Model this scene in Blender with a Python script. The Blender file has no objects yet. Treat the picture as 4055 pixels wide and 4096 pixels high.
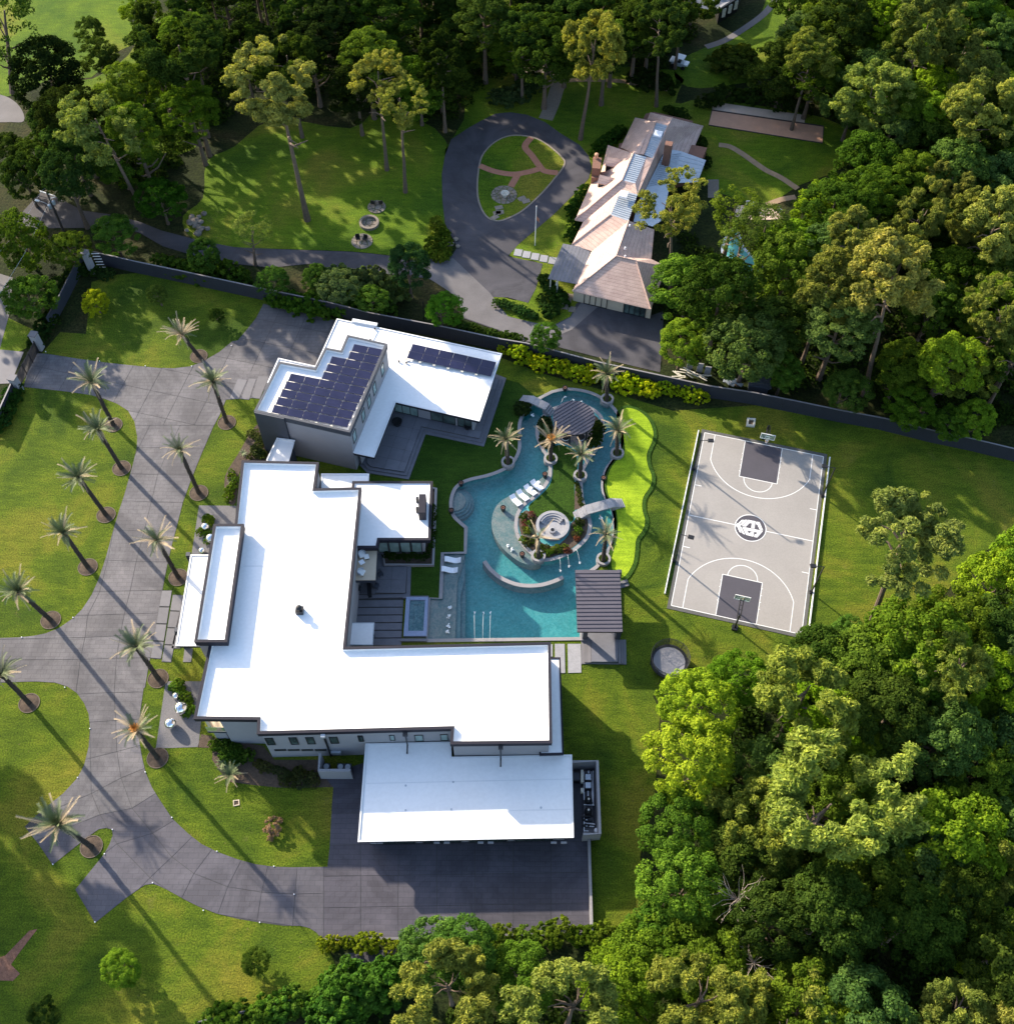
import bpy, bmesh, math, random
import numpy as np
from mathutils import Vector, Matrix
R = math.radians
sc = bpy.context.scene
col = sc.collection
# ------------------------------------------------------------------ camera
CAMH = 120.6
TILT, ROLL, FPX = R(31.683), R(0.542), 4471.3      # off nadir, roll, focal length in photo pixels
_r = Vector((1, 0, 0)); _u = Vector((0, math.cos(TILT), math.sin(TILT))); _d = Vector((0, math.sin(TILT), -math.cos(TILT)))
_c, _s = math.cos(ROLL), math.sin(ROLL)
RIGHT = _c*_r + _s*_u; UP = -_s*_r + _c*_u
cd = bpy.data.cameras.new('camera'); cam = bpy.data.objects.new('camera', cd); col.objects.link(cam)
cam.matrix_world = Matrix(((RIGHT.x, UP.x, -_d.x, 0), (RIGHT.y, UP.y, -_d.y, 0), (RIGHT.z, UP.z, -_d.z, CAMH), (0, 0, 0, 1)))
cd.sensor_fit = 'HORIZONTAL'; cd.sensor_width = 36; cd.lens = FPX/4055*36; cd.clip_start = 1; cd.clip_end = 2000
sc.camera = cam
# ------------------------------------------------------------------ light
SUN_EL, SUN_AZ = R(22.5), R(136)          # azimuth of the sun measured from +x, counter-clockwise
w = bpy.data.worlds.new('World'); sc.world = w; w.use_nodes = True
nt = w.node_tree; bg = nt.nodes['Background']; sky = nt.nodes.new('ShaderNodeTexSky')
sky.sky_type = 'NISHITA'; sky.sun_disc = False; sky.sun_elevation = SUN_EL; sky.sun_rotation = R(90)-SUN_AZ
sky.altitude = 100; sky.air_density = 1; sky.dust_density = 1.6
nt.links.new(sky.outputs[0], bg.inputs[0]); bg.inputs[1].default_value = 0.15
sl = bpy.data.lights.new('sun', 'SUN'); sl.energy = 4.4; sl.angle = R(0.8); sl.color = (1, .87, .70)
so = bpy.data.objects.new('sun', sl); col.objects.link(so)
sd = Vector((math.cos(SUN_EL)*math.cos(SUN_AZ), math.cos(SUN_EL)*math.sin(SUN_AZ), math.sin(SUN_EL)))
so.rotation_euler = sd.to_track_quat('Z', 'Y').to_euler(); so.location = (-100, 100, 100)
sc.view_settings.view_transform = 'Standard'; sc.view_settings.look = 'None'
sc.view_settings.exposure = 1.42; sc.view_settings.gamma = 1; sc.view_settings.use_curve_mapping = False

# ------------------------------------------------------------------ survey: measured points -> the ground plan
K = 1400/1913
OR = dict(A=(0, 0, K), B=(1300, 0, K), C=(2655, 0, K), D=(0, 1350, K), E=(1300, 1350, K), G=(2655, 1350, K),
          H=(0, 2696, K), I=(1300, 2696, K), J=(2655, 2696, K), F=(0, 0, 4055/1913),
          N=(2200, 430, 700/1092), Z1=(760, 2750, 700/1913), Z2=(1000, 1250, 700/1913), Z3=(1380, 1900, 700/1913),
          Z4=(2020, 1500, 600/1913), Z5=(2150, 2200, 700/1913), Z6=(2150, 2900, 350/1352), Z7=(2050, 2000, 400/1092),
          Z8=(2900, 2040, 220/1092), Z9=(560, 2000, 440/511), Y1=(0, 700, 700/1092), Y2=(2600, 1350, 700/1092))
CAM = Vector((0, 0, CAMH))
def ray(t, x, y):
    ox, oy, k = OR[t]; px, py = ox+k*x, oy+k*y
    return (RIGHT*((px-2027.5)/FPX)+UP*((2048-py)/FPX)+_d)
def g(t, x, y, z=0.0):
    d = ray(t, x, y); k = (z-CAMH)/d.z
    return Vector((d.x*k, d.y*k, z))
def onwall(t, x, y, a, b):               # point on the vertical plane through a, b
    n = Vector((b[1]-a[1], a[0]-b[0], 0)); d = ray(t, x, y)
    k = (Vector((a[0], a[1], 0))-CAM).dot(n)/d.dot(n)
    return CAM+d*k
def G(t, pts, z=0.0): return [tuple(g(t, x, y, z)[:2]) for x, y in pts]
def M(*segs, z=0.0):                      # mixed survey sheets
    o = []
    for t, pts in segs: o += G(t, pts, z)
    return o
def smooth(pts, n=4, closed=True):
    P = [Vector(p[:2]) for p in pts]; o = []; L = len(P); rng = range(L if closed else L-1)
    for i in rng:
        a = P[(i-1) % L] if closed else P[max(i-1, 0)]; b = P[i]; c = P[(i+1) % L]
        d = P[(i+2) % L] if closed else P[min(i+2, L-1)]
        for k in range(n):
            t = k/n
            q = .5*((2*b)+(c-a)*t+(2*a-5*b+4*c-d)*t*t+(3*b-a-3*c+d)*t**3); o.append((q.x, q.y))
    if not closed: o.append(tuple(P[-1]))
    return o
def area(p): return .5*sum(p[i][0]*p[(i+1) % len(p)][1]-p[(i+1) % len(p)][0]*p[i][1] for i in range(len(p)))
def offset(p, d):                         # d>0 shrinks
    s = 1 if area(p) > 0 else -1; n = len(p); o = []
    for i in range(n):
        a, b, c = Vector(p[i-1]), Vector(p[i]), Vector(p[(i+1) % n])
        e1 = (b-a); e2 = (c-b)
        if e1.length < 1e-6: e1 = e2
        if e2.length < 1e-6: e2 = e1
        e1.normalize(); e2.normalize()
        n1 = Vector((-e1.y, e1.x))*s; n2 = Vector((-e2.y, e2.x))*s
        m = n1+n2
        if m.length < 1e-4: m = n1
        m = m/max(m.length_squared, .5)*2
        q = b+m*d; o.append((q.x, q.y))
    return o
def inside(q, poly):
    x, y = q; c = False; j = len(poly)-1
    for i in range(len(poly)):
        xi, yi = poly[i]; xj, yj = poly[j]
        if (yi > y) != (yj > y) and x < (xj-xi)*(y-yi)/(yj-yi)+xi: c = not c
        j = i
    return c
def clip(subj, cell):                     # any polygon cut by a convex cell
    if area(cell) < 0: cell = cell[::-1]
    out = list(subj)
    for i in range(len(cell)):
        a, b = cell[i], cell[(i+1) % len(cell)]
        inp, out = out, []
        f = lambda p: (b[0]-a[0])*(p[1]-a[1])-(b[1]-a[1])*(p[0]-a[0])
        for j in range(len(inp)):
            p, q = inp[j-1], inp[j]; fp, fq = f(p), f(q)
            if (fp >= 0) != (fq >= 0):
                t = fp/(fp-fq); out.append((p[0]+(q[0]-p[0])*t, p[1]+(q[1]-p[1])*t))
            if fq >= 0: out.append(q)
        if len(out) < 3: return []
    return out

# ------------------------------------------------------------------ materials
MAT = {}
def newmat(n):
    m = bpy.data.materials.new(n); m.use_nodes = True; MAT[n] = m
    return m, m.node_tree, m.node_tree.nodes['Principled BSDF']
def ramp(nt, fac, stops):
    r = nt.nodes.new('ShaderNodeValToRGB'); nt.links.new(fac, r.inputs[0]); e = r.color_ramp.elements
    while len(e) < len(stops): e.new(.5)
    for i, (p, c) in enumerate(stops): e[i].position = p; e[i].color = (*c, 1)
    return r.outputs[0]
def noise(nt, scale, detail=4, rough=.6, obj=False, dist=0.0, stretch=None):
    tc = nt.nodes.new('ShaderNodeNewGeometry') if not obj else nt.nodes.new('ShaderNodeTexCoord')
    n = nt.nodes.new('ShaderNodeTexNoise'); n.inputs['Scale'].default_value = scale; n.inputs['Detail'].default_value = detail
    n.inputs['Roughness'].default_value = rough; n.inputs['Distortion'].default_value = dist
    src = tc.outputs['Position'] if not obj else tc.outputs['Object']
    if stretch:
        mp = nt.nodes.new('ShaderNodeMapping'); mp.inputs['Scale'].default_value = stretch[:3]; mp.inputs['Rotation'].default_value = (0, 0, stretch[3])
        nt.links.new(src, mp.inputs[0]); src = mp.outputs[0]
    nt.links.new(src, n.inputs['Vector']); return n.outputs['Fac']
def mix(nt, fac, a, b, mode='MIX'):
    m = nt.nodes.new('ShaderNodeMix'); m.data_type = 'RGBA'; m.blend_type = mode
    for s, v in ((m.inputs[0], fac), (m.inputs[6], a), (m.inputs[7], b)):
        if isinstance(v, bpy.types.NodeSocket): nt.links.new(v, s)
        elif isinstance(v, tuple): s.default_value = (*v, 1)
        else: s.default_value = v
    return m.outputs[2]
def bump(nt, b, h, strength=.3, dist=.05):
    n = nt.nodes.new('ShaderNodeBump'); n.inputs['Strength'].default_value = strength; n.inputs['Distance'].default_value = dist
    nt.links.new(h, n.inputs['Height']); nt.links.new(n.outputs[0], b.inputs['Normal'])
def plain(name, c, rough=.7, metal=0.0, var=.25, scale=1.5, fine=12, bs=.2, bd=.02, rnd=0.0, spec=.5):
    m, nt, b = newmat(name)
    f = mix(nt, .5, noise(nt, scale, 5), noise(nt, fine, 3))
    colr = ramp(nt, f, [(.3, tuple(x*(1-var) for x in c)), (.7, tuple(min(x*(1+var), .95) for x in c))])
    if rnd:
        oi = nt.nodes.new('ShaderNodeObjectInfo')
        mr = nt.nodes.new('ShaderNodeMapRange'); mr.inputs[3].default_value = 1-rnd; mr.inputs[4].default_value = 1+rnd
        nt.links.new(oi.outputs['Random'], mr.inputs[0])
        cc = nt.nodes.new('ShaderNodeCombineColor')
        for i in range(3): nt.links.new(mr.outputs[0], cc.inputs[i])
        colr = mix(nt, 1.0, colr, cc.outputs[0], 'MULTIPLY')
    nt.links.new(colr, b.inputs['Base Color'])
    b.inputs['Roughness'].default_value = rough; b.inputs['Metallic'].default_value = metal
    b.inputs['Specular IOR Level'].default_value = spec
    if bs: bump(nt, b, noise(nt, fine, 3), bs, bd)
    return m
def grass(name, a, b_, c_, patch=.09, fine=6.0, bs=.8):
    m, nt, b = newmat(name)
    big = noise(nt, patch, 5, .62, dist=.6); mid = noise(nt, .55, 6, .7, stretch=(.7, 3.0, 1, .25)); sm = noise(nt, fine, 2, .7)
    f1 = ramp(nt, big, [(.36, a), (.5, b_), (.66, c_)])
    k = ramp(nt, mid, [(.3, (.66, .72, .66)), (.7, (1.28, 1.22, 1.1))])
    q = mix(nt, 1.0, f1, k, 'MULTIPLY')
    k2 = ramp(nt, sm, [(.3, (.42, .45, .42)), (.7, (1.6, 1.5, 1.4))])
    q = mix(nt, 1.0, q, k2, 'MULTIPLY')
    if name.startswith('lawn'):
        sp = ramp(nt, noise(nt, .23, 7, .72, dist=.4), [(.62, (0, 0, 0)), (.80, (.55,)*3)])
        q = mix(nt, sp, q, (.17, .135, .05))
        lt = ramp(nt, noise(nt, 2.6, 2, .5), [(.70, (0, 0, 0)), (.76, (.7,)*3)]); q = mix(nt, lt, q, (.15, .12, .05))
    nt.links.new(q, b.inputs['Base Color']); b.inputs['Roughness'].default_value = .95; b.inputs['Specular IOR Level'].default_value = .15
    bump(nt, b, sm, bs, .12)
    return m
grass('lawn', (.036, .072, .006), (.080, .122, .009), (.145, .148, .018))
grass('lawn_far', (.048, .105, .007), (.095, .160, .009), (.16, .165, .022), patch=.06)
grass('turf', (.018, .050, .005), (.025, .062, .006), (.032, .072, .008), fine=8, bs=.5)
grass('putting', (.22, .34, .018), (.25, .37, .02), (.28, .39, .025), fine=14, bs=.1)
grass('fringe', (.03, .075, .01), (.036, .085, .01), (.04, .09, .012), fine=8)
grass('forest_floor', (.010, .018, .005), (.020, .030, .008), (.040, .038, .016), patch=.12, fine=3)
plain('mulch_red', (.20, .095, .06), .95, var=.6, scale=3, fine=14, bs=1, bd=.06)
plain('mulch', (.075, .052, .036), .95, var=.6, scale=3, fine=14, bs=1, bd=.06)
plain('drive_dark', (.066, .062, .078), .85, var=.16, scale=.35, fine=18, bs=.25, bd=.01, rnd=.10)  # south court slabs: purple-grey tone with the court's shade put into the colour
plain('drive_mid', (.082, .078, .092), .85, var=.16, scale=.35, fine=18, bs=.25, bd=.01, rnd=.10)  # curve slabs: in-between tone, grading towards the shade painted into the court
plain('drive', (.122, .116, .122), .85, var=.30, scale=.35, fine=18, bs=.25, bd=.01, rnd=.10)
plain('joint', (.045, .045, .045), .9)
plain('paver', (.15, .145, .155), .8, var=.12, scale=1.2, fine=16, rnd=.10)
plain('patio', (.13, .133, .155), .75, var=.2, scale=1.2, fine=9, rnd=.10)
plain('coping', (.25, .24, .245), .7, var=.14, scale=3, fine=14)
plain('stone_light', (.27, .27, .285), .7, var=.2, scale=1.2, fine=7, rnd=.08)
plain('white_roof', (.80, .80, .80), .5, var=.07, scale=.16, fine=2.5, bs=.05)
plain('white_ledge', (.70, .71, .72), .6, var=.05, scale=.5, fine=6, bs=.05)
plain('white_paint', (.78, .78, .76), .4, var=.04)
plain('fascia', (.020, .019, .028), .6, var=.1, bs=.05, spec=.2)
plain('slate', (.035, .042, .058), .6, var=.12, bs=.1)
plain('stucco', (.27, .268, .285), .85, var=.05, scale=.8, fine=20)
plain('beige', (.55, .45, .33), .8, var=.12, scale=.8)
plain('metal_dark', (.02, .02, .022), .4, .3, var=.1, bs=0)
plain('panel_roof', (.105, .095, .110), .45, .2, var=.1, scale=.6, fine=5, bs=.05, rnd=.04)
plain('seam', (.035, .032, .045), .4, .3, var=.05, bs=0)
plain('galv', (.42, .46, .50), .4, .35, var=.16, scale=1, fine=6, bs=.05, rnd=.08)
plain('asphalt', (.060, .058, .068), .9, var=.25, scale=.22, fine=9)
plain('asphalt_pale', (.13, .122, .125), .9, var=.3, scale=.3, fine=9)
plain('brick_path', (.36, .16, .10), .85, var=.25, scale=2, fine=12)
plain('dirt_path', (.30, .21, .13), .95, var=.25, scale=1, fine=9)
plain('flagstone', (.215, .18, .145), .85, var=.3, scale=3, fine=10, rnd=.15)
plain('clay', (.55, .30, .19), .95, var=.15, scale=.8, fine=9)
plain('clay_pale', (.55, .42, .33), .95, var=.15, scale=.8, fine=9)
plain('brick_wall', (.20, .10, .07), .9, var=.35, scale=4, fine=14)
plain('bark', (.12, .085, .06), .95, var=.4, scale=3, fine=12, bs=.8, bd=.04)
plain('bark_palm', (.042, .033, .026), .95, var=.5, scale=5, fine=16, bs=1, bd=.06)
plain('dead_wood', (.36, .30, .25), .9, var=.3, scale=3)
plain('court_grey', (.285, .268, .250), .8, var=.13, scale=.22, fine=6, bs=.1)
plain('court_key', (.060, .056, .070), .8, var=.14, scale=.5, fine=10, bs=.1)
plain('court_edge', (.085, .085, .08), .85)
plain('gravel', (.14, .135, .14), .95, var=.5, scale=12, fine=22, bs=.8)
plain('fence', (.022, .025, .036), .7, var=.15)
plain('fence_cap', (.20, .19, .20), .7, var=.15)
plain('edging', (.13, .10, .075), .9)
plain('solar_frame', (.06, .06, .09), .4, .4)
plain('wood_post', (.05, .04, .035), .9)
plain('cream', (.55, .52, .44), .8)
plain('shelf', (.22, .215, .20), .7, var=.18, scale=3, fine=14)
plain('stepmat', (.11, .18, .19), .6, var=.12, scale=2)
plain('basin', (.055, .28, .285), .6, var=.22, scale=.35, fine=2.2)
plain('spa_tile', (.20, .26, .40), .35, var=.3, scale=8, fine=20)
plain('spa_in', (.05, .15, .17), .5, var=.12)
plain('tramp_mat', (.22, .22, .24), .8, var=.06)
plain('orange', (.62, .26, .04), .7, var=.15)
plain('foam', (.85, .9, .92), .4, var=.03)
plain('straw', (.40, .31, .19), .85, var=.25)
plain('frond_green', (.095, .125, .045), .7, var=.35, rnd=.2)
plain('white_plastic', (.82, .83, .86), .3, var=.02, bs=0)
def paving(name, cell, dark):
    m = MAT[name]; nt = m.node_tree; b = nt.nodes['Principled BSDF']; src = b.inputs['Base Color'].links[0].from_socket
    ge = nt.nodes.new('ShaderNodeNewGeometry'); br = nt.nodes.new('ShaderNodeTexBrick'); br.inputs['Scale'].default_value = 1; br.inputs['Brick Width'].default_value = cell*2; br.inputs['Row Height'].default_value = cell
    br.inputs['Mortar Size'].default_value = .02; br.inputs['Color1'].default_value = (1, 1, 1, 1); br.inputs['Color2'].default_value = (.86, .86, .88, 1); br.inputs['Mortar'].default_value = (dark, dark, dark, 1)
    nt.links.new(ge.outputs['Position'], br.inputs['Vector']); q = mix(nt, 1.0, src, br.outputs['Color'], 'MULTIPLY')
    st = ramp(nt, noise(nt, .12, 6, .7, dist=1.5), [(.42, (.78, .78, .79)), (.52, (1, 1, 1)), (.66, (1.22, 1.2, 1.18))])
    q = mix(nt, 1.0, q, st, 'MULTIPLY'); nt.links.new(q, b.inputs['Base Color'])
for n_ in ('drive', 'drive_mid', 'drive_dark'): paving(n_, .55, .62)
paving('asphalt', 2.2, .93)
def special():
    m, nt, b = newmat('solar'); n = noise(nt, .8, 2)
    nt.links.new(ramp(nt, n, [(.3, (.008, .009, .035)), (.7, (.014, .015, .05))]), b.inputs['Base Color'])
    b.inputs['Roughness'].default_value = .22
    m, nt, b = newmat('mirror'); b.inputs['Metallic'].default_value = 1; b.inputs['Base Color'].default_value = (.9, .9, .92, 1); b.inputs['Roughness'].default_value = .03
    nt.links.new(ramp(nt, noise(nt, 3), [(.3, (.02,)*3), (.7, (.06,)*3)]), b.inputs['Roughness'])
    m, nt, b = newmat('glass'); b.inputs['Roughness'].default_value = .05
    nt.links.new(ramp(nt, noise(nt, .5, 2), [(.35, (.03, .045, .045)), (.65, (.10, .14, .13))]), b.inputs['Base Color'])
    m, nt, b = newmat('glass_curtain'); b.inputs['Roughness'].default_value = .1
    nt.links.new(ramp(nt, noise(nt, .6, 2), [(.35, (.16, .24, .22)), (.65, (.26, .36, .34))]), b.inputs['Base Color'])
    m, nt, b = newmat('rail_glass'); b.inputs['Roughness'].default_value = .05; b.inputs['Base Color'].default_value = (.6, .75, .7, 1); b.inputs['Transmission Weight'].default_value = .8
    # water: tinted transparency plus fresnel gloss, rippled
    m, nt, b = newmat('water'); out = nt.nodes['Material Output']; nt.nodes.remove(b)
    h = mix(nt, .35, noise(nt, 2.2, 3, .6, dist=1.2), noise(nt, 5.5, 2, .6, dist=.8))
    bn = nt.nodes.new('ShaderNodeBump'); bn.inputs['Strength'].default_value = .55; bn.inputs['Distance'].default_value = .12; nt.links.new(h, bn.inputs['Height'])
    tr = nt.nodes.new('ShaderNodeBsdfTransparent')
    nt.links.new(ramp(nt, h, [(.38, (.50, .76, .80)), (.60, (.96, 1, 1))]), tr.inputs[0])  # bright caustic pattern put into the tint along the ripples
    gl = nt.nodes.new('ShaderNodeBsdfGlossy'); gl.inputs['Roughness'].default_value = .06; nt.links.new(bn.outputs[0], gl.inputs['Normal'])
    lwn = nt.nodes.new('ShaderNodeLayerWeight'); nt.links.new(bn.outputs[0], lwn.inputs['Normal'])
    pw = nt.nodes.new('ShaderNodeMath'); pw.operation = 'POWER'; pw.inputs[1].default_value = 4; nt.links.new(lwn.outputs['Facing'], pw.inputs[0])
    fr = nt.nodes.new('ShaderNodeMath'); fr.operation = 'MULTIPLY_ADD'; fr.inputs[1].default_value = .8; fr.inputs[2].default_value = .04; nt.links.new(pw.outputs[0], fr.inputs[0])
    ms = nt.nodes.new('ShaderNodeMixShader'); nt.links.new(fr.outputs[0], ms.inputs[0]); nt.links.new(tr.outputs[0], ms.inputs[1]); nt.links.new(gl.outputs[0], ms.inputs[2])
    nt.links.new(ms.outputs[0], out.inputs[0])
    # net: open mesh
    m, nt, b = newmat('net'); b.inputs['Base Color'].default_value = (.02, .02, .022, 1)
    tc = nt.nodes.new('ShaderNodeNewGeometry'); vo = nt.nodes.new('ShaderNodeTexNoise'); vo.inputs['Scale'].default_value = 14
    nt.links.new(tc.outputs['Position'], vo.inputs['Vector']); nt.links.new(ramp(nt, vo.outputs['Fac'], [(.45, (.1,)*3), (.5, (.8,)*3)]), b.inputs['Alpha'])
    # shingle roof with courses
    m, nt, b = newmat('shingle')
    tc = nt.nodes.new('ShaderNodeNewGeometry'); sp = nt.nodes.new('ShaderNodeSeparateXYZ'); nt.links.new(tc.outputs['Position'], sp.inputs[0])
    mu = nt.nodes.new('ShaderNodeMath'); mu.operation = 'MULTIPLY'; mu.inputs[1].default_value = 4.6; nt.links.new(sp.outputs[2], mu.inputs[0])
    fr2 = nt.nodes.new('ShaderNodeMath'); fr2.operation = 'FRACT'; nt.links.new(mu.outputs[0], fr2.inputs[0])
    base = ramp(nt, noise(nt, .9, 5), [(.3, (.48, .325, .27)), (.7, (.62, .44, .36))])
    base = mix(nt, 1.0, base, ramp(nt, fr2.outputs[0], [(0, (.62, .6, .6)), (.22, (1, 1, 1))]), 'MULTIPLY')
    base = mix(nt, 1.0, base, ramp(nt, noise(nt, 7, 2), [(.3, (.82,)*3), (.7, (1.12,)*3)]), 'MULTIPLY')
    nt.links.new(base, b.inputs['Base Color']); b.inputs['Roughness'].default_value = .9
    bump(nt, b, fr2.outputs[0], .5, .04)
    # leaves: colour from the object, varied over the crown, half translucent
    for nm, tl in (('leaf', .38), ('needle', .30)):
        m, nt, b = newmat(nm); out = nt.nodes['Material Output']; nt.nodes.remove(b)
        oi = nt.nodes.new('ShaderNodeObjectInfo'); at = nt.nodes.new('ShaderNodeAttribute'); at.attribute_name = 'tint'
        n1 = noise(nt, .7, 3, .6)
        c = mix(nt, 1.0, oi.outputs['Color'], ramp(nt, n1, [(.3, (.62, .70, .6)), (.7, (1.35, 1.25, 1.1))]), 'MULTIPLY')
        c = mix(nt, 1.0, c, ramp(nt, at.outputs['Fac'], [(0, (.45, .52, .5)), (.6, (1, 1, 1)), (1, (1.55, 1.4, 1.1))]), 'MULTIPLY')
        di = nt.nodes.new('ShaderNodeBsdfDiffuse'); tn = nt.nodes.new('ShaderNodeBsdfTranslucent'); ms = nt.nodes.new('ShaderNodeMixShader')
        ms.inputs[0].default_value = tl
        tcn = mix(nt, 1.0, c, (1.25, 1.35, .5), 'MULTIPLY')
        nt.links.new(c, di.inputs[0]); nt.links.new(tcn, tn.inputs[0]); nt.links.new(di.outputs[0], ms.inputs[1]); nt.links.new(tn.outputs[0], ms.inputs[2])
        nt.links.new(ms.outputs[0], out.inputs[0])
special()

# ------------------------------------------------------------------ mesh helpers
class MB:
    def __init__(s): s.v = []; s.f = []
    def add(s, v, f):
        o = len(s.v); s.v += [tuple(p) for p in v]; s.f += [tuple(i+o for i in q) for q in f]; return s
    def prism(s, poly, z0, z1, bottom=True):
        if area(poly) < 0: poly = poly[::-1]
        n = len(poly); v = [(x, y, z0) for x, y in poly]+[(x, y, z1) for x, y in poly]
        f = [tuple(range(n, 2*n))]+[(i, (i+1) % n, (i+1) % n+n, i+n) for i in range(n)]
        if bottom: f.append(tuple(range(n))[::-1])
        return s.add(v, f)
    def ring(s, outer, inner, z0, z1):
        n = len(outer); v = [(x, y, z) for z in (z0, z1) for p in (outer, inner) for x, y in p]; f = []
        for i in range(n):
            j = (i+1) % n
            f += [(2*n+i, 2*n+j, 3*n+j, 3*n+i), (i, j, 2*n+j, 2*n+i), (n+j, n+i, 3*n+i, 3*n+j), (j, i, n+i, n+j)]
        return s.add(v, f)
    def strip(s, path, w, z0, z1, closed=False):
        P = [Vector(p[:2]) for p in path]; n = len(P); L = []; Rr = []
        for i in range(n):
            a = P[(i-1) % n] if (closed or i) else P[0]; c = P[(i+1) % n] if (closed or i < n-1) else P[-1]
            t = (c-a); t = t.normalized() if t.length > 1e-9 else Vector((1, 0)); q = Vector((-t.y, t.x))*w/2
            L.append(P[i]+q); Rr.append(P[i]-q)
        v = [(p.x, p.y, z) for z in (z0, z1) for S in (L, Rr) for p in S]; f = []
        for i in range(n if closed else n-1):
            j = (i+1) % n
            f += [(2*n+i, 2*n+j, 3*n+j, 3*n+i), (i, j, 2*n+j, 2*n+i), (n+j, n+i, 3*n+i, 3*n+j)]
        if not closed: f += [(0, 2*n, 3*n, n), (n-1, 2*n-1, 4*n-1, 3*n-1)]
        return s.add(v, f)
    def box(s, c, size, rz=0.0):
        cx, cy, cz = c; x, y, z = (q/2 for q in size); co, si = math.cos(rz), math.sin(rz)
        p = [(cx+a*co-b*si, cy+a*si+b*co) for a, b in ((-x, -y), (x, -y), (x, y), (-x, y))]
        return s.prism(p, cz-z, cz+z)
    def tube(s, pts, rad, n=8, caps=True):
        pts = [Vector(p) for p in pts]; m = len(pts)
        if not hasattr(rad, '__len__'): rad = [rad]*m
        v = []; f = []
        for i, p in enumerate(pts):
            t = (pts[min(i+1, m-1)]-pts[max(i-1, 0)]).normalized()
            a = t.cross(Vector((0, 0, 1))) if abs(t.z) < .95 else t.cross(Vector((1, 0, 0))); a.normalize(); b = t.cross(a)
            for k in range(n):
                q = 2*math.pi*k/n; v.append(p+(a*math.cos(q)+b*math.sin(q))*rad[i])
        for i in range(m-1):
            for k in range(n):
                j = (k+1) % n; f.append((i*n+k, i*n+j, i*n+n+j, i*n+n+k))
        if caps: f += [tuple(range(n)), tuple(range((m-1)*n, m*n))[::-1]]
        return s.add(v, f)
    def lathe(s, c, prof, n=24, cap=True):
        v = []; f = []
        for r, z in prof:
            for k in range(n): q = 2*math.pi*k/n; v.append((c[0]+r*math.cos(q), c[1]+r*math.sin(q), c[2]+z))
        for i in range(len(prof)-1):
            for k in range(n): j = (k+1) % n; f.append((i*n+k, i*n+j, i*n+n+j, i*n+n+k))
        if cap: f += [tuple(range(n))[::-1], tuple(range((len(prof)-1)*n, len(prof)*n))]
        return s.add(v, f)
    def mesh(s, name, mat, sm=False):
        m = bpy.data.meshes.new(name); m.from_pydata(s.v, [], s.f)
        m.materials.append(MAT[mat] if isinstance(mat, str) else mat)
        if sm: m.polygons.foreach_set('use_smooth', [True]*len(m.polygons))
        m.update(); return m
    def build(s, name, mat, parent=None, sm=False, bevel=0, **k):
        return obj(name, s.mesh(name, mat, sm), parent, bevel, **k)
def obj(name, mesh, parent=None, bevel=0, **k):
    o = bpy.data.objects.new(name, mesh); col.objects.link(o)
    if parent: o.parent = parent; o.matrix_parent_inverse = Matrix.Translation(-parent.location) if parent.rotation_euler.z == 0 else Matrix()
    if bevel:
        b = o.modifiers.new('bevel', 'BEVEL'); b.width = bevel; b.segments = 2; b.limit_method = 'ANGLE'
    for a, v in k.items(): o[a] = v
    return o
def thing(name, label, cat, loc=(0, 0, 0), group=None, rz=0.0):
    o = bpy.data.objects.new(name, None); col.objects.link(o); o.location = loc; o.rotation_euler.z = rz; o.empty_display_size = .5
    o['label'] = label; o['category'] = cat
    if group: o['group'] = group
    return o
def tag(o, label, cat, group=None):
    o['label'] = label; o['category'] = cat
    if group: o['group'] = group
    return o
def local(o, name, mesh, parent, loc=(0, 0, 0), rot=None, scale=None):   # child placed in its parent's own space
    c = bpy.data.objects.new(name, mesh); col.objects.link(c); c.parent = parent; c.location = loc
    if rot is not None: c.rotation_euler = rot
    if scale is not None: c.scale = scale
    return c
def sheet(name, poly, z, mat, t=.0, parent=None, **k):
    m = MB()
    if t: m.prism(poly, z-t, z, bottom=False)
    else:
        if area(poly) < 0: poly = poly[::-1]
        m.add([(x, y, z) for x, y in poly], [tuple(range(len(poly)))])
    if parent is None and 'kind' not in k and 'label' not in k: k['kind'] = 'structure'
    return m.build(name, mat, parent, **k)
def slabs(poly, cells, z, mat, parent, name='slab', gap=.04, t=.05, minarea=.15):
    for c in cells:
        if area(c) < 0: c = c[::-1]
        p = clip(poly, offset(c, gap/2))
        if len(p) < 3 or abs(area(p)) < minarea: continue
        MB().prism(p, z-t, z, bottom=False).build(name, mat, parent)
def lattice(o, rz, du, dv, iu, iv):
    c, s = math.cos(rz), math.sin(rz); T = lambda u, v: (o[0]+u*c-v*s, o[1]+u*s+v*c)
    return [[T(i*du, j*dv), T((i+1)*du, j*dv), T((i+1)*du, (j+1)*dv), T(i*du, (j+1)*dv)] for i in range(*iu) for j in range(*iv)]
GRZ = R(-13.6)
rnd = random.Random(7)

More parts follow.
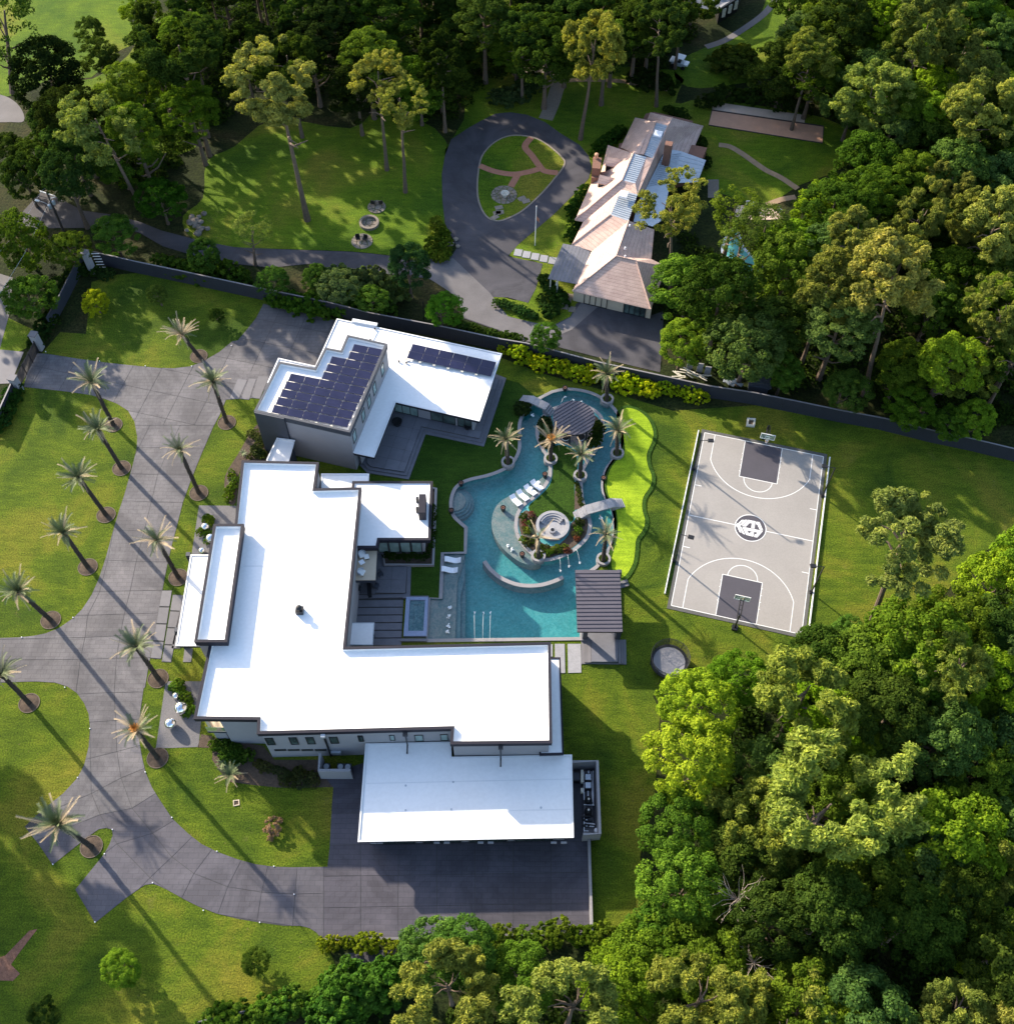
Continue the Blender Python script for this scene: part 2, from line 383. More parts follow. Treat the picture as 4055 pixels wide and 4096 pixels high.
# ================================================================== POOL
left_run = smooth(G('E', [(770, 1040), (738, 1013), (702, 975), (688, 920), (693, 870), (712, 825), (748, 795), (800, 775), (880, 757), (950, 733), (1010, 700), (1045, 655), (1062, 605), (1062, 540), (1062, 480), (1077, 430), (1105, 390), (1165, 338), (1240, 298)]), 5, False)
outer = smooth(G('E', [(1240, 298), (1310, 284), (1380, 287), (1450, 303), (1510, 332), (1560, 370), (1600, 420), (1620, 480), (1626, 560), (1608, 620), (1570, 675), (1538, 720), (1520, 775), (1518, 820), (1527, 862), (1548, 900), (1570, 940), (1582, 1000), (1580, 1060), (1568, 1120), (1545, 1170), (1510, 1225)]), 5, False) \
    + G('E', [(1480, 1258), (1440, 1285), (1400, 1300), (1396, 1648), (558, 1658), (566, 1425), (632, 1428), (642, 1180), (766, 1178), (770, 1040)]) \
    + left_run[1:-1]
island = smooth(G('E', [(1245, 392), (1200, 425), (1168, 468), (1158, 520), (1172, 580), (1200, 628), (1228, 670), (1230, 715), (1226, 765), (1195, 820), (1150, 868), (1090, 912), (1055, 960), (1043, 1020), (1052, 1080), (1080, 1132), (1125, 1178), (1165, 1210), (1210, 1217), (1270, 1205), (1340, 1175), (1400, 1130), (1438, 1080), (1448, 1020), (1438, 975), (1415, 925), (1402, 870), (1398, 810), (1402, 745), (1425, 690), (1450, 650), (1485, 608), (1510, 560), (1520, 505), (1513, 450), (1490, 415), (1440, 383), (1380, 368), (1310, 373)]), 4)
WZ = -.12
def hole_sheet(name, out, holes, z, mat, **k):
    bm = bmesh.new(); es = []
    for loop in [out]+holes:
        vs = [bm.verts.new((x, y, z)) for x, y in loop]
        es += [bm.edges.new((vs[i], vs[(i+1) % len(vs)])) for i in range(len(vs))]
    bmesh.ops.triangle_fill(bm, use_beauty=True, use_dissolve=False, edges=es)
    for f in bm.faces:
        f.normal_update()
        if f.normal.z < 0: f.normal_flip()
    me = bpy.data.meshes.new(name); bm.to_mesh(me); bm.free(); me.materials.append(MAT[mat]); return me

# ================================================================== GROUND
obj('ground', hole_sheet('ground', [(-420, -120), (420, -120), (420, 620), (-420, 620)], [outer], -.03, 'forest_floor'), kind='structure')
# lawns
lawn = M(('A', [(500, 1540), (640, 1500), (760, 1490), (1000, 1540), (1440, 1640), (1830, 1745)]), ('E', [(960, 110), (1200, 200), (1600, 310), (1900, 400)]),
         ('G', [(500, 370), (830, 430), (1210, 510), (1500, 580), (1880, 665), (1990, 720), (1990, 1100), (1700, 1180), (1500, 1450), (1350, 1580), (1000, 1780), (600, 1830), (100, 1800), (-60, 1960)]),
         ('I', [(1830, 200), (1800, 700), (1720, 1000), (1780, 1250), (1650, 1400), (1455, 1430)]), ('H', [(2700, 1440), (1780, 1470), (1890, 1720), (1080, 1905), (-300, 2300), (-700, 1500)]), ('D', [(-500, 1600), (-200, 900), (60, 280), (330, -30), (470, -20)]))
obj('lawn', hole_sheet('lawn', lawn, [outer], 0, 'lawn'), kind='structure')
sheet('lawn', smooth(G('A', [(300, 440), (500, 430), (700, 300), (820, 120), (1000, 100), (1150, 700), (760, 900), (500, 760), (360, 600)]), 3), -.014, 'lawn_far')
sheet('lawn', smooth(M(('A', [(-300, -250), (720, -200), (700, 100), (800, 200), (600, 300), (500, 420), (300, 420), (60, 520), (-250, 480)])), 3), -.01, 'lawn_far')
sheet('lawn', smooth(M(('A', [(1130, 880), (1280, 800), (1500, 650), (1913, 700)]), ('B', [(300, 600), (600, 700), (700, 900), (640, 1100), (690, 1400), (380, 1395), (137, 1372)]), ('A', [(1500, 1358), (1280, 1348), (1050, 1300), (1000, 1180), (1110, 1080)])), 3), -.01, 'lawn_far')
sheet('lawn', smooth(M(('B', [(780, 520), (1030, 380), (1900, 380), (1913, 560)]), ('C', [(250, 540), (870, 640), (1100, 800), (950, 930), (740, 1010), (560, 1110), (300, 1050), (60, 900), (-200, 900)]), ('B', [(1560, 900), (1450, 1400), (1400, 1700), (1250, 1790), (1180, 1790), (880, 1700), (880, 1600), (1100, 1640), (1180, 1440), (1000, 1390), (1000, 1100), (650, 900), (760, 650)])), 3), -.01, 'lawn_far')
sheet('lawn', smooth(M(('C', [(130, 300), (480, 150), (620, -50), (1100, -50), (700, 300), (560, 420), (200, 480), (60, 420)])), 3), -.01, 'lawn_far')
sheet('lawn', smooth(M(('B', [(820, -60), (1120, -60), (1090, 120), (900, 120)])), 3), -.01, 'lawn_far')
sheet('lawn', smooth(M(('C', [(1640, 850), (1800, 820), (1900, 900), (1850, 1000), (1640, 1030)])), 3), -.01, 'lawn_far')
sheet('lawn', smooth(M(('A', [(-300, 1650), (180, 1800), (120, 1913), (-300, 1990)])), 3), -.01, 'lawn_far')

# driveway of the white house
dn = M(('D', [(170, 85), (250, 88), (420, 115), (560, 135), (700, 150), (850, 165), (950, 168), (1040, 158), (1110, 130), (1200, 78), (1270, 20)]),
       ('A', [(1300, 1860), (1350, 1800), (1400, 1738), (1440, 1660), (1830, 1750)]), ('D', [(1900, 60), (1760, 160), (1520, 215), (1400, 330), (1235, 340), (1200, 425), (1165, 490), (1100, 640), (1040, 790), (1000, 900), (965, 1040), (935, 1150), (905, 1290), (888, 1380)]),
       ('D', [(820, 1755), (805, 1840), (793, 1913)]), ('H', [(785, 80), (768, 200), (760, 300), (762, 370), (775, 450), (795, 535), (830, 620), (880, 700), (940, 790), (1030, 875), (1100, 930), (1190, 975), (1300, 1015), (1400, 1042), (1500, 1055), (1600, 1058), (1790, 1055), (1803, 940), (1815, 700), (1822, 622), (1770, 560)]),
       ('I', [(230, 480), (1000, 480), (1400, 560), (1408, 900), (1435, 905), (1450, 1420), (900, 1428), (430, 1448), (0, 1452)]),
       ('H', [(1755, 1450), (1730, 1415), (1690, 1390), (1640, 1378), (1550, 1378), (1420, 1360), (1300, 1340), (1180, 1310), (1100, 1280), (1010, 1235), (930, 1190), (870, 1160), (835, 1148), (790, 1155), (740, 1190), (690, 1225), (520, 1362), (412, 1180), (570, 985),
              (600, 930), (617, 880), (612, 852), (580, 843), (540, 850), (490, 885), (400, 955), (288, 1045), (210, 930), (135, 835), (230, 745), (345, 655), (425, 568), (460, 500), (485, 400), (492, 300), (485, 220), (460, 160), (420, 105), (370, 70), (300, 48), (200, 42), (70, 45), (-100, 52)]),
       ('D', [(-100, 1650), (0, 1643), (100, 1640), (180, 1632), (250, 1618), (320, 1590), (400, 1535), (450, 1485), (500, 1410), (540, 1320), (580, 1200), (620, 1050), (650, 950), (680, 860), (730, 680), (748, 600), (750, 540), (735, 460), (700, 400), (640, 362), (580, 338), (500, 315), (400, 300), (300, 288), (130, 270)]))
driveway = sheet('driveway', dn, .012, 'joint')
cells = []
o = g('D', 885, 170)
cells_n = lattice((o.x, o.y), GRZ, 4.0, 3.9, (-9, 8), (-4, 5))
cut = [tuple(g('D', x, y)[:2]) for x, y in ((-100, -300), (2200, -300), (2200, 330), (1250, 480), (600, 480), (-100, 420))]
for c in cells_n:
    q = clip(cut, c)
    if len(q) > 2: cells.append(q)
rungs = [('D', [(300, 480), (820, 480), (985, 480), (1400, 480)]), ('D', [(300, 600), (760, 600), (925, 603), (1400, 610)]), ('D', [(300, 742), (690, 745), (862, 750), (1400, 760)]), ('D', [(300, 892), (655, 893), (828, 898), (1400, 910)]),
         ('D', [(300, 1052), (620, 1053), (788, 1057), (1400, 1062)]), ('D', [(300, 1212), (590, 1218), (745, 1225), (1400, 1235)]), ('D', [(200, 1395), (545, 1390), (712, 1386), (1400, 1370)]), ('D', [(-150, 1535), (480, 1520), (680, 1512), (1400, 1490)]), ('D', [(-150, 1655), (465, 1640), (657, 1632), (1400, 1605)]),
         ('D', [(-150, 1765), (440, 1760), (637, 1755), (1400, 1740)]), ('H', [(-150, 112), (415, 112), (625, 102), (1200, 90)]), ('H', [(300, 290), (490, 265), (633, 255), (1100, 230)]), ('H', [(200, 520), (495, 462), (640, 425), (1000, 330)]),
         ('H', [(300, 740), (500, 655), (662, 570), (1000, 430)]), ('H', [(100, 950), (548, 770), (722, 735), (1000, 560)])]
rp = [G(t, p) for t, p in rungs]
for a, b in zip(rp, rp[1:]):
    for k in range(3): cells.append([a[k], a[k+1], b[k+1], b[k]])
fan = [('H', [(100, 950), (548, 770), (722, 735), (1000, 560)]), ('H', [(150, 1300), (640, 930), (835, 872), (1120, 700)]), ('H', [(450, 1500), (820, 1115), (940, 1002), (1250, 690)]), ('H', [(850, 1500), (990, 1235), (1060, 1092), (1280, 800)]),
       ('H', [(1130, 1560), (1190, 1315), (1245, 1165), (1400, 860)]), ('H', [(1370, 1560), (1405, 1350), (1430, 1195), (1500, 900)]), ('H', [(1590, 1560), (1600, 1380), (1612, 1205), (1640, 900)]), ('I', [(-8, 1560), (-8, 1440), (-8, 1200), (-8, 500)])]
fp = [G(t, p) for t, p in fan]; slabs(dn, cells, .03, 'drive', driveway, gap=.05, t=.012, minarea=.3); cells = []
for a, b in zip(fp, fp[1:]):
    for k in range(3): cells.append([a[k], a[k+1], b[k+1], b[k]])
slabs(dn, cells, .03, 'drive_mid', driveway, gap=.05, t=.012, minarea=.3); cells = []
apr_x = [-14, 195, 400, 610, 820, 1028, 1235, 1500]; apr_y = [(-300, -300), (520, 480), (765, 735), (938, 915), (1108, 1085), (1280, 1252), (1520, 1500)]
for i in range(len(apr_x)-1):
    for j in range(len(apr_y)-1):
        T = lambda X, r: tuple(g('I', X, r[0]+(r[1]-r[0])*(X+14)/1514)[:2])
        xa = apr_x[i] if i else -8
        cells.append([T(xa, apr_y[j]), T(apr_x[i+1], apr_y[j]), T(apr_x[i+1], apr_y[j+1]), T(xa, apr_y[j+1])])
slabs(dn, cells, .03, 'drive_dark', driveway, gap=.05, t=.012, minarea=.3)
# kerbs of the drive
# entry strip pavers between drive and porch
for nm, qs in (('D', [(940, 1382), (888, 1382), (822, 1755), (880, 1760)]), ('D', [(946, 1405), (1000, 1408), (935, 1778), (884, 1775)])):
    pl = G(nm, qs); st = sheet('paving_strip', pl, .015, 'joint')
    a, b, c, d = [Vector(q) for q in pl]
    for k in range(4):
        t0, t1 = k/4+.01, (k+1)/4-.01
        MB().prism([tuple(a.lerp(d, t0)), tuple(b.lerp(c, t0)), tuple(b.lerp(c, t1)), tuple(a.lerp(d, t1))], .0, .05, False).build('paver', 'paver', st)
for qs in ([(1002, 1410), (1050, 1412), (985, 1700), (938, 1700)], [(1010, 1700), (1055, 1700), (1045, 1775), (1000, 1775)],
           [(1300, 228), (1352, 232), (1305, 335), (1255, 335)], [(1362, 225), (1400, 228), (1362, 340), (1318, 336)], [(1412, 212), (1470, 214), (1420, 335), (1375, 330)]):
    sheet('paver', G('D', qs), .05, 'paver', t=.05)
sheet('gravel_bed', G('D', [(1340, 185), (1480, 188), (1470, 235), (1300, 225)]), .025, 'gravel')
# plant beds and gravel by the front
sheet('gravel_bed', G('D', [(1088, 918), (1290, 920), (1280, 1200), (1045, 1200)]), .02, 'gravel')
sheet('gravel_bed', M(('D', [(915, 1880), (1120, 1880)]), ('H', [(1100, 250), (1085, 400), (852, 408), (905, 45)])), .02, 'gravel')
sheet('plant_bed', smooth(G('D', [(1300, 640), (1400, 480), (1500, 480), (1460, 680), (1320, 700), (1290, 900), (1240, 890), (1230, 760)]), 3), .02, 'mulch')
sheet('plant_bed', M(('H', [(1100, 330), (1440, 395), (1500, 470), (1740, 470), (1825, 600), (1815, 620), (1520, 622), (1400, 610), (1250, 590), (1200, 530), (1160, 470), (1163, 405), (1080, 402)])), .02, 'mulch')
sheet('plant_bed', M(('H', [(160, 1405), (205, 1395), (110, 1520), (60, 1590), (110, 1640), (70, 1680), (-150, 1670), (-150, 1600), (30, 1540)])), .02, 'mulch_red')
# roads on the left edge
sheet('road', G('Y1', [(-300, 520), (80, 640), (60, 860), (-60, 1300), (-300, 1300)]), .01, 'asphalt_pale')
sheet('road', G('D', [(0, 65), (130, 78), (60, 250), (-200, 260), (-300, 65)]), .01, 'paver')
sheet('path', smooth(G('A', [(-100, 500), (0, 515), (70, 545), (120, 600), (130, 660), (60, 665), (-100, 650)]), 3), .0, 'asphalt_pale')
# neighbour's drive
nd = M(('A', [(60, 1250), (130, 1150), (230, 1040), (330, 1085), (450, 1150), (600, 1170), (760, 1210), (880, 1258), (1000, 1290), (1100, 1315), (1280, 1350), (1500, 1360)]), ('B', [(137, 1375), (250, 1385), (380, 1400), (470, 1425), (690, 1402), (722, 1350), (655, 1220), (642, 1100), (638, 950), (655, 850), (690, 760), (780, 700)]),
       ('B', [(850, 660), (930, 620), (1010, 612), (1100, 625), (1200, 665), (1290, 730), (1390, 790), (1440, 850), (1457, 920), (1440, 975), (1400, 1020), (1250, 1170), (1050, 1340), (1000, 1400), (1190, 1440), (1150, 1580), (1110, 1655), (1000, 1625), (905, 1622), (900, 1665), (930, 1700), (1010, 1730), (1190, 1775), (1240, 1780), (1340, 1730), (1372, 1660), (1400, 1640), (1760, 1730), (1850, 1700), (1840, 1913)]),
       ('E', [(1830, 190), (1600, 135), (1260, 48), (1080, -5)]), ('B', [(1200, 1870), (1080, 1868), (960, 1810), (760, 1740), (730, 1640), (640, 1560), (560, 1520), (380, 1500), (250, 1490), (0, 1458)]), ('A', [(1700, 1440), (1480, 1462), (1270, 1440), (1090, 1405), (890, 1345), (760, 1270), (600, 1245), (360, 1245)]))
sheet('neighbour_driveway', nd, .01, 'asphalt')
sheet('neighbour_driveway', M(('B', [(560, 1440), (700, 1410), (900, 1600), (1000, 1730), (1240, 1785), (1340, 1735), (1400, 1650), (1500, 1668), (1350, 1800), (1200, 1865), (1080, 1865), (960, 1805), (760, 1735), (720, 1620), (560, 1515)])), .016, 'asphalt_pale')
isl = smooth(G('B', [(848, 880), (832, 1000), (840, 1100), (880, 1180), (940, 1207), (1000, 1192), (1080, 1150), (1180, 1060), (1250, 980), (1305, 905), (1295, 860), (1200, 780), (1120, 747), (1020, 740), (940, 768), (880, 820)]), 4)
sheet('lawn', isl, .04, 'lawn_far', t=.04)
MB().strip(isl, .25, 0, .07, True).build('kerb', 'flagstone', None, kind='structure')
def path(pts, t, wd, z, mat, name='path', n=5):
    m = MB(); m.strip(smooth(G(t, pts), n, False), wd, z-.03, z); return m.build(name, mat, None, kind='structure')
path([(1127, 752), (1092, 800), (1130, 850), (1170, 905), (1200, 935), (1272, 945)], 'B', 1.05, .075, 'brick_path')
path([(845, 905), (920, 935), (1020, 952), (1100, 942), (1165, 925)], 'B', 1.05, .071, 'brick_path')
path([(1055, 950), (1035, 985), (1015, 1020)], 'B', 1.05, .067, 'brick_path')
path([(1080, 390), (1150, 370), (1240, 385), (1280, 430), (1262, 500), (1240, 570), (1205, 650)], 'B', 2.3, .02, 'flagstone')
path([(1290, 445), (1380, 435), (1600, 440), (1750, 465), (1900, 492)], 'B', .9, .02, 'dirt_path')
path([(300, 790), (360, 800), (430, 840), (500, 890), (560, 930), (640, 970), (730, 1030)], 'C', 1.0, .02, 'dirt_path')
path([(720, 1075), (640, 1090), (560, 1120)], 'C', 1.0, .02, 'dirt_path')
path([(230, 255), (330, 220), (430, 160), (540, 80), (600, 10), (640, -60)], 'C', 1.2, .02, 'asphalt_pale')
path([(1680, 820), (1740, 850), (1800, 890), (1840, 930)], 'C', .9, .02, 'dirt_path')
# clay courts by the neighbour's hedge
sheet('clay_court', G('C', [(262, 602), (872, 690), (866, 782), (243, 683)]), .03, 'clay')
sheet('clay_court', G('C', [(270, 555), (770, 628), (768, 672), (262, 598)]), .04, 'clay_pale')
MB().strip(G('C', [(262, 602), (872, 690)]), .2, 0, .12).build('kerb', 'wood_post', None, kind='structure')
MB().strip(G('C', [(872, 690), (866, 782), (243, 683), (262, 602)]), .12, 0, .1).build('kerb', 'wood_post', None, kind='structure')
# bottom
sheet('service_yard', G('I', [(105, 1530), (430, 1500), (460, 1700), (100, 1700)]), .01, 'asphalt')
MB().strip(smooth(G('H', [(1080, 1913), (1400, 1838), (1600, 1790), (1810, 1745)]), 2, False), .12, 0, .9).build('boundary_wall', 'fence_cap', None, label='low grey boundary wall slanting across the bottom lawn edge', category='wall')
MB().strip(M(('I', [(1440, 905), (1455, 1420)])), .28, 0, .8).build('retaining_wall', 'coping', None, label='pale retaining wall along the right side of the garage forecourt', category='wall')
MB().strip(M(('I', [(0, 1450), (430, 1447), (900, 1428), (1450, 1420)])), .25, 0, .12).build('kerb', 'paver', None, kind='structure')

# artificial turf round the pool
turf = G('E', [(985, 228), (1060, 248), (1110, 290), (1150, 318)])+left_run[:-1][::-1]+G('E', [(766, 1178), (642, 1180), (632, 1428), (600, 1426), (470, 1412), (470, 1245), (590, 1245), (605, 815), (585, 780), (455, 775), (550, 528), (868, 597)])
sheet('artificial_turf', turf, .02, 'turf')

pool = thing('swimming_pool', 'large free-form turquoise swimming pool and lazy river with grey stone coping', 'pool')
m = MB(); po = outer if area(outer) > 0 else outer[::-1]; n = len(po)
m.add([(x, y, -1.5) for x, y in po]+[(x, y, .0) for x, y in po], [tuple(range(n))]+[((i+1) % n, i, i+n, (i+1) % n+n) for i in range(n)])
m.build('basin', 'basin', pool)
MB().strip(outer, .45, -.02, .10, True).build('coping', 'coping', pool)
MB().prism(island, -1.5, .04).build('island_base', 'basin', pool)
MB().strip(island, .45, .0, .12, True).build('coping', 'coping', pool)
shelf1 = smooth(G('E', [(1222, 718), (1195, 752), (1150, 790), (1080, 825), (1020, 855), (955, 895), (920, 948), (910, 1020), (932, 1090), (975, 1152), (1035, 1203), (1090, 1232), (1145, 1240), (1180, 1215), (1100, 1120), (1080, 1020), (1120, 930), (1200, 850), (1240, 760)]), 4)
MB().prism(shelf1, -1.5, -.2).build('tanning_shelf', 'shelf', pool)
MB().prism(G('E', [(558, 1655), (568, 1430), (634, 1425), (645, 1185), (764, 1182), (745, 1260), (722, 1330), (716, 1480), (711, 1655)]), -1.5, -.2).build('tanning_shelf', 'shelf', pool)
MB().prism(G('E', [(700, 1654), (716, 1480), (722, 1330), (745, 1250), (764, 1182), (764, 1300), (742, 1400), (738, 1654)]), -1.5, -.45).build('pool_step', 'stepmat', pool)
MB().prism(G('E', [(736, 1654), (738, 1480), (745, 1390), (765, 1250), (767, 1400), (763, 1654)]), -1.5, -.75).build('pool_step', 'stepmat', pool)
cc = g('E', 706, 890)
for r_, z_, mt in ((2.5, -.8, 'stepmat'), (2.15, -.55, 'stepmat'), (1.8, -.35, 'stepmat'), (1.45, -.2, 'shelf')):
    q = [(cc.x+r_*math.cos(a/30*2*math.pi), cc.y+r_*math.sin(a/30*2*math.pi)) for a in range(30)]
    cell = G('E', [(680, 990), (700, 800), (745, 785), (900, 850), (900, 990), (765, 1035)])
    q = clip(q, cell[:])
    if len(q) > 2: MB().prism(offset(q, .0), -1.5, z_).build('pool_step', mt, pool)
MB().strip(smooth(G('E', [(870, 1224), (905, 1270), (960, 1315), (1030, 1346), (1100, 1358), (1180, 1354), (1250, 1334), (1300, 1312)]), 4, False), .5, -1.5, .1).build('weir_wall', 'coping', pool)
wt = hole_sheet('water', offset(outer, -.05), [offset(island, .1)], WZ, 'water')
obj('water', wt, kind='structure')
# spa
spa = thing('hot_tub', 'raised rectangular hot tub edged in blue-grey tile beside the patio', 'hot tub')
so_ = G('E', [(430, 1640), (445, 1427), (565, 1427), (556, 1640)]); si = G('E', [(455, 1612), (465, 1443), (548, 1443), (538, 1612)])
MB().ring(so_, si, 0.02, .42).build('rim', 'spa_tile', spa)
MB().prism(offset(si, .0), .05, .08).build('tub_floor', 'spa_in', spa)
MB().ring(offset(si, .01), offset(si, .5), .08, .22).build('bench', 'spa_in', spa)
MB().prism(offset(si, .02), .36, .37).build('spa_water', 'water', spa)
# the island's grass, beds, fire pit
sheet('island_lawn', smooth(G('E', [(1245, 600), (1300, 590), (1360, 620), (1380, 700), (1365, 760), (1362, 830), (1362, 945), (1345, 1010), (1250, 950), (1165, 990), (1110, 930), (1170, 870), (1225, 810), (1244, 740), (1240, 660)]), 3), .06, 'turf')
sheet('plant_bed', smooth(G('E', [(1100, 945), (1165, 990), (1150, 1050), (1180, 1120), (1260, 1140), (1330, 1080), (1345, 1015), (1400, 985), (1435, 1000), (1428, 1075), (1390, 1120), (1330, 1165), (1260, 1195), (1205, 1205), (1130, 1165), (1085, 1110), (1062, 1050), (1062, 990)]), 3), .065, 'mulch')
sheet('plant_bed', G('E', [(1365, 790), (1385, 800), (1410, 930), (1362, 945)]), .065, 'mulch')
sheet('plant_bed', smooth(G('E', [(1230, 430), (1180, 470), (1172, 530), (1190, 580), (1215, 610), (1265, 570), (1250, 500)]), 3), .065, 'mulch')
sheet('plant_bed', smooth(G('E', [(1470, 590), (1500, 545), (1508, 490), (1490, 440), (1450, 430), (1450, 560)]), 3), .065, 'mulch')
fc = g('E', 1243, 1036)
fp_ = thing('fire_pit', 'round sunken stone fire pit with stepped curved seating on the pool island', 'fire pit', (fc.x, fc.y, 0))
RR = 2.1
MB().lathe((fc.x, fc.y, 0), [(RR, .05), (RR, .55), (1.72, .55), (1.72, .1), (0.01, .1)], 40, False).build('seat_wall', 'stone_light', fp_)
for k in range(3):
    a0, a1 = R(35-k*4), R(160+k*4); r1, r0 = 1.72-.27*k, 1.72-.27*(k+1); zt = .48-.12*k
    oo = [(fc.x+r1*math.cos(a0+(a1-a0)*i/16), fc.y+r1*math.sin(a0+(a1-a0)*i/16)) for i in range(17)]; ii = [(fc.x+r0*math.cos(a0+(a1-a0)*i/16), fc.y+r0*math.sin(a0+(a1-a0)*i/16)) for i in range(17)]
    MB().prism(oo+ii[::-1], .1, zt).build('step', 'stone_light', fp_)
fb = g('E', 1243, 1052, .4)
MB().lathe((fb.x, fb.y, .1), [(.42, 0), (.45, .35), (.25, .38), (.22, .2), (.01, .2)], 24, False).build('fire_bowl', 'stone_light', fp_)
MB().lathe((fb.x, fb.y, .3), [(.22, 0), (.2, .1), (.01, .12)], 16, False).build('lava_rock', 'metal_dark', fp_)
# round planters that hold the pool palms
def planter(x, y, label, r=.76):
    global LASTP
    c = g('E', x, y); t = LASTP = thing('round_planter', label, 'planter', (c.x, c.y, 0), 'stone planters round the pool palms')
    MB().lathe((c.x, c.y, 0), [(r*1.18, -.5), (r*1.18, .5), (r*.78, .5), (r*.78, .3)], 28, False).build('rim', 'coping', t)
    MB().lathe((c.x, c.y, .3), [(r*.8, 0), (r*.4, .12), (.01, .15)], 20, False).build('soil', 'mulch', t)
    return c
# stairs and bridges
def bridge(name, label, A, B, n0, n1, wd, zt=1.0):
    t = thing(name, label, 'bridge', (A.x, A.y, 0)); d = Vector((B.x-A.x, B.y-A.y)); L = d.length; d.normalize(); nn = Vector((-d.y, d.x))*wd/2
    def q(s0, s1): a = Vector((A.x, A.y))+d*s0; b = Vector((A.x, A.y))+d*s1; return [tuple(a+nn), tuple(a-nn), tuple(b-nn), tuple(b+nn)]
    s = .29
    for k in range(n0): MB().prism(q(k*s, (k+1)*s), 0, zt*(k+1)/(n0+1)).build('step', 'stone_light', t, bevel=.02)
    for k in range(n1): MB().prism(q(L-(k+1)*s, L-k*s), 0, zt*(k+1)/(n1+1)).build('step', 'stone_light', t, bevel=.02)
    a, b = n0*s, L-n1*s; m = 4
    for k in range(m):
        s0, s1 = a+(b-a)*k/m+.01, a+(b-a)*(k+1)/m-.01
        MB().prism(q(s0, s1), zt-.22, zt).build('deck_slab', 'stone_light', t)
    MB().prism(q(a, a+.4), 0, zt-.22).build('abutment', 'coping', t); MB().prism(q(b-.4, b), 0, zt-.22).build('abutment', 'coping', t)
A_ = (g('Z4', 205, 280, .3)); B_ = g('Z4', 610, 480, .3)
bridge('stone_bridge', 'grey stone bridge with steps leading under the round pergola', A_, B_, 5, 3, 1.2)
A_ = g('Z4', 885, 1800, .2); B_ = g('Z4', 1510, 1625, .2)
bridge('stone_bridge', 'pale stone bridge with steps crossing from the pool island to the putting green', A_, B_, 5, 5, 1.35)
# pergola roof (round, standing seams)
def seamed_roof(t, poly, z, th, pitch, along, mat='panel_roof'):
    # panels run along angle `along`, one object per panel, raised seam between
    c = Vector((sum(p[0] for p in poly)/len(poly), sum(p[1] for p in poly)/len(poly)))
    ca, sa = math.cos(along), math.sin(along)
    T = lambda u, v: (c.x+u*ca-v*sa, c.y+u*sa+v*ca)
    vs = [-(p[0]-c.x)*sa+(p[1]-c.y)*ca for p in poly]; v = min(vs); n = max(1, round((max(vs)-v)/pitch)); pitch = (max(vs)-v)/n
    for k in range(n):
        cell = [T(-50, v+k*pitch+.02), T(50, v+k*pitch+.02), T(50, v+(k+1)*pitch-.02), T(-50, v+(k+1)*pitch-.02)]
        q = clip(poly, cell)
        if len(q) > 2: MB().prism(q, z-.04, z).build('roof_panel', mat, t)
        if k:
            cell = [T(-50, v+k*pitch-.035), T(50, v+k*pitch-.035), T(50, v+k*pitch+.035), T(-50, v+k*pitch+.035)]
            q = clip(poly, cell)
            if len(q) > 2: MB().prism(q, z-.03, z+.05).build('seam', 'seam', t)
    MB().prism(poly, z-th, z-.045).build('roof_deck', 'metal_dark', t)
pc = g('E', 1360, 437, 3.2); pr_ = 2.75
per = thing('pergola', 'round pergola with dark ribbed metal roof at the top of the pool island', 'pergola', (pc.x, pc.y, 0))
seamed_roof(per, [(pc.x+pr_*math.cos(a/48*2*math.pi), pc.y+pr_*math.sin(a/48*2*math.pi)) for a in range(48)], 3.2, .25, .44, R(37))
for k in range(6):
    a = k/6*2*math.pi+.3; MB().tube([(pc.x+2.3*math.cos(a), pc.y+2.3*math.sin(a), 0), (pc.x+2.3*math.cos(a), pc.y+2.3*math.sin(a), 3.0)], .11).build('post', 'metal_dark', per)
pf = g('E', 1368, 500)
sheet('pergola_terrace', [(pf.x+2.9*math.cos(a/40*2*math.pi), pf.y+2.9*math.sin(a/40*2*math.pi)) for a in range(40)], .11, 'paver', t=.1)
# pavilion by the pool
pav = thing('pool_pavilion', 'open pool pavilion with dark ribbed flat metal roof on stone posts', 'pavilion')
pp = G('E', [(1367, 1270), (1611, 1272), (1626, 1610), (1378, 1608)], 3.4)
seamed_roof(pav, pp, 3.4, .3, .51, R(1))
for x, y in ((1418, 1640), (1598, 1640), (1418, 1335), (1598, 1335)):
    c = g('E', x, y, .5); MB().box((c.x, c.y, 1.8), (.55, .55, 2.6)).build('post', 'slate', pav, bevel=.02)
MB().prism(G('E', [(1400, 1320), (1600, 1320), (1600, 1772), (1455, 1772), (1455, 1655), (1400, 1655)], .45), 0, .45).build('floor', 'patio', pav)
for k in range(3):
    x0 = 1400+k*18; MB().prism(G('E', [(x0, 1657), (x0+17, 1657), (x0+17, 1776), (x0, 1776)], .11*(k+1)), 0, .11*(k+1)).build('step', 'paver', pav)
    x0 = 1600+k*15; MB().prism(G('E', [(x0, 1652), (x0+14, 1652), (x0+17, 1782), (x0+3, 1782)], .34-.11*k), 0, .34-.11*k).build('step', 'paver', pav)
MB().prism(G('E', [(1400, 1777), (1646, 1783), (1646, 1788), (1400, 1784)], .06), 0, .1).build('edging', 'paver', pav)
for k, q in enumerate(([(1612, 1332), (1650, 1322), (1656, 1336), (1614, 1348)], [(1612, 1350), (1656, 1338), (1663, 1354), (1614, 1370)])):
    MB().prism(G('E', q, .3-.12*k), 0, .3-.12*k).build('step', 'paver', pav)
for q in ([(1255, 1676), (1309, 1676), (1312, 1835), (1257, 1835)], [(1325, 1676), (1397, 1676), (1400, 1833), (1328, 1835)], [(1234, 1678), (1243, 1678), (1243, 1745), (1234, 1745)]):
    sheet('paver', G('E', q), .06, 'stone_light', t=.06)
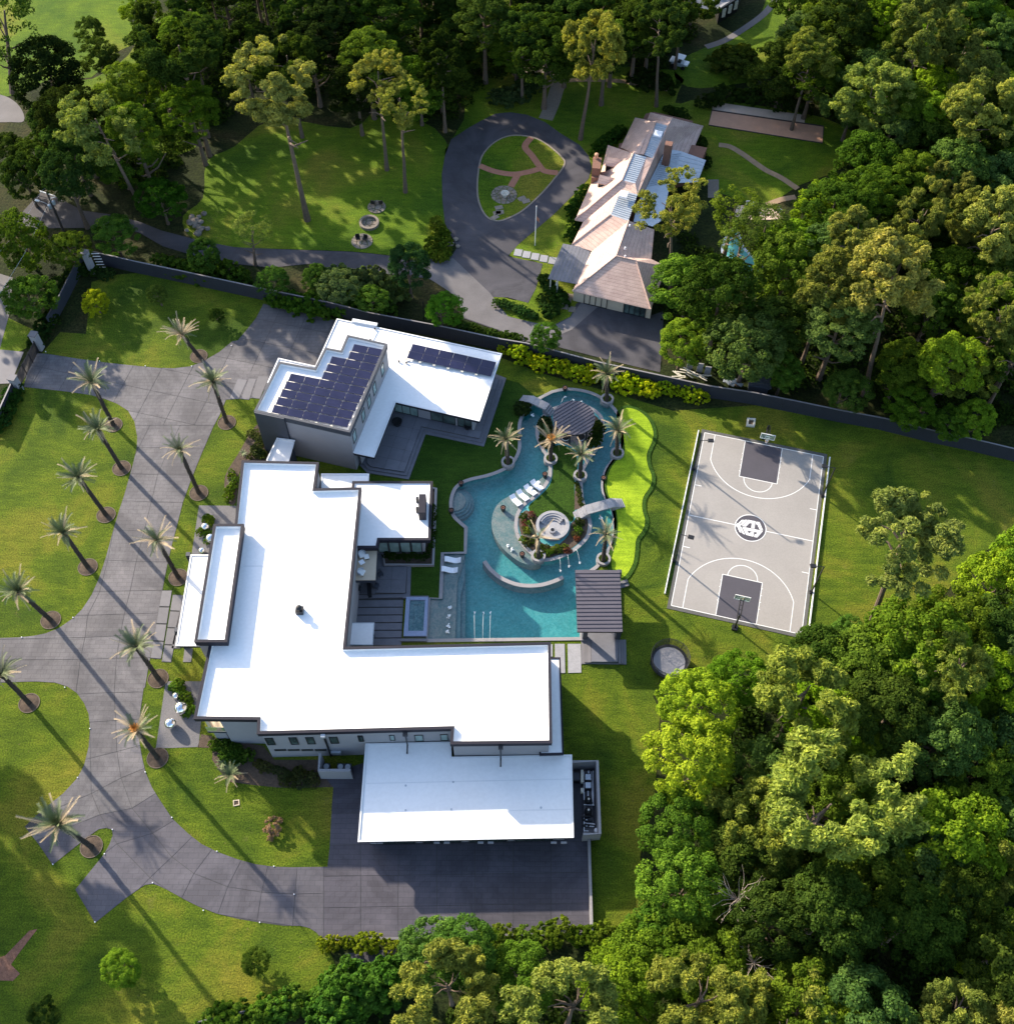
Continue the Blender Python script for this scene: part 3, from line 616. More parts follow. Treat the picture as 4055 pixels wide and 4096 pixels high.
# putting green with raised fringe
grn = smooth(G('E', [(1622, 400), (1660, 387), (1715, 405), (1765, 450), (1792, 515), (1786, 570), (1758, 635), (1762, 700), (1784, 760), (1776, 815), (1738, 875), (1732, 940), (1748, 1005), (1732, 1060), (1700, 1105), (1692, 1180), (1680, 1240), (1640, 1305), (1600, 1315), (1570, 1270), (1565, 1215), (1590, 1120), (1600, 1050), (1590, 950), (1555, 880), (1540, 820), (1548, 750), (1580, 690), (1635, 630), (1632, 560), (1625, 480), (1612, 430)]), 4)
pg = thing('putting_green', 'bright lime putting green curving along the right side of the pool', 'putting green')
MB().prism(offset(grn, -.5), 0, .1).build('fringe', 'fringe', pg)
MB().prism(grn, .08, .12).build('green', 'putting', pg)
c = g('E', 1690, 700); MB().lathe((c.x, c.y, .12), [(.07, .004), (.01, .004)], 10, False).build('cup', 'metal_dark', pg)

# ================================================================== PATIOS
def patio(name, label, poly, z, rz, steps=2, du=1.4, dv=1.4, w_=.42):
    t = thing(name, label, 'patio')
    for k in range(steps):
        zz = z*(k+1)/(steps+1); MB().ring(offset(poly, w_*k), offset(poly, w_*(k+1)+.02), 0, zz).build('step', 'patio', t)
    inn = offset(poly, w_*steps); MB().prism(inn, 0, z-.02).build('base', 'joint', t)
    c = inn[0]; slabs(inn, lattice(c, rz, du, dv, (-22, 22), (-22, 22)), z, 'patio', t, 'stone_slab', gap=.03, t=.03)
gp = G('E', [(990, 225), (868, 597), (550, 530), (458, 778), (230, 742), (190, 700), (250, 480), (380, 330), (700, 200), (900, 190)])
patio('guest_patio', 'dark stone terrace with two steps wrapping the guest house', gp, .45, GRZ, 2, 1.8, 1.8)
mp = G('E', [(472, 1243), (466, 1418), (430, 1425), (100, 1432), (100, 1150), (300, 1170), (330, 1243)])
patio('house_patio', 'dark stone terrace below the wooden balcony of the main house', mp, .4, 0, 1, 1.8, 1.8, .5)
ss = thing('striped_terrace', 'terrace of six long dark stone treads beside the hot tub', 'terrace')
MB().prism(G('E', [(100, 1432), (430, 1425), (418, 1680), (100, 1690)]), 0, .04).build('base', 'joint', ss)
for k in range(6):
    y0 = 1438+k*42; MB().prism(G('E', [(100, y0+2), (428-k*2, y0), (426-k*2, y0+36), (100, y0+38)]), 0, .14).build('tread', 'patio', ss)
MB().prism(G('E', [(425, 1412), (566, 1412), (566, 1424), (425, 1424)], .3), 0, .3).build('border', 'patio', ss)
MB().prism(G('E', [(410, 1645), (556, 1645), (556, 1660), (410, 1660)], .3), 0, .3).build('border', 'patio', ss)

# ================================================================== BUILDINGS
def flat_roof(t, poly, z, par=.45, fas=.75, deck='white_roof', cap='fascia', fmat='fascia', capw=.32, ledge='white_ledge'):
    inn = offset(poly, capw)
    MB().prism(offset(poly, capw-.01 if par > .1 else .10), z-par-.25, z-par).build('roof', deck, t)
    MB().ring(poly, offset(poly, .12), z-fas, z-.03).build('fascia', fmat, t)
    if par > .1:
        MB().ring(offset(poly, .125), inn, z-par-.2, z-.03).build('parapet', ledge, t)
        MB().ring(offset(poly, -.03), offset(inn, -.02), z-.03, z+.02).build('parapet_cap', cap, t)
    else:
        MB().ring(offset(poly, -.03), offset(poly, .15), z-.03, z+.03).build('drip_edge', cap, t)
def walls(t, poly, z0, z1, mat='stucco', name='wall'): return MB().prism(poly, z0, z1, False).build(name, mat, t)
def window(t, tile, quad, a, b, pane='glass', out=.05, name='window', mull=0):
    # quad: four measured corners of the opening on the wall plane a-b
    P = [onwall(tile, x, y, a, b) for x, y in quad]
    d = Vector((b[0]-a[0], b[1]-a[1], 0)).normalized(); nrm = Vector((d.y, -d.x, 0))
    if nrm.dot(CAM-P[0]) < 0: nrm = -nrm
    us = [(p-Vector((a[0], a[1], 0))).dot(d) for p in P]; zs = [p.z for p in P]
    us.sort(); zs.sort(); u0, u1, z0, z1 = (us[0]+us[1])/2, (us[2]+us[3])/2, (zs[0]+zs[1])/2, (zs[2]+zs[3])/2
    wallwin(t, a, d, nrm, u0, u1, z0, z1, pane, out, name, mull)
def wallwin(t, a, d, nrm, u0, u1, z0, z1, pane='glass', out=.05, name='window', mull=0):
    o = Vector((a[0], a[1], 0)); rz = math.atan2(d.y, d.x); m = MB(); f = .09
    c = lambda u, z, q=out: tuple(o+d*u+nrm*q*.5+Vector((0, 0, z)))
    m.box(c((u0+u1)/2, z0+f/2), (u1-u0, out+.04, f), rz).box(c((u0+u1)/2, z1-f/2), (u1-u0, out+.04, f), rz)
    m.box(c(u0+f/2, (z0+z1)/2), (f, out+.04, z1-z0-2*f), rz).box(c(u1-f/2, (z0+z1)/2), (f, out+.04, z1-z0-2*f), rz)
    for k in range(mull): u = u0+(u1-u0)*(k+1)/(mull+1); m.box(c(u, (z0+z1)/2), (f, out+.03, z1-z0-2*f), rz)
    w_ = m.build(name, 'metal_dark', t)
    MB().box(c((u0+u1)/2, (z0+z1)/2, 0), (u1-u0-f, out, z1-z0-f), rz).build('pane', pane, w_)
MZ = 8.0
house = thing('modern_house', 'large modern house with blinding white flat roofs, dark parapets and pale grey walls', 'house')
mr = [tuple(g(t, x, y, MZ)[:2]) for t, x, y in (('D', 1322, 672), ('D', 1742, 682), ('D', 1722, 826), ('E', 198, 820), ('E', 112, 1692), ('E', 1232, 1666), ('I', 1240, 378), ('I', 684, 384), ('I', 690, 300), ('H', 1405, 328), ('H', 1408, 250), ('H', 1058, 246), ('D', 1285, 1010))]
flat_roof(house, mr, MZ)
wp = offset(mr, .25); sw = tuple(g('H', 1270, 390)[:2])
wl = [p for p in wp[:11]]+[(sw[0], wp[10][1]), (sw[0], 52.0), (wp[12][0]+.5, 54)]
walls(house, wl, 0, MZ-.7)
# corner terrace under the south-west overhang
tp = [(sw[0], wp[10][1]), (sw[0], 51.5), (wp[11][0]+.3, 51.5), (wp[11][0]+.25, wp[11][1])]
MB().prism(tp, 3.6, 3.9).build('balcony_floor', 'beige', house); MB().prism(offset(tp, -.05), 3.3, 3.59).build('balcony_edge', 'slate', house)
MB().strip([tp[3], tp[0]], .04, 3.9, 4.9).build('balustrade', 'rail_glass', house)
MB().prism(offset(tp, .3), 0, 3.28, False).build('wall', 'stucco', house)
MB().box((tp[3][0]+.5, tp[3][1]+.2, 5.6), (.35, .35, 3.4)).build('column', 'beige', house)
# south windows
wa, wb = wp[9], wp[8]
for q in ([(810, 552), (903, 552), (943, 627), (850, 627)], [(1070, 546), (1162, 546), (1200, 622), (1110, 622)], [(1256, 545), (1343, 541), (1380, 617), (1290, 618)], [(1510, 540), (1606, 540), (1637, 610), (1545, 612)], [(1830, 532), (1890, 532), (1905, 589), (1850, 590)]):
    window(house, 'Z1', q, wa, wb)
for q in ([(178, 337), (208, 336), (212, 368), (184, 368)], [(350, 334), (380, 334), (384, 363), (356, 363)], [(487, 334), (536, 333), (540, 366), (492, 367)], [(627, 330), (670, 329), (675, 363), (633, 363)]):
    window(house, 'I', q, wa, wb, 'glass_curtain')
for x in (920, 1068, 1216, 1362):
    window(house, 'Z1', [(x, 676), (x+128, 674), (x+134, 688), (x+6, 692)], wa, wb, name='slit_window')
for x0, x1 in (((1465, 530), (1570, 770)),):
    a = onwall('Z1', *x0, wa, wb); b = onwall('Z1', *x1, wa, wb); MB().tube([(a.x, a.y-.12, MZ-.6), (a.x, a.y-.12, .2)], .12).build('downpipe', 'metal_dark', house)
for x in (430, 1440): pass
for q, zz in ((g('I', 437, 320, 7.9), 4.0), (g('I', 960, 392, 7.9), 4.0)):
    MB().tube([(q.x, q.y-.05, 7.5), (q.x, q.y-.05, 4.3), (q.x, q.y-1.0, 4.05)], .09).build('downpipe', 'metal_dark', house)
    MB().box((q.x, q.y-.12, 7.55), (.5, .35, .35)).build('scupper', 'metal_dark', house)
q = g('Z1', 1455, 515, 7.6); MB().box((q.x, q.y-.2, 7.6), (.45, .35, .4)).build('security_light', 'galv', house)
# little lit return at the foot of the wall
q = [tuple(g('Z1', x, y)[:2]) for x, y in ((795, 755), (865, 755), (900, 790), (1400, 792))]
# raised entry volume and the lower porch roof
EZ = 9.0
er = [tuple(g('D', x, y, EZ)[:2]) for x, y in ((1168, 1020), (1332, 1020), (1240, 1665), (1062, 1665))]
flat_roof(house, er, EZ, par=.55, fas=1.0)
MB().prism(offset(er, .2), 0, EZ-.9, False).build('wall', 'stucco', house)
pr = [tuple(g('D', x, y, 5.2)[:2]) for x, y in ((1042, 1188), (1150, 1188), (1110, 1686), (960, 1686))]
flat_roof(house, pr, 5.2, par=.05, fas=.5, cap='white_ledge')
for x, y in ((990, 1640), (1050, 1230)):
    c = g('D', x, y, 2.5); MB().box((c.x, c.y, 2.3), (.5, .5, 4.6)).build('column', 'slate', house)
# link roof west, link between the houses
lk = [tuple(g('Z2', x, y, 4.2)[:2]) for x, y in ((295, 1370), (490, 1395), (420, 1640), (400, 1760), (150, 1760), (185, 1600))]
flat_roof(house, lk, 4.2, par=.2, fas=.35, capw=.15, cap='white_ledge'); walls(house, offset(lk, .3), 0, 3.9, 'slate')
# lower living wing
LZ = 5.0
lw = [tuple(g(t, x, y, LZ)[:2]) for t, x, y in (('E', 235, 786), ('E', 588, 786), ('E', 575, 1107), ('E', 297, 1107), ('E', 288, 1150), ('E', 120, 1150), ('E', 150, 786))]
flat_roof(house, lw, LZ, par=.12, fas=.7)
lwin = offset(lw, .9); walls(house, lwin, 0, LZ-.65)
# glass doors of the living wing
a, b = lwin[3], lwin[2]; d = Vector((b[0]-a[0], b[1]-a[1], 0)); L = d.length; d.normalize(); nrm = Vector((d.y, -d.x, 0))
nrm = nrm if nrm.y < 0 else -nrm
for k in range(4):
    wallwin(house, a, d, nrm, .25+k*(L-.5)/4, .25+(k+1)*(L-.5)/4-.05, .5, 3.8, 'glass_curtain', name='glass_door')
gr2 = [tuple(g(t, x, y, 4.6)[:2]) for t, x, y in (('E', -20, 745), ('E', 240, 745), ('E', 238, 786), ('E', 220, 815), ('E', -20, 825))]
flat_roof(house, gr2, 4.6, par=.05, fas=.4, cap='white_ledge'); walls(house, offset(gr2, .3), 0, 4.3)
pbx = G('E', [(300, 1110), (325, 1243), (590, 1243), (608, 820), (590, 820), (575, 1110)])
MB().strip(G('E', [(312, 1130), (325, 1240), (590, 1240), (606, 822), (585, 822)], .5), .3, 0, .5).build('planter_wall', 'coping', house)
sheet('plant_bed', G('E', [(290, 1080), (325, 1238), (588, 1238), (603, 822), (560, 822), (560, 1080)]), .2, 'mulch')
# chimney
ch = thing('chimney', 'tall dark brown chimney box standing on the white living wing roof', 'chimney')
cq = [tuple(g('E', x, y, 6.6)[:2]) for x, y in ((513, 855), (551, 855), (549, 958), (510, 958))]
MB().prism(cq, LZ-.13, 6.6).build('stack', 'fascia', ch, bevel=.03)
for y in (885, 940): c = g('E', 504, y, 5.4); MB().box((c.x, c.y, 5.3), (.3, .35, .9)).build('flue', 'metal_dark', ch)
# balcony
bz = 3.9
bq = [tuple(g('E', x, y, bz)[:2]) for x, y in ((120, 1150), (287, 1150), (278, 1328), (120, 1328))]
MB().prism(offset(bq, .06), bz-.12, bz).build('balcony_deck', 'beige', house); MB().prism(bq, bz-.6, bz-.125).build('balcony_edge', 'slate', house)
c = g('E', 285, 1330, 1.5); MB().box((c.x-.3, c.y+.1, 1.6), (.35, .35, 3.2)).build('column', 'slate', house)
# white canopy over the side door
cz = [tuple(g('E', x, y, 3.2)[:2]) for x, y in ((140, 1560), (268, 1560), (260, 1680), (134, 1680))]
cn = thing('flat_canopy', 'square white canopy roof in the corner beside the striped terrace', 'canopy')
MB().prism(cz, 3.0, 3.2).build('roof', 'white_roof', cn); MB().ring(offset(cz, -.03), offset(cz, .06), 2.95, 3.23).build('edge', 'galv', cn)
for p in offset(cz, .25): MB().box((p[0], p[1], 1.49), (.12, .12, 2.98)).build('post', 'metal_dark', cn)
# east strip canopy
es = [tuple(g(t, x, y, 4.6)[:2]) for t, x, y in (('E', 1180, 1750), ('E', 1285, 1750), ('I', 1303, 438), ('I', 1172, 442))]
flat_roof(house, es, 4.6, par=.06, fas=.45); walls(house, offset(es, .5), 0, 4.3)
# garage wing
GZ = 3.8
gq = [tuple(g('I', x, y, GZ)[:2]) for x, y in ((180, 918), (1358, 895), (1348, 443), (690, 455), (688, 372), (222, 382))]
flat_roof(house, gq, GZ, par=.08, fas=.4, cap='white_ledge', fmat='fascia'); gwp = offset(gq, .8); walls(house, gwp, 0, GZ-.3)
a, b = Vector(gwp[0]), Vector(gwp[1]); d = (b-a).to_3d(); L = d.length; d.normalize(); nrm = Vector((d.y, -d.x, 0)); nrm = nrm if nrm.y < 0 else -nrm
for k in range(4):
    u0 = .8+k*(L-1.2)/4; wallwin(house, tuple(a), d, nrm, u0, u0+(L-1.2)/4-.8, .02, 2.9, 'glass', .08, 'garage_door', 3)
for x in (265, 300, 610, 665, 850, 905, 1250, 1305):
    c = g('I', x, 928, GZ-.5); MB().box((c.x, c.y+.1, GZ-.55), (.6, .2, .2)).build('scupper', 'stucco', house)
for (t_, z, pts) in (('I', GZ-.075, ((225, 600), (1345, 575))), ('I', GZ-.075, ((222, 765), (1350, 740))), ('I', MZ-.44, ((-300, 150), (1225, 130))), ('I', MZ-.44, ((-300, -60), (1220, -80))), ('D', MZ-.44, ((1330, 1250), (1890, 1240)))):
    MB().strip([tuple(g(t_, x, y, z)[:2]) for x, y in pts], .12, z-.01, z+.012).build('membrane_seam', 'white_ledge', house)
for x, y in ((440, 610), (440, 745), (690, 740), (1180, 730), (700, 590)):
    c = g('I', x, y, GZ); MB().lathe((c.x, c.y, GZ-.08), [(.12, 0), (.12, .04), (.01, .05)], 10, False).build('roof_drain', 'galv', house)
# roof vent
vt = thing('roof_vent', 'small dark roof vent with a round cowl on the main white roof', 'vent')
c = g('D', 1640, 1500, MZ-.45); MB().box((c.x, c.y, MZ-.1), (.85, .8, .7)).build('box', 'metal_dark', vt, bevel=.03)
MB().lathe((c.x, c.y, MZ+.25), [(.12, 0), (.12, .25), (.32, .25), (.34, .4), (.12, .55), (.01, .56)], 16, False).build('cowl', 'metal_dark', vt)
# utility enclosures
def enclosure(name, label, pts, z=2.4, open_=True):
    t = thing(name, label, 'wall enclosure'); MB().strip(pts, .3, 0, z).build('wall', 'stucco', t); return t
e1 = enclosure('service_enclosure', 'grey walled yard full of pool pumps and pipes beside the garage', [tuple(g('I', x, y, 2.4)[:2]) for x, y in ((1350, 480), (1488, 475), (1502, 872), (1410, 875))])
e2 = enclosure('service_enclosure', 'small grey walled recess with air conditioners against the south wall', [tuple(g('Z1', x, y, 2.6)[:2]) for x, y in ((1420, 720), (1405, 905), (1755, 905))], 2.6)
sheet('service_yard', [tuple(g('I', x, y)[:2]) for x, y in ((1350, 500), (1480, 495), (1500, 900), (1355, 905))], .035, 'asphalt')
# pumps, filters and pipes
padp = G('I', [(1413, 530), (1450, 530), (1468, 865), (1415, 865)], .15); sheet('equipment_pad', padp, .15, 'paver', t=.12)
for k, y in enumerate((565, 610)):
    c = g('I', 1437, y, 1.0); hp = thing('pool_heater', ('first' if not k else 'second')+' dark square pool heater from the top of the pump yard', 'heater', (c.x, c.y, .15), 'pool heaters in the pump yard')
    MB().box((c.x, c.y, .6), (.75, .8, .9)).build('case', 'metal_dark', hp, bevel=.03); MB().box((c.x, c.y, 1.08), (.6, .62, .05)).build('grille', 'galv', hp)
for k, y in enumerate((685, 745)):
    c = g('I', 1440, y, 1.2); hp = thing('pool_filter', ('upper' if not k else 'lower')+' round black pool filter tank with pale dial in the pump yard', 'filter tank', (c.x, c.y, .15), 'pool filter tanks')
    MB().lathe((c.x, c.y, .15), [(.3, 0), (.42, .2), (.42, .8), (.3, 1.05), (.1, 1.15), (.01, 1.16)], 20, False).build('tank', 'metal_dark', hp, sm=True); MB().lathe((c.x, c.y, 1.25), [(.12, 0), (.12, .1), (.01, .1)], 12, False).build('valve', 'cream', hp)
pumps = [(1425, 780), (1440, 778), (1455, 776), (1430, 800), (1448, 802), (1436, 825), (1452, 828), (1428, 830)]
for k, (x, y) in enumerate(pumps):
    c = g('I', x, y, .5); hp = thing('pool_pump', 'black pool pump number %s counted from the top in the lower pump cluster' % ('one two three four five six seven eight'.split()[k]), 'pump', (c.x, c.y, .15), 'pool pumps')
    MB().tube([(c.x-.22, c.y, .4), (c.x+.25, c.y, .4)], .13, 10).build('motor', 'metal_dark', hp); MB().lathe((c.x-.25, c.y, .15), [(.15, 0), (.15, .45), (.01, .5)], 12, False).build('strainer', 'metal_dark', hp)
pipes = thing('pipework', 'white plastic pipes running along the pump yard pad', 'pipes')
def pt(*P, r=.05):
    MB().tube([tuple(g('I', x, y, z)) for x, y, z in P], r, 6).build('pipe', 'white_plastic', pipes)
pt((1413, 535, .6), (1415, 690, .6)); pt((1455, 535, .5), (1462, 700, .5)); pt((1413, 685, .6), (1450, 685, .6)); pt((1413, 715, .6), (1470, 718, .6)); pt((1437, 640, .6), (1437, 668, .6), r=.07)
pt((1413, 795, .5), (1435, 800, .6)); pt((1413, 815, .5), (1475, 822, .5)); pt((1410, 830, .5), (1470, 835, .5)); pt((1415, 770, .5), (1415, 862, .5)); pt((1415, 858, .4), (1440, 860, .4)); pt((1465, 530, .4), (1466, 720, .4)); pt((1440, 530, .8), (1440, 550, .8), r=.07)
bx = thing('control_boxes', 'row of pale grey electrical boxes along the pump pad', 'electrical boxes')
for y in (540, 562, 585, 640):
    c = g('I', 1404, y, 1.1); MB().box((c.x, c.y, 1.1), (.3, .5, .5)).build('box', 'cream', bx, bevel=.02)
c = g('I', 1372, 560, 1.0); t_ = thing('generator', 'dark grey generator box against the garage side wall', 'generator', (c.x, c.y, 0)); MB().box((c.x, c.y, .5), (.9, 1.0, 1.0)).build('case', 'metal_dark', t_, bevel=.04); MB().box((c.x, c.y, 1.02), (.7, .8, .05)).build('lid', 'slate', t_)
c = g('I', 1482, 858, .3); tag(MB().lathe((c.x, c.y, 0.04), [(.25, 0), (.25, .5), (.01, .52)], 14, False).build('bucket', 'white_plastic'), 'white round bucket in the lower corner of the pump yard', 'bucket')
for k, (x, y) in enumerate(((1490, 868), (1645, 870), (1725, 872))):
    c = g('Z1', x, y, .8); hp = thing('air_conditioner', ('left', 'middle', 'right')[k]+' of the three grey outdoor air conditioner units in the small recess', 'air conditioner', (c.x, c.y, 0), 'air conditioners in the recess')
    MB().box((c.x, c.y, .45), (.75, .75, .9)).build('case', 'slate', hp, bevel=.03); MB().lathe((c.x, c.y, .9), [(.3, 0), (.3, .05), (.01, .05)], 16, False).build('fan_grille', 'galv', hp)
q = onwall('Z1', 1615, 750, wa, wb); MB().box((q.x, q.y-.15, max(q.z, 1.3)), (1.1, .25, .6)).build('meter_box', 'galv', house)

# ---------------- guest house
guest = thing('guest_house', 'white roofed guest house with a solar panelled upper storey and slate walls', 'house')
GL = 4.0
gl = [tuple(g(t, x, y, GL)[:2]) for t, x, y in (('Z2', 950, 66), ('E', 966, 88), ('E', 843, 457), ('E', 386, 353), ('E', 268, 655), ('E', 160, 632), ('Z2', 60, 1180), ('Z2', 70, 1060), ('Z2', 190, 765), ('Z2', 310, 497), ('Z2', 715, 585))]
gl = [gl[0], gl[1], gl[2], gl[3], gl[4], gl[5], gl[8], gl[9], gl[10]]
flat_roof(guest, gl, GL, par=.08, fas=.45, cap='white_ledge')
glw = offset(gl, 1.0)
walls(guest, [p for p in glw[:4]]+[glw[5], glw[6], glw[7], glw[8]], 0, GL-.4)
TZ = 8.5
tw = [tuple(g('Z2', x, y, TZ)[:2]) for x, y in ((45, 1078), (318, 536), (708, 608), (822, 383), (993, 415), (1065, 245), (1500, 342), (1090, 1310), (375, 1148))]
flat_roof(guest, tw, TZ, par=.5, fas=.9, capw=.3, cap='slate', fmat='slate')
tww = offset(tw, .12); walls(guest, tww, 0, TZ-.85)
a, b = Vector(tww[0]), Vector(tww[8]); d = (b-a).normalized(); nn = Vector((d.y, -d.x)); nn = nn if nn.y < 0 else -nn
MB().prism([tuple(a-d*.05), tuple(b), tuple(b+nn*.35), tuple(a+nn*.35-d*.05)], 0, TZ).build('slate_wall', 'slate', guest)
a, b = tww[7], tww[6]
for q in ([(1437, 572), (1447, 570), (1466, 686), (1447, 728)], [(1350, 790), (1358, 786), (1380, 880), (1362, 930)], [(1290, 935), (1300, 925), (1312, 1000), (1302, 1040)], [(1228, 1085), (1238, 1080), (1256, 1180), (1240, 1232)], [(1130, 1320), (1140, 1312), (1164, 1400), (1145, 1450)]):
    P = [onwall('Z2', x, y, a, b) for x, y in q]; d = Vector((b[0]-a[0], b[1]-a[1], 0)).normalized(); nrm = Vector((d.y, -d.x, 0)); nrm = nrm if nrm.x > 0 else -nrm
    u = sum((p-Vector((*a, 0))).dot(d) for p in P)/4
    wallwin(guest, a, d, nrm, u-.55, u+.55, 5.0, 7.0, 'glass_curtain')
# courtyard glazing
a, b = glw[2], glw[3]; d = Vector((b[0]-a[0], b[1]-a[1], 0)); L = d.length; d.normalize(); nrm = Vector((d.y, -d.x, 0)); nrm = nrm if nrm.y < 0 else -nrm
wallwin(guest, a, d, nrm, L-3.6, L-.3, .5, 3.3, 'glass_curtain', name='glass_door', mull=2)
wallwin(guest, a, d, nrm, 2.6, 6.0, .5, 3.3, 'glass', name='glass_door', mull=1); wallwin(guest, a, d, nrm, .3, 2.3, .5, 3.3, 'glass', name='glass_door', mull=1)
for x, y in ((810, 500), (905, 280)):
    c = g('E', x, y, .5); MB().box((c.x, c.y, 2.2), (.3, .3, 3.4)).build('post', 'galv', guest)
# solar panels
def solar(tile, o, ex, ey, z, ncols, label, t=None):
    O_ = g(tile, *o, z); X = (g(tile, *ex, z)-O_); X.z = 0; Y = (g(tile, *ey, z)-O_); Y.z = 0
    return O_, X, Y
pan = MB(); pan.box((0, 0, 0), (1, 1, .04)); 
def panel_mesh(w_, h_):
    a = MB().box((0, 0, 0), (w_, h_, .035)).mesh('frame', 'solar_frame'); b = MB().box((0, 0, .021), (w_-.05, h_-.05, .012)).mesh('cells', 'solar'); return a, b
fm, cm = panel_mesh(2.14, 1.10); clipm = MB().box((0, 0, 0), (.34, .3, .12)).mesh('ballast', 'cream')
O0 = g('Z2', 250, 1050, TZ-.1); O1 = g('Z2', 1080, 1215, TZ-.1); X = (O1-O0); X.z = 0; ncol = 5; X = X/ncol
O2 = g('Z2', 430, 705, TZ-.1); Y = (O2-O0); Y.z = 0; Y = Y/4
rz = math.atan2(X.y, X.x); xw = X.length; yw = Y.length
arr = thing('solar_array', 'stepped array of 38 dark blue solar panels on the guest house upper roof', 'solar panels', (O0.x, O0.y, TZ-.3))
def add_panel(t, P):
    f = bpy.data.objects.new('solar_panel', fm); col.objects.link(f); f.parent = t; f.matrix_parent_inverse = Matrix.Translation(-t.location)
    f.location = P; f.rotation_euler = (R(4), 0, rz); c = bpy.data.objects.new('cells', cm); col.objects.link(c); c.parent = f
    b = bpy.data.objects.new('ballast', clipm); col.objects.link(b); b.parent = f; b.location = (-1.05, -.68, -.1)
fm, cm = panel_mesh(xw-.03, yw*.87)
rows = [(0, 5, 0)]*5+[(2, 3, 0)]*3+[(3, 2, 0)]*2
shift = [0]*10
for j in range(10):
    ks = range(5) if j < 5 else (range(2, 5) if j < 8 else range(3, 5))
    for k in ks: add_panel(arr, O0+X*(k+.5)+Y*j)
O0b = g('E', 452, 98, GL+.3); O1b = g('E', 912, 200, GL+.3); Xb = (O1b-O0b)/6; Xb.z = 0; O2b = g('E', 475, 45, GL+.3); Yb = (O2b-O0b); Yb.z = 0
arr2 = thing('solar_array', 'two rows of six solar panels on the low guest house roof', 'solar panels', (O0b.x, O0b.y, GL)); rz = math.atan2(Xb.y, Xb.x)
fm, cm = panel_mesh(Xb.length-.03, 1.2)
for j in range(2):
    for k in range(6): add_panel(arr2, O0b+Xb*(k+.5)+Yb*(.12+j*.72))
# tall thin parapet upstand at the north edge, pipe on the roof
q0, q1 = g('Z2', 1118, 85, GL+.1), g('Z2', 1390, 135, GL+.1); MB().strip([tuple(q0[:2]), tuple(q1[:2])], .5, GL, GL+.25).build('roof_curb', 'white_ledge', guest)
MB().tube([tuple(g('Z2', 1385, 170, GL+.1)), tuple(g('Z2', 1320, 295, GL+.1))], .05, 6).build('conduit', 'galv', guest)
MB().tube([tuple(g('Z2', 1530, 505, GL+.1)), tuple(g('Z2', 1720, 545, GL+.1)), tuple(g('Z2', 1755, 520, GL+.2))], .03, 6).build('conduit', 'metal_dark', guest)
for x, y in ((1628, 532), (1708, 546), (1365, 175), (1315, 295)):
    c = g('Z2', x, y, GL+.1); MB().box(tuple(c), (.2, .2, .2)).build('junction_box', 'metal_dark', guest)
# patio pots (dark round fire tables)
for k, (x, y, r) in enumerate(((395, 470, .85), (780, 492, .7))):
    c = g('E', x, y, .5); t = thing('patio_planter', ('large' if not k else 'smaller')+' round dark planted bowl on the guest terrace, '+('by the inner corner' if not k else 'by the right end glazing'), 'planter', (c.x, c.y, .45))
    MB().lathe((c.x, c.y, .45), [(r*.6, 0), (r*.8, .6), (r*.7, .6), (.01, .5)], 22, False).build('bowl', 'metal_dark', t)

# ---------------- neighbour's house
nh = thing('neighbour_house', 'long old house with pinkish shingle hips, ribbed metal roof strips and two dormers', 'house')
def rface(pts, mat, name='roof', th=.12):
    P = [g(t, x, y, z) for t, x, y, z in pts]; return rfaceP(P, mat, name, th)
def rfaceP(P, mat, name='roof', th=.12, par=None):
    n = len(P); v = [tuple(p) for p in P]+[tuple(p-Vector((0, 0, th))) for p in P]
    nz = sum(P[i].x*P[(i+1) % n].y-P[(i+1) % n].x*P[i].y for i in range(n))
    idx = list(range(n)) if nz > 0 else list(range(n))[::-1]
    f = [tuple(idx), tuple(i+n for i in idx[::-1])]+[(idx[(k+1) % n], idx[k], idx[k]+n, idx[(k+1) % n]+n) for k in range(n)]
    return MB().add(v, f).build(name, mat, par or nh)
B_, N_ = 'B', 'N'
e, r1 = 2.8, 5.6
gSW, gSE, gE = (B_, 1352, 1590, e), (B_, 1780, 1690, e), (B_, 1866, 1455, e)
rA, rB = (B_, 1590, 1400, r1), (B_, 1700, 1425, r1)
rT = (N_, 490, 705, r1+.1)
rface([gSW, gSE, rB, rA], 'shingle'); rface([gSE, gE, rB], 'shingle'); rface([(N_, 490, 705, r1), rA, rB, (N_, 632, 945, e+.9), (N_, 650, 760, e+.9)], 'shingle'); rface([rB, gE, (N_, 632, 945, e+.9)], 'shingle')
rface([gSW, rA, (N_, 490, 705, r1), (N_, 262, 895, 3.2), (B_, 1455, 1370, e)], 'shingle')
# second hip
rface([(N_, 135, 855, e), (N_, 262, 895, 3.2), (N_, 488, 708, r1), (N_, 378, 668, r1-.2)], 'shingle')
rface([(N_, 135, 855, e), (N_, 378, 668, r1-.2), (N_, 440, 515, r1+.2), (N_, 205, 715, e+.1)], 'shingle')
rface([(N_, 440, 515, r1+.2), (N_, 545, 540, r1+.3), (N_, 488, 706, r1), (N_, 378, 668, r1-.2)], 'galv', 'metal_roof')
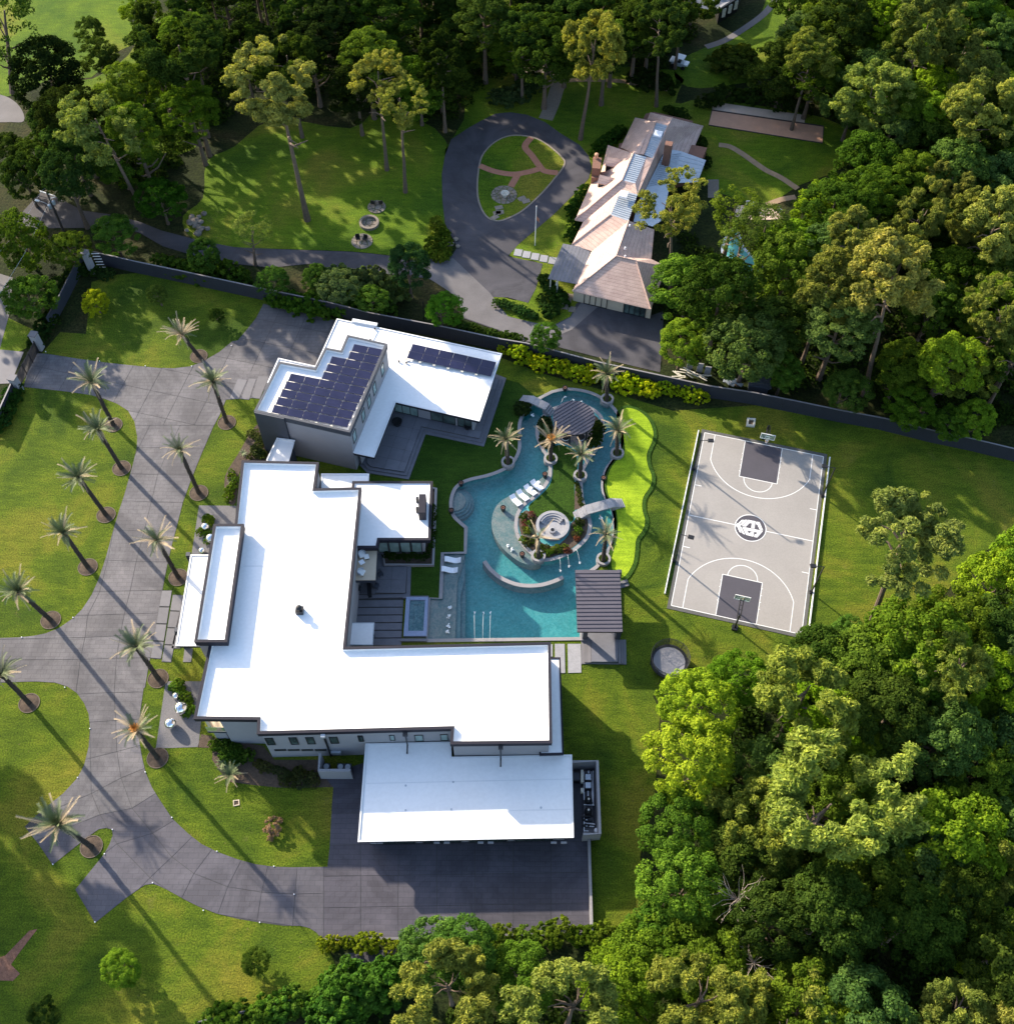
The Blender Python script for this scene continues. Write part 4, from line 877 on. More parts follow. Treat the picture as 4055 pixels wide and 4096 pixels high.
# main hip
rface([(N_, 155, 700, e), (N_, 212, 712, e), (N_, 440, 512, r1), (N_, 545, 542, r1+.3), (N_, 530, 472, r1+.7), (N_, 450, 452, r1+.7)], 'shingle')
rface([(N_, 155, 700, e), (N_, 450, 452, r1+.7), (N_, 520, 285, r1+.9), (N_, 360, 232, e+.2), (N_, 312, 420, e), (N_, 260, 460, e)], 'shingle')
rface([(N_, 450, 452, r1+.7), (N_, 530, 472, r1+.7), (N_, 600, 306, r1+.9), (N_, 520, 285, r1+.9)], 'galv', 'metal_roof')
rface([(N_, 530, 472, r1+.7), (N_, 545, 542, r1+.3), (N_, 600, 500, e+1.3), (N_, 700, 290, e+1.5), (N_, 645, 316, r1+.8), (N_, 600, 306, r1+.9)], 'shingle')
# north block
rface([(N_, 530, 60, e), (N_, 660, 92, r1+.8), (N_, 585, 292, r1+.8), (N_, 520, 283, r1+.6), (N_, 440, 245, e)], 'shingle')
rface([(N_, 660, 92, r1+.8), (N_, 736, 112, r1+.8), (N_, 645, 316, r1+.8), (N_, 585, 292, r1+.8)], 'galv', 'metal_roof')
rface([(N_, 530, 60, e), (N_, 605, 75, e+.5), (N_, 625, 28, e+1), (N_, 762, 62, r1+.6), (N_, 736, 112, r1+.8), (N_, 660, 92, r1+.8)], 'shingle')
rface([(N_, 762, 62, r1+.6), (N_, 956, 112, e), (N_, 880, 292, e), (N_, 700, 290, e+1.5), (N_, 645, 316, r1+.7), (N_, 736, 112, r1+.8)], 'shingle')
# back porch metal roofs
rface([(N_, 768, 262, 4.2), (N_, 822, 272, 3.8), (N_, 750, 470, 3.8), (N_, 600, 500, 4.3), (N_, 705, 290, 4.4)], 'galv', 'metal_roof')
rface([(N_, 600, 500, 4.3), (N_, 750, 470, 3.8), (N_, 700, 700, 3.8), (N_, 640, 740, 4.0), (N_, 520, 710, 4.2), (N_, 545, 600, 4.4)], 'galv', 'metal_roof')
fa = [g('N', x, y, z) for x, y, z in ((822, 272, 3.8), (972, 326, 3.2), (920, 465, 3.2), (750, 470, 3.8))]
for k in range(7):
    t0, t1 = k/7+.004, (k+1)/7-.004
    rfaceP([fa[0].lerp(fa[3], t0), fa[1].lerp(fa[2], t0), fa[1].lerp(fa[2], t1), fa[0].lerp(fa[3], t1)], 'galv', 'roof_panel', .08)
# ribs of the metal strips
def ribs(c4, n, along=True):
    P = [g('N', x, y, z) for x, y, z in c4]; m = MB()
    for k in range(1, n):
        t = k/n; a = P[0].lerp(P[3], t)+Vector((0, 0, .04)); b = P[1].lerp(P[2], t)+Vector((0, 0, .04)); m.tube([a, b], .05, 4)
    m.build('ribs', 'galv', nh, kind='stuff')
ribs([(520, 285, r1+.9), (600, 306, r1+.9), (530, 472, r1+.7), (450, 452, r1+.7)], 14)
ribs([(660, 92, r1+.8), (736, 112, r1+.8), (645, 316, r1+.8), (585, 292, r1+.8)], 16)
ribs([(440, 515, r1+.2), (545, 540, r1+.3), (488, 706, r1), (378, 668, r1-.2)], 13)
ribs([(705, 290, 4.4), (822, 272, 3.85), (750, 470, 3.85), (600, 500, 4.35)], 16)
# walls, dormers, chimneys
for P in ([g('B', 1380, 1575, 0), g('B', 1765, 1665, 0), g('B', 1840, 1450, 0), g('B', 1580, 1380, 0)], [g('N', 180, 690, 0), g('N', 330, 440, 0), g('N', 380, 260, 0), g('N', 460, 250, 0), g('N', 545, 80, 0), g('N', 630, 60, 0), g('N', 930, 130, 0), g('N', 870, 285, 0), g('N', 640, 560, 0), g('N', 540, 760, 0), g('N', 380, 900, 0), g('N', 170, 845, 0)]):
    q = offset([tuple(p[:2]) for p in P], 1.2); q = [tuple(Vector(p)+Vector((0, -.8))) for p in q]; MB().prism(q, 0, 2.75, False).build('wall', 'brick_wall', nh)
q = [tuple(g('N', x, y, 0)[:2]) for x, y in ((740, 300), (960, 345), (905, 470), (700, 520))]; MB().prism(q, 0, 3.0, False).build('wall', 'brick_wall', nh)
for dx, dy in ((0, 0), (-48, 112)):
    z = 4.6; ap = (N_, 362+dx, 305+dy, z+.8); tl = (N_, 340+dx, 362+dy, z); tr = (N_, 398+dx, 372+dy, z); bk = (N_, 450+dx, 328+dy, z+.9)
    f0, f1, k0, k1 = (N_, 342+dx, 358+dy, z+.2), (N_, 400+dx, 369+dy, z+.2), (N_, 450+dx, 327+dy, z+.9), (N_, 357+dx, 305+dy, z+.9)
    rface([f0, f1, k0, k1], 'shingle', 'dormer_roof')
    a = g(*f0); b = g(*f1); MB().prism([(a.x+.15, a.y+.15), (b.x-.1, b.y+.15), (b.x+.2, b.y+.5), (a.x+.3, a.y+.5)], 3.0, z+.02).build('dormer_front', 'metal_dark', nh)
    continue
    rfaceP([g(*q[:1], *q[1:]) for q in (tl, (N_, 405+dx, 315+dy, z+1.0), ap)], 'shingle', 'dormer_roof')
    a = g(*tl[:1], *tl[1:]); b = g(*tr[:1], *tr[1:]); MB().prism([(a.x+.2, a.y+.1), (b.x-.2, b.y+.1), (b.x-.2+.3, b.y+1.5), (a.x+.5, a.y+1.5)], 2.9, z-.05).build('dormer_wall', 'metal_dark', nh)
def chim(P, z0, z1, mat='brick_wall'): MB().prism([tuple(p[:2]) for p in P], z0, z1).build('chimney', mat, nh)
chim([g('N', 268, 305, 5.5), g('N', 322, 312, 5.5), g('N', 314, 380, 5.5), g('N', 262, 375, 5.5)], 0, 5.5)
chim([g('N', 262, 378, 4), g('N', 312, 385, 4), g('N', 305, 440, 4), g('N', 258, 438, 4)], 0, 4)
chim([g('N', 722, 205, 8), g('N', 768, 212, 8), g('N', 758, 240, 8), g('N', 714, 232, 8)], 3, 8)
MB().lathe(tuple(g('N', 290, 285, 6.4)-Vector((0, 0, .9))), [(.25, 0), (.3, .8), (.01, .9)], 10, False).build('chimney_pot', 'clay', nh)
for x, y in ((675, 157), (460, 534)):
    c = g('N', x, y, 6.75); MB().box((c.x, c.y, 6.55), (1.2, 1.3, .3), R(-17)).build('skylight', 'white_plastic', nh, bevel=.03)
for pts in ([gSW, rA], [gSE, rB], [rA, rB], [rA, (N_, 490, 705, r1)], [(N_, 378, 668, r1-.2), (N_, 135, 855, e)], [(N_, 155, 700, e), (N_, 450, 452, r1+.7)], [(N_, 762, 62, r1+.6), (N_, 736, 112, r1+.8), (N_, 645, 316, r1+.8)], [(N_, 660, 92, r1+.8), (N_, 585, 292, r1+.8)], [(N_, 520, 285, r1+.9), (N_, 450, 452, r1+.7)]):
    MB().tube([tuple(g(*q)+Vector((0, 0, .05))) for q in pts], .11, 5).build('ridge_cap', 'shingle', nh)
for x, y in ((495, 740), (467, 880), (467, 932), (700, 170), (745, 95), (715, 145)):
    c = g('N', x, y, r1); MB().lathe((c.x, c.y, c.z-.1), [(.12, 0), (.12, .4), (.01, .42)], 8, False).build('vent_pipe', 'white_plastic', nh)
a, b = g(*gSW), g(*gSE); d = (b-a); d.z = 0; L = d.length; d.normalize(); nrm = Vector((d.y, -d.x, 0)); nrm = nrm if nrm.y < 0 else -nrm
MB().strip([tuple((a-nrm*.9)[:2]), tuple((b-nrm*.9)[:2])], .2, 0, 2.6).build('wall', 'beige', nh)
for u0, u1 in ((1.6, 5.0), (7.4, 10.6)): wallwin(nh, tuple((a-nrm*.8)[:2]), d, nrm, u0, u1, .05, 2.3, 'beige' if u0 < 5 else 'glass', .1, 'garage_door', 3)
# carport
cp = thing('carport', 'flat grey corrugated carport roof on wooden posts beside the neighbour house', 'carport')
P = [g('B', x, y, 3.0) for x, y in ((1300, 1330), (1457, 1358), (1386, 1553), (1217, 1522))]
for k in range(8):
    t0, t1 = k/8+.003, (k+1)/8-.003; rfaceP([P[0].lerp(P[1], t0), P[0].lerp(P[1], t1), P[3].lerp(P[2], t1), P[3].lerp(P[2], t0)], 'seam' if 0 else 'patio', 'roof_panel', .08, cp)
for x, y in ((1232, 1535), (1270, 1545), (1380, 1565)):
    c = g('B', x, y, 2.5); MB().box((c.x, c.y, 1.45), (.18, .18, 2.9)).build('post', 'cream', cp)
c = g('B', 1262, 1545, 1.3); tag(MB().lathe((c.x, c.y-.5, .1), [(.3, 0), (.12, 1.0), (.04, 2.0), (.01, 2.1)], 12, False).build('folded_umbrella', 'white_paint'), 'closed white parasol standing at the carport edge', 'parasol')
# far house top right
fh = thing('far_house', 'small part of a grey shingled house with white framed windows at the top edge', 'house')
P = [g('C', x, y, z) for x, y, z in ((235, 90, 3), (360, 5, 3.5), (330, -110, 5), (130, -80, 5), (150, 20, 3))]
rfaceP(P, 'stone_light', 'roof', .15, fh); q = [tuple(g('C', x, y, 0)[:2]) for x, y in ((290, 130), (400, 60), (440, -60), (250, -60))]
MB().prism(q, 0, 2.8, False).build('wall', 'metal_dark', fh)
for k in range(3):
    a = Vector(q[0]).lerp(Vector(q[1]), .25+.3*k); MB().box((a.x, a.y-.05, 1.6), (.7, .2, 1.6), R(25)).build('window', 'cream', fh)

# ================================================================== BASKETBALL COURT
CO, CTH, CW, CL = Vector((19.90, 61.37)), R(-13.6), 15.68, 26.45
def C2(u, v): return (CO.x+u*math.cos(CTH)-v*math.sin(CTH), CO.y+u*math.sin(CTH)+v*math.cos(CTH))
court = thing('basketball_court', 'grey outdoor basketball court with white lines, dark keys and a round emblem', 'basketball court')
def rect(u0, v0, u1, v1): return [C2(u0, v0), C2(u1, v0), C2(u1, v1), C2(u0, v1)]
MB().prism(rect(-.45, -.5, CW+.45, CL+.5), 0, .05).build('border', 'court_edge', court)
MB().prism(rect(0, 0, CW, CL), .05, .056).build('playing_surface', 'court_grey', court)
for v0, v1 in ((0, 5.79), (CL-5.79, CL)): MB().prism(rect(CW/2-2.44, v0, CW/2+2.44, v1), .056, .060).build('key', 'court_key', court)
lm = MB(); lw_ = .085
def line(p, q): lm.strip([C2(*p), C2(*q)], lw_, .060, .064)
def arc(cu, cv, r, a0, a1, n=40): lm.strip([C2(cu+r*math.cos(R(a0+(a1-a0)*i/n)), cv+r*math.sin(R(a0+(a1-a0)*i/n))) for i in range(n+1)], lw_, .060, .0645)
for p, q in (((0, 0), (CW, 0)), ((0, CL), (CW, CL)), ((0, 0), (0, CL)), ((CW, 0), (CW, CL))): line(p, q)
line((0, CL/2), (CW/2-1.9, CL/2)); line((CW/2+1.9, CL/2), (CW, CL/2))
for s, v0 in ((1, 0), (-1, CL)):
    line((CW/2-2.44, v0), (CW/2-2.44, v0+s*5.79)); line((CW/2+2.44, v0), (CW/2+2.44, v0+s*5.79)); line((CW/2-2.44, v0+s*5.79), (CW/2+2.44, v0+s*5.79))
    a = math.degrees(math.acos(6.45/6.9)); vb = v0+s*1.6; ve = vb+s*6.9*math.sin(R(a))
    line((CW/2-6.45, v0), (CW/2-6.45, ve)); line((CW/2+6.45, v0), (CW/2+6.45, ve))
    if s > 0: arc(CW/2, vb, 6.9, a, 180-a); arc(CW/2, v0+5.79, 1.83, 0, 180, 24)
    else: arc(CW/2, vb, 6.9, -a, -(180-a)); arc(CW/2, v0-5.79, 1.83, 0, -180, 24)
    for u, sg in ((0, 1), (CW, -1)): line((u, v0+s*8.5), (u+sg*.9, v0+s*8.5))
    for k in range(4):
        for sg in (-1, 1): u = CW/2+sg*2.44; line((u, v0+s*(2.1+.95*k)), (u+sg*.16, v0+s*(2.1+.95*k)))
lm.build('line_marking', 'white_paint', court)
cc_ = C2(CW/2, CL/2)
def disc(r, n=48): return [(cc_[0]+r*math.cos(i/n*2*math.pi), cc_[1]+r*math.sin(i/n*2*math.pi)) for i in range(n)]
MB().prism(disc(1.98), .056, .066).build('emblem_ring', 'white_paint', court); MB().prism(disc(1.88), .060, .072).build('emblem_disc', 'court_key', court)
for q in ([(262, 257), (325, 198), (377, 195), (298, 264)], [(306, 283), (388, 195), (442, 195), (325, 301)], [(332, 316), (455, 195), (600, 225), (580, 370), (515, 357), (528, 266), (485, 258), (410, 332)],
          [(615, 232), (680, 240), (752, 405), (685, 392), (636, 286), (608, 285)], [(340, 334), (745, 415), (638, 447), (438, 405), (460, 455), (497, 462), (502, 432), (572, 443), (555, 530), (412, 492)],
          [(750, 418), (635, 547), (574, 535), (582, 482), (607, 488), (642, 448)], [(245, 352), (285, 355), (325, 454), (285, 438)], [(292, 348), (322, 334), (392, 488), (346, 470)]):
    MB().prism(G('Z8', q, .07), .07, .078).build('emblem_mark', 'white_paint', court)
MB().prism(G('Z8', [(262+48*math.cos(a/20*2*math.pi), 305+44*math.sin(a/20*2*math.pi)) for a in range(20)], .07), .07, .078).build('emblem_mark', 'white_paint', court)
# hoops
def hoop(label, v0, s, h=3.05):
    base = C2(CW/2, v0-s*1.1); t = thing('basketball_hoop', label, 'basketball hoop', (*base, 0), 'basketball hoops')
    P = lambda v, z, u=CW/2: (*C2(u, v0+s*v), z)
    MB().box(P(-1.1, .12), (.7, .7, .24), CTH).build('base_pad', 'metal_dark', t)
    MB().tube([P(-1.1, .1), P(-1.0, 2.6), P(-.9, 3.1)], [.13, .11, .1]).build('pole', 'metal_dark', t)
    a = MB()
    for sg in (-.18, .18): a.tube([P(-1.0, 2.5, CW/2+sg), P(1.1, 3.25, CW/2+sg)], .05, 6).tube([P(-.9, 3.1, CW/2+sg), P(1.1, 3.65, CW/2+sg)], .05, 6)
    for k in range(4): q = k/4+.2; a.tube([P(-1+2.1*q, 2.5+.75*q, CW/2-.18), P(-1+2.1*q, 2.5+.75*q, CW/2+.18)], .035, 5)
    a.build('arm', 'metal_dark', t)
    f = MB()
    for u0, u1, z0, z1 in ((-.92, .92, 2.9, 2.97), (-.92, .92, 3.9, 3.97), (-.92, -.85, 2.97, 3.9), (.85, .92, 2.97, 3.9)):
        f.box(P(1.2, (z0+z1)/2, CW/2+(u0+u1)/2), (u1-u0, .07, z1-z0), CTH)
    for u0, u1, z0, z1 in ((-.3, .3, 3.12, 3.17), (-.3, .3, 3.5, 3.55), (-.3, -.25, 3.17, 3.5), (.25, .3, 3.17, 3.5)): f.box(P(1.23, (z0+z1)/2, CW/2+(u0+u1)/2), (u1-u0, .06, z1-z0), CTH)
    f.build('backboard_frame', 'white_paint', t)
    MB().box(P(1.2, 3.43), (1.7, .02, .93), CTH).build('backboard', 'rail_glass', t)
    c = Vector(P(1.55, 3.05)); MB().tube([(c.x+.23*math.cos(i/20*2*math.pi), c.y+.23*math.sin(i/20*2*math.pi), 3.05) for i in range(21)], .022, 5).build('rim', 'orange', t)
    MB().lathe(tuple(c), [(.22, 0), (.16, -.25), (.13, -.42)], 12, False).build('net', 'white_paint', t)
hoop('basketball hoop standing at the near end of the court on the dark key', 0, 1); hoop('basketball hoop at the far end of the court near the fence', CL, -1)
# floodlights
for (x, y, tx, ty, hx, hy, lab) in ((160, 720, 205, 558, 235, 555, 'upper left'), (52, 1222, 92, 1072, 128, 1078, 'lower left'), (865, 868, 935, 708, 893, 697, 'upper right'), (803, 1395, 872, 1247, 830, 1240, 'lower right')):
    b = g('G', x, y); h = 6.5; tp_ = g('G', tx, ty, h); hd = g('G', hx, hy, h+.15)
    t = thing('floodlight', 'black court floodlight on a tall pole, '+lab+' corner of the four around the court', 'floodlight', (b.x, b.y, 0), 'floodlights around the court')
    MB().tube([tuple(b), (b.x, b.y, h)], [.11, .08]).build('pole', 'metal_dark', t); MB().box((b.x, b.y, .15), (.4, .4, .3)).build('base', 'metal_dark', t)
    dd = Vector((hd.x-tp_.x, hd.y-tp_.y, 0)); dd.normalize()
    e_ = Vector((b.x, b.y, h))+dd*1.0; MB().tube([(b.x, b.y, h), tuple(e_)], .05, 6).build('arm', 'metal_dark', t); MB().box(tuple(e_+dd*.25), (.75, .5, .2), math.atan2(dd.y, dd.x)).build('lamp_head', 'metal_dark', t, bevel=.04)
for a, b, lab in (((190, 505), (5, 1398), 'left'), ((908, 652), (795, 1582), 'right')):
    tag(MB().strip(G('G', [a, b], .3), .12, 0, .3).build('low_rail', 'white_paint'), 'long low white rail along the '+lab+' side of the court', 'rail', 'white rails beside the court')
t = thing('valve_box', 'square cream framed box in the grass above the court', 'valve box', tuple(g('G', 473, 468)))
q = G('G', [(453, 445), (500, 448), (494, 492), (448, 487)]); MB().ring(q, offset(q, .25), 0, .3).build('frame', 'cream', t); MB().prism(offset(q, .25), .0, .12).build('soil', 'mulch', t)
t = thing('drain_grate', 'small pale framed double grate in the front lawn', 'drain grate', tuple(g('H', 1290, 705)))
q = G('H', [(1274, 692), (1308, 688), (1310, 718), (1276, 725)]); MB().ring(q, offset(q, .1), 0, .08).build('frame', 'beige', t); MB().prism(offset(q, .1), .0, .03).build('grille', 'mulch', t)
# trampoline
tc_ = g('Z5', 1432, 1238, .3); t = thing('trampoline', 'round trampoline with grey mat and dark safety net on the lawn', 'trampoline', (tc_.x, tc_.y, 0)); r = 2.15
MB().lathe((tc_.x, tc_.y, .8), [(r-.3, 0), (.01, -.03)], 40, False).build('mat', 'tramp_mat', t)
MB().lathe((tc_.x, tc_.y, .8), [(r-.3, .03), (r+.02, .03), (r+.04, -.1)], 40, False).build('pad', 'metal_dark', t)
for k in range(8):
    a = k/8*2*math.pi; p = (tc_.x+r*math.cos(a), tc_.y+r*math.sin(a)); MB().tube([(*p, 0), (*p, 1.7), (tc_.x+(r+.15)*math.cos(a), tc_.y+(r+.15)*math.sin(a), 2.3)], .035, 6).build('pole', 'metal_dark', t)
MB().lathe((tc_.x, tc_.y, .8), [(r-.05, .05), (r+.05, 1.45)], 40, False).build('safety_net', 'net', t)
MB().tube([(tc_.x+(r+.08)*math.cos(i/40*2*math.pi), tc_.y+(r+.08)*math.sin(i/40*2*math.pi), 2.25) for i in range(41)], .03, 5).build('top_rail', 'metal_dark', t)
MB().box((tc_.x, tc_.y-r-.1, 1.0), (.55, .05, .22)).build('nameplate', 'galv', t)

# ================================================================== FENCES, GATE
def fence(name, label, tops, z, th=.2, seg=2.4, mat='fence', cap='fence_cap', **k):
    t = thing(name, label, 'fence'); P = [Vector(p) for p in tops]
    for a, b in zip(P, P[1:]):
        L = (b-a).length; n = max(1, round(L/seg))
        for i in range(n):
            p, q = a.lerp(b, i/n), a.lerp(b, (i+1)/n); d = (q-p).normalized()*.008
            MB().strip([tuple(p+d), tuple(q-d)], th, 0, z).build('panel', mat, t)
        MB().strip([tuple(a), tuple(b)], th-.02, z, z+.05).build('cap', cap, t)
    return t
FZ = 2.4
fence('boundary_fence', 'long dark blue-grey boundary wall running from the street corner behind the guest house', [tuple(g(t, x, y, FZ)[:2]) for t, x, y in (('A', 500, 1372), ('A', 740, 1428), ('A', 1000, 1482), ('A', 1400, 1568), ('A', 1800, 1652), ('B', 240, 1708), ('B', 600, 1775), ('B', 960, 1852), ('E', 1100, 30), ('E', 1500, 135))], FZ)
fence('boundary_fence', 'long dark boundary wall behind the court under the overhanging trees', [tuple(g(t, x, y, FZ)[:2]) for t, x, y in (('E', 1500, 135), ('G', 250, 264), ('G', 490, 300), ('G', 740, 350), ('G', 980, 400), ('G', 1200, 440), ('G', 1480, 510), ('G', 1700, 556), ('G', 2000, 628))], FZ)
fence('boundary_fence', 'short bluish street wall beside the tall corner pillar', [tuple(g('Y1', x, y, 2.2)[:2]) for x, y in ((500, 495), (375, 740), (290, 890))], 2.2, mat='slate', cap='slate')
def pillar(t_, x, y, bx_, by_, h, label, s=.9):
    b = g(t_, bx_, by_); t = thing('gate_pillar', label, 'pillar', (b.x, b.y, 0), 'stone pillars on the street side')
    MB().box((b.x, b.y, h/2), (s, s, h), GRZ).build('shaft', 'stucco', t); MB().box((b.x, b.y, h+.06), (s+.16, s+.16, .12), GRZ).build('cap', 'paver', t); return b
p1 = pillar('D', 0, 0, 222, 60, 3.0, 'grey pillar at the upper end of the driveway gate')
p2 = pillar('D', 0, 0, 105, 285, 2.6, 'grey pillar at the lower end of the driveway gate')
pillar('Y1', 0, 0, 585, 610, 4.2, 'tall grey pillar at the upper left fence corner beside the white bars', .8)
t = thing('driveway_gate', 'dark slatted sliding gate across the drive between the two grey pillars', 'gate', tuple(p1.lerp(p2, .5)))
d = (p2-p1).normalized(); a = p1+d*.55; b = p2-d*.55
for k in range(11):
    z = .15+k*.18; MB().strip([tuple(a[:2]), tuple(b[:2])], .05, z, z+.11).build('slat', 'metal_dark', t)
for s in (0, .33, .66, 1): q = a.lerp(b, s); MB().box((q.x, q.y, 1.1), (.1, .1, 2.2), GRZ).build('upright', 'metal_dark', t)
fence('boundary_fence', 'low dark fence running down the left edge below the gate', [tuple(g('D', x, y, 1.9)[:2]) for x, y in ((60, 250), (-40, 470))], 1.9)
t = thing('white_bars', 'short rack of white horizontal bars beside the tall corner pillar', 'bars', tuple(g('Y1', 610, 560)))
for k in range(6):
    c = g('Y1', 592+k*8, 490+k*17, 3.6-k*.6); MB().tube([(c.x-.5, c.y, c.z), (c.x+.6, c.y+.05, c.z)], .05, 6).build('bar', 'white_paint', t)
# utility pole
b = g('A', 347, 1260); H_ = 8.0; t = thing('utility_pole', 'dark utility pole with crossarm, transformers and a street lamp arm', 'utility pole', tuple(b))
top = g('A', 252, 1040, H_)
def lp(f): return b.lerp(top, f)
MB().tube([tuple(b), tuple(top)], [.2, .14]).build('pole', 'wood_post', t)
c = lp(.93); MB().tube([(c.x-1.2, c.y+.5, c.z), (c.x+1.2, c.y-.5, c.z)], .07, 6).build('crossarm', 'white_paint', t)
c = lp(.82); MB().tube([(c.x-.1, c.y-.1, c.z), (c.x+.9, c.y+.2, c.z)], .05, 6).build('bracket', 'galv', t)
for dx, f in ((.35, .72), (-.45, .62)): c = lp(f); MB().lathe((c.x+dx, c.y, c.z-.35), [(.26, 0), (.28, .6), (.1, .7), (.01, .72)], 12).build('transformer', 'galv', t, sm=False)
c = lp(.6); MB().tube([tuple(c), (c.x-1.3, c.y+.4, c.z+.5), (c.x-2.0, c.y+.6, c.z+.6)], .04, 6).build('lamp_arm', 'galv', t); MB().box((c.x-2.3, c.y+.7, c.z+.58), (.7, .3, .12), R(160)).build('lamp_head', 'white_paint', t)
wr = thing('overhead_wires', 'thin overhead wires running from the utility pole across the upper left corner', 'wires', tuple(top))
for i, (e1, e2) in enumerate(((('A', -60, 1700, 7), ('A', 700, 600, 9)), (('A', -40, 1420, 7), ('A', 560, 720, 9)))):
    for e_ in (e1, e2):
        q = g(*e_); c = lp(.93)+Vector((.9-1.8*i, -.35+.7*i, .1)); m_ = (c+q)/2; m_.z -= .7; MB().tube([tuple(c), tuple(m_), tuple(q)], .018, 4).build('wire', 'galv', wr)
# garden lamps/posts by the neighbour's drive
for k, (x, y, x2, y2) in enumerate(((1118, 1495, 1085, 1385),)):
    b = g('A', x, y); tag(MB().tube([tuple(b), (b.x, b.y, 4.2)], .07).build('thin_post', 'metal_dark'), 'thin dark post in the shrubs above the upper fence', 'post')
b = g('B', 543, 1760); tag(MB().tube([tuple(b), (b.x, b.y, 4.2)], .07).build('thin_post', 'metal_dark'), 'thin dark post behind the guest house fence', 'post')
# flagpole
b = g('B', 1147, 1342); t = thing('flagpole', 'thin white flagpole with a small flag on the neighbour lawn', 'flagpole', tuple(b)); MB().tube([tuple(b), (b.x, b.y, 7.8)], .06, 8).build('pole', 'white_paint', t)
fl = MB(); fl.add([(b.x+.05+.09*i, b.y-.02*math.sin(i*1.3), z) for i in range(6) for z in (5.9-.12*i, 5.2-.12*i)], [(2*i, 2*i+1, 2*i+3, 2*i+2) for i in range(5)]); fl.build('flag', 'brick_path', t)
# stepping slabs, seats, fountain on the neighbour's land
for k, (x, y) in enumerate(((1055, 1380), (1101, 1391), (1148, 1402), (1195, 1413), (1243, 1424))):
    c = g('B', x, y); MB().box((c.x, c.y, .02), (1.15, 1.35, .08), R(-10)).build('stepping_stone', 'stone_light', None, kind='structure')
for k, (x, y) in enumerate(((1325, 1645), (1310, 1675), (1350, 1690), (1340, 1620))):
    c = g('B', x, y); MB().box((c.x, c.y, .02), (1.0, 1.0, .08), R(-10)).build('stepping_stone', 'flagstone', None, kind='structure')
def flags(c, r, n, seed, t, z=.06):      # crazy paving: each stone its own piece
    rr = random.Random(seed); pts = []
    while len(pts) < n:
        a, q = rr.uniform(0, 2*math.pi), r*math.sqrt(rr.random()); p = Vector((c.x+q*math.cos(a), c.y+q*math.sin(a)))
        if all((p-o).length > r*1.35/math.sqrt(n) for o in pts) or rr.random() < .02: pts.append(p)
    for i, p in enumerate(pts):
        cell = [(c.x+r*math.cos(a/16*2*math.pi), c.y+r*math.sin(a/16*2*math.pi)) for a in range(16)]
        for j, o in enumerate(pts):
            if i == j: continue
            mid = (p+o)/2; n_ = (o-p).normalized(); tt = Vector((-n_.y, n_.x)); m0 = mid-n_*.05
            cell = clip(cell, [tuple(m0+tt*60), tuple(m0-tt*60-n_*0), tuple(m0-tt*60-n_*90), tuple(m0+tt*60-n_*90)])
            if len(cell) < 3: break
        if len(cell) > 2: MB().prism(cell, 0, z+rr.uniform(0, .03)).build('flagstone', 'flagstone', t)
pl = thing('fountain_plaza', 'ring of rough flagstones around a round white fountain bowl inside the neighbour drive loop', 'plaza', tuple(g('B', 978, 1065)))
flags(g('B', 978, 1065), 2.0, 30, 3, pl, .1)
for k, (x, y) in enumerate(((950, 1135), (940, 1165), (928, 1188), (955, 1160), (1075, 1085), (1098, 1100))): c = g('B', x, y); MB().box((c.x, c.y, .06), (1.2, .8, .09), rnd.random()).build('flagstone', 'flagstone', pl)
c = g('B', 983, 1062, .5); ft = thing('fountain', 'round white fountain bowl in the middle of the rough flagstones', 'fountain', (c.x, c.y, .1)); MB().lathe((c.x, c.y, .1), [(.3, 0), (.3, .4), (.6, .6), (.64, .75), (.55, .75), (.2, .55), (.1, .6), (.08, 1.0), (.01, 1.0)], 28, False).build('bowl', 'cream', ft)
def seat_circle(x, y, r, seed, label, wall=False):
    c = g('B', x, y); t = thing('stone_patch', label, 'stone circle', (c.x, c.y, 0), 'stone circles on the neighbour lawn'); flags(c, r, 12, seed, t)
    if wall: MB().lathe((c.x, c.y, 0), [(r, 0), (r, .45), (r-.35, .45), (r-.35, .1)], 24, False).build('ring_wall', 'flagstone', t)
    return c
def chair(c, rz, label, mat='metal_dark', group=None):
    t = thing('garden_chair', label, 'chair', (c[0], c[1], c[2] if len(c) > 2 else 0), group, rz)
    for n_, s, l in (('seat', (.6, .6, .08), (0, 0, .42)), ('backrest', (.6, .08, .6), (0, .28, .75)), ('armrest', (.07, .6, .07), (-.3, 0, .62)), ('armrest', (.07, .6, .07), (.3, 0, .62))): local(t, n_, MB().box((0, 0, 0), s).mesh(n_, mat), t, l)
    for sx in (-.25, .25):
        for sy in (-.25, .25): local(t, 'leg', MB().box((0, 0, 0), (.05, .05, .4)).mesh('leg', 'metal_dark'), t, (sx, sy, .2))
    return t
c = seat_circle(282, 1130, 1.4, 5, 'top patch of flagstones with two dark chairs on the neighbour lawn'); chair((c.x-.5, c.y+.5), 2.9, 'left dark chair on the top flagstone patch', group='chairs on the neighbour lawn'); chair((c.x+.6, c.y+.5), -2.9+math.pi*2, 'right dark chair on the top flagstone patch', group='chairs on the neighbour lawn')
c = seat_circle(242, 1222, 1.5, 8, 'round walled stone bed, middle of the three stone circles on the neighbour lawn', True)
c = seat_circle(202, 1318, 1.6, 9, 'bottom patch of flagstones with two low chairs on the neighbour lawn'); chair((c.x-.6, c.y+.2), .3, 'left dark chair on the bottom flagstone patch', group='chairs on the neighbour lawn'); chair((c.x+.5, c.y+.1), -.3, 'right dark chair on the bottom flagstone patch', group='chairs on the neighbour lawn')
rk = thing('rock_pile', 'heap of pale grey boulders at the edge of the neighbour lawn', 'rocks', tuple(g('A', 1075, 1230)))
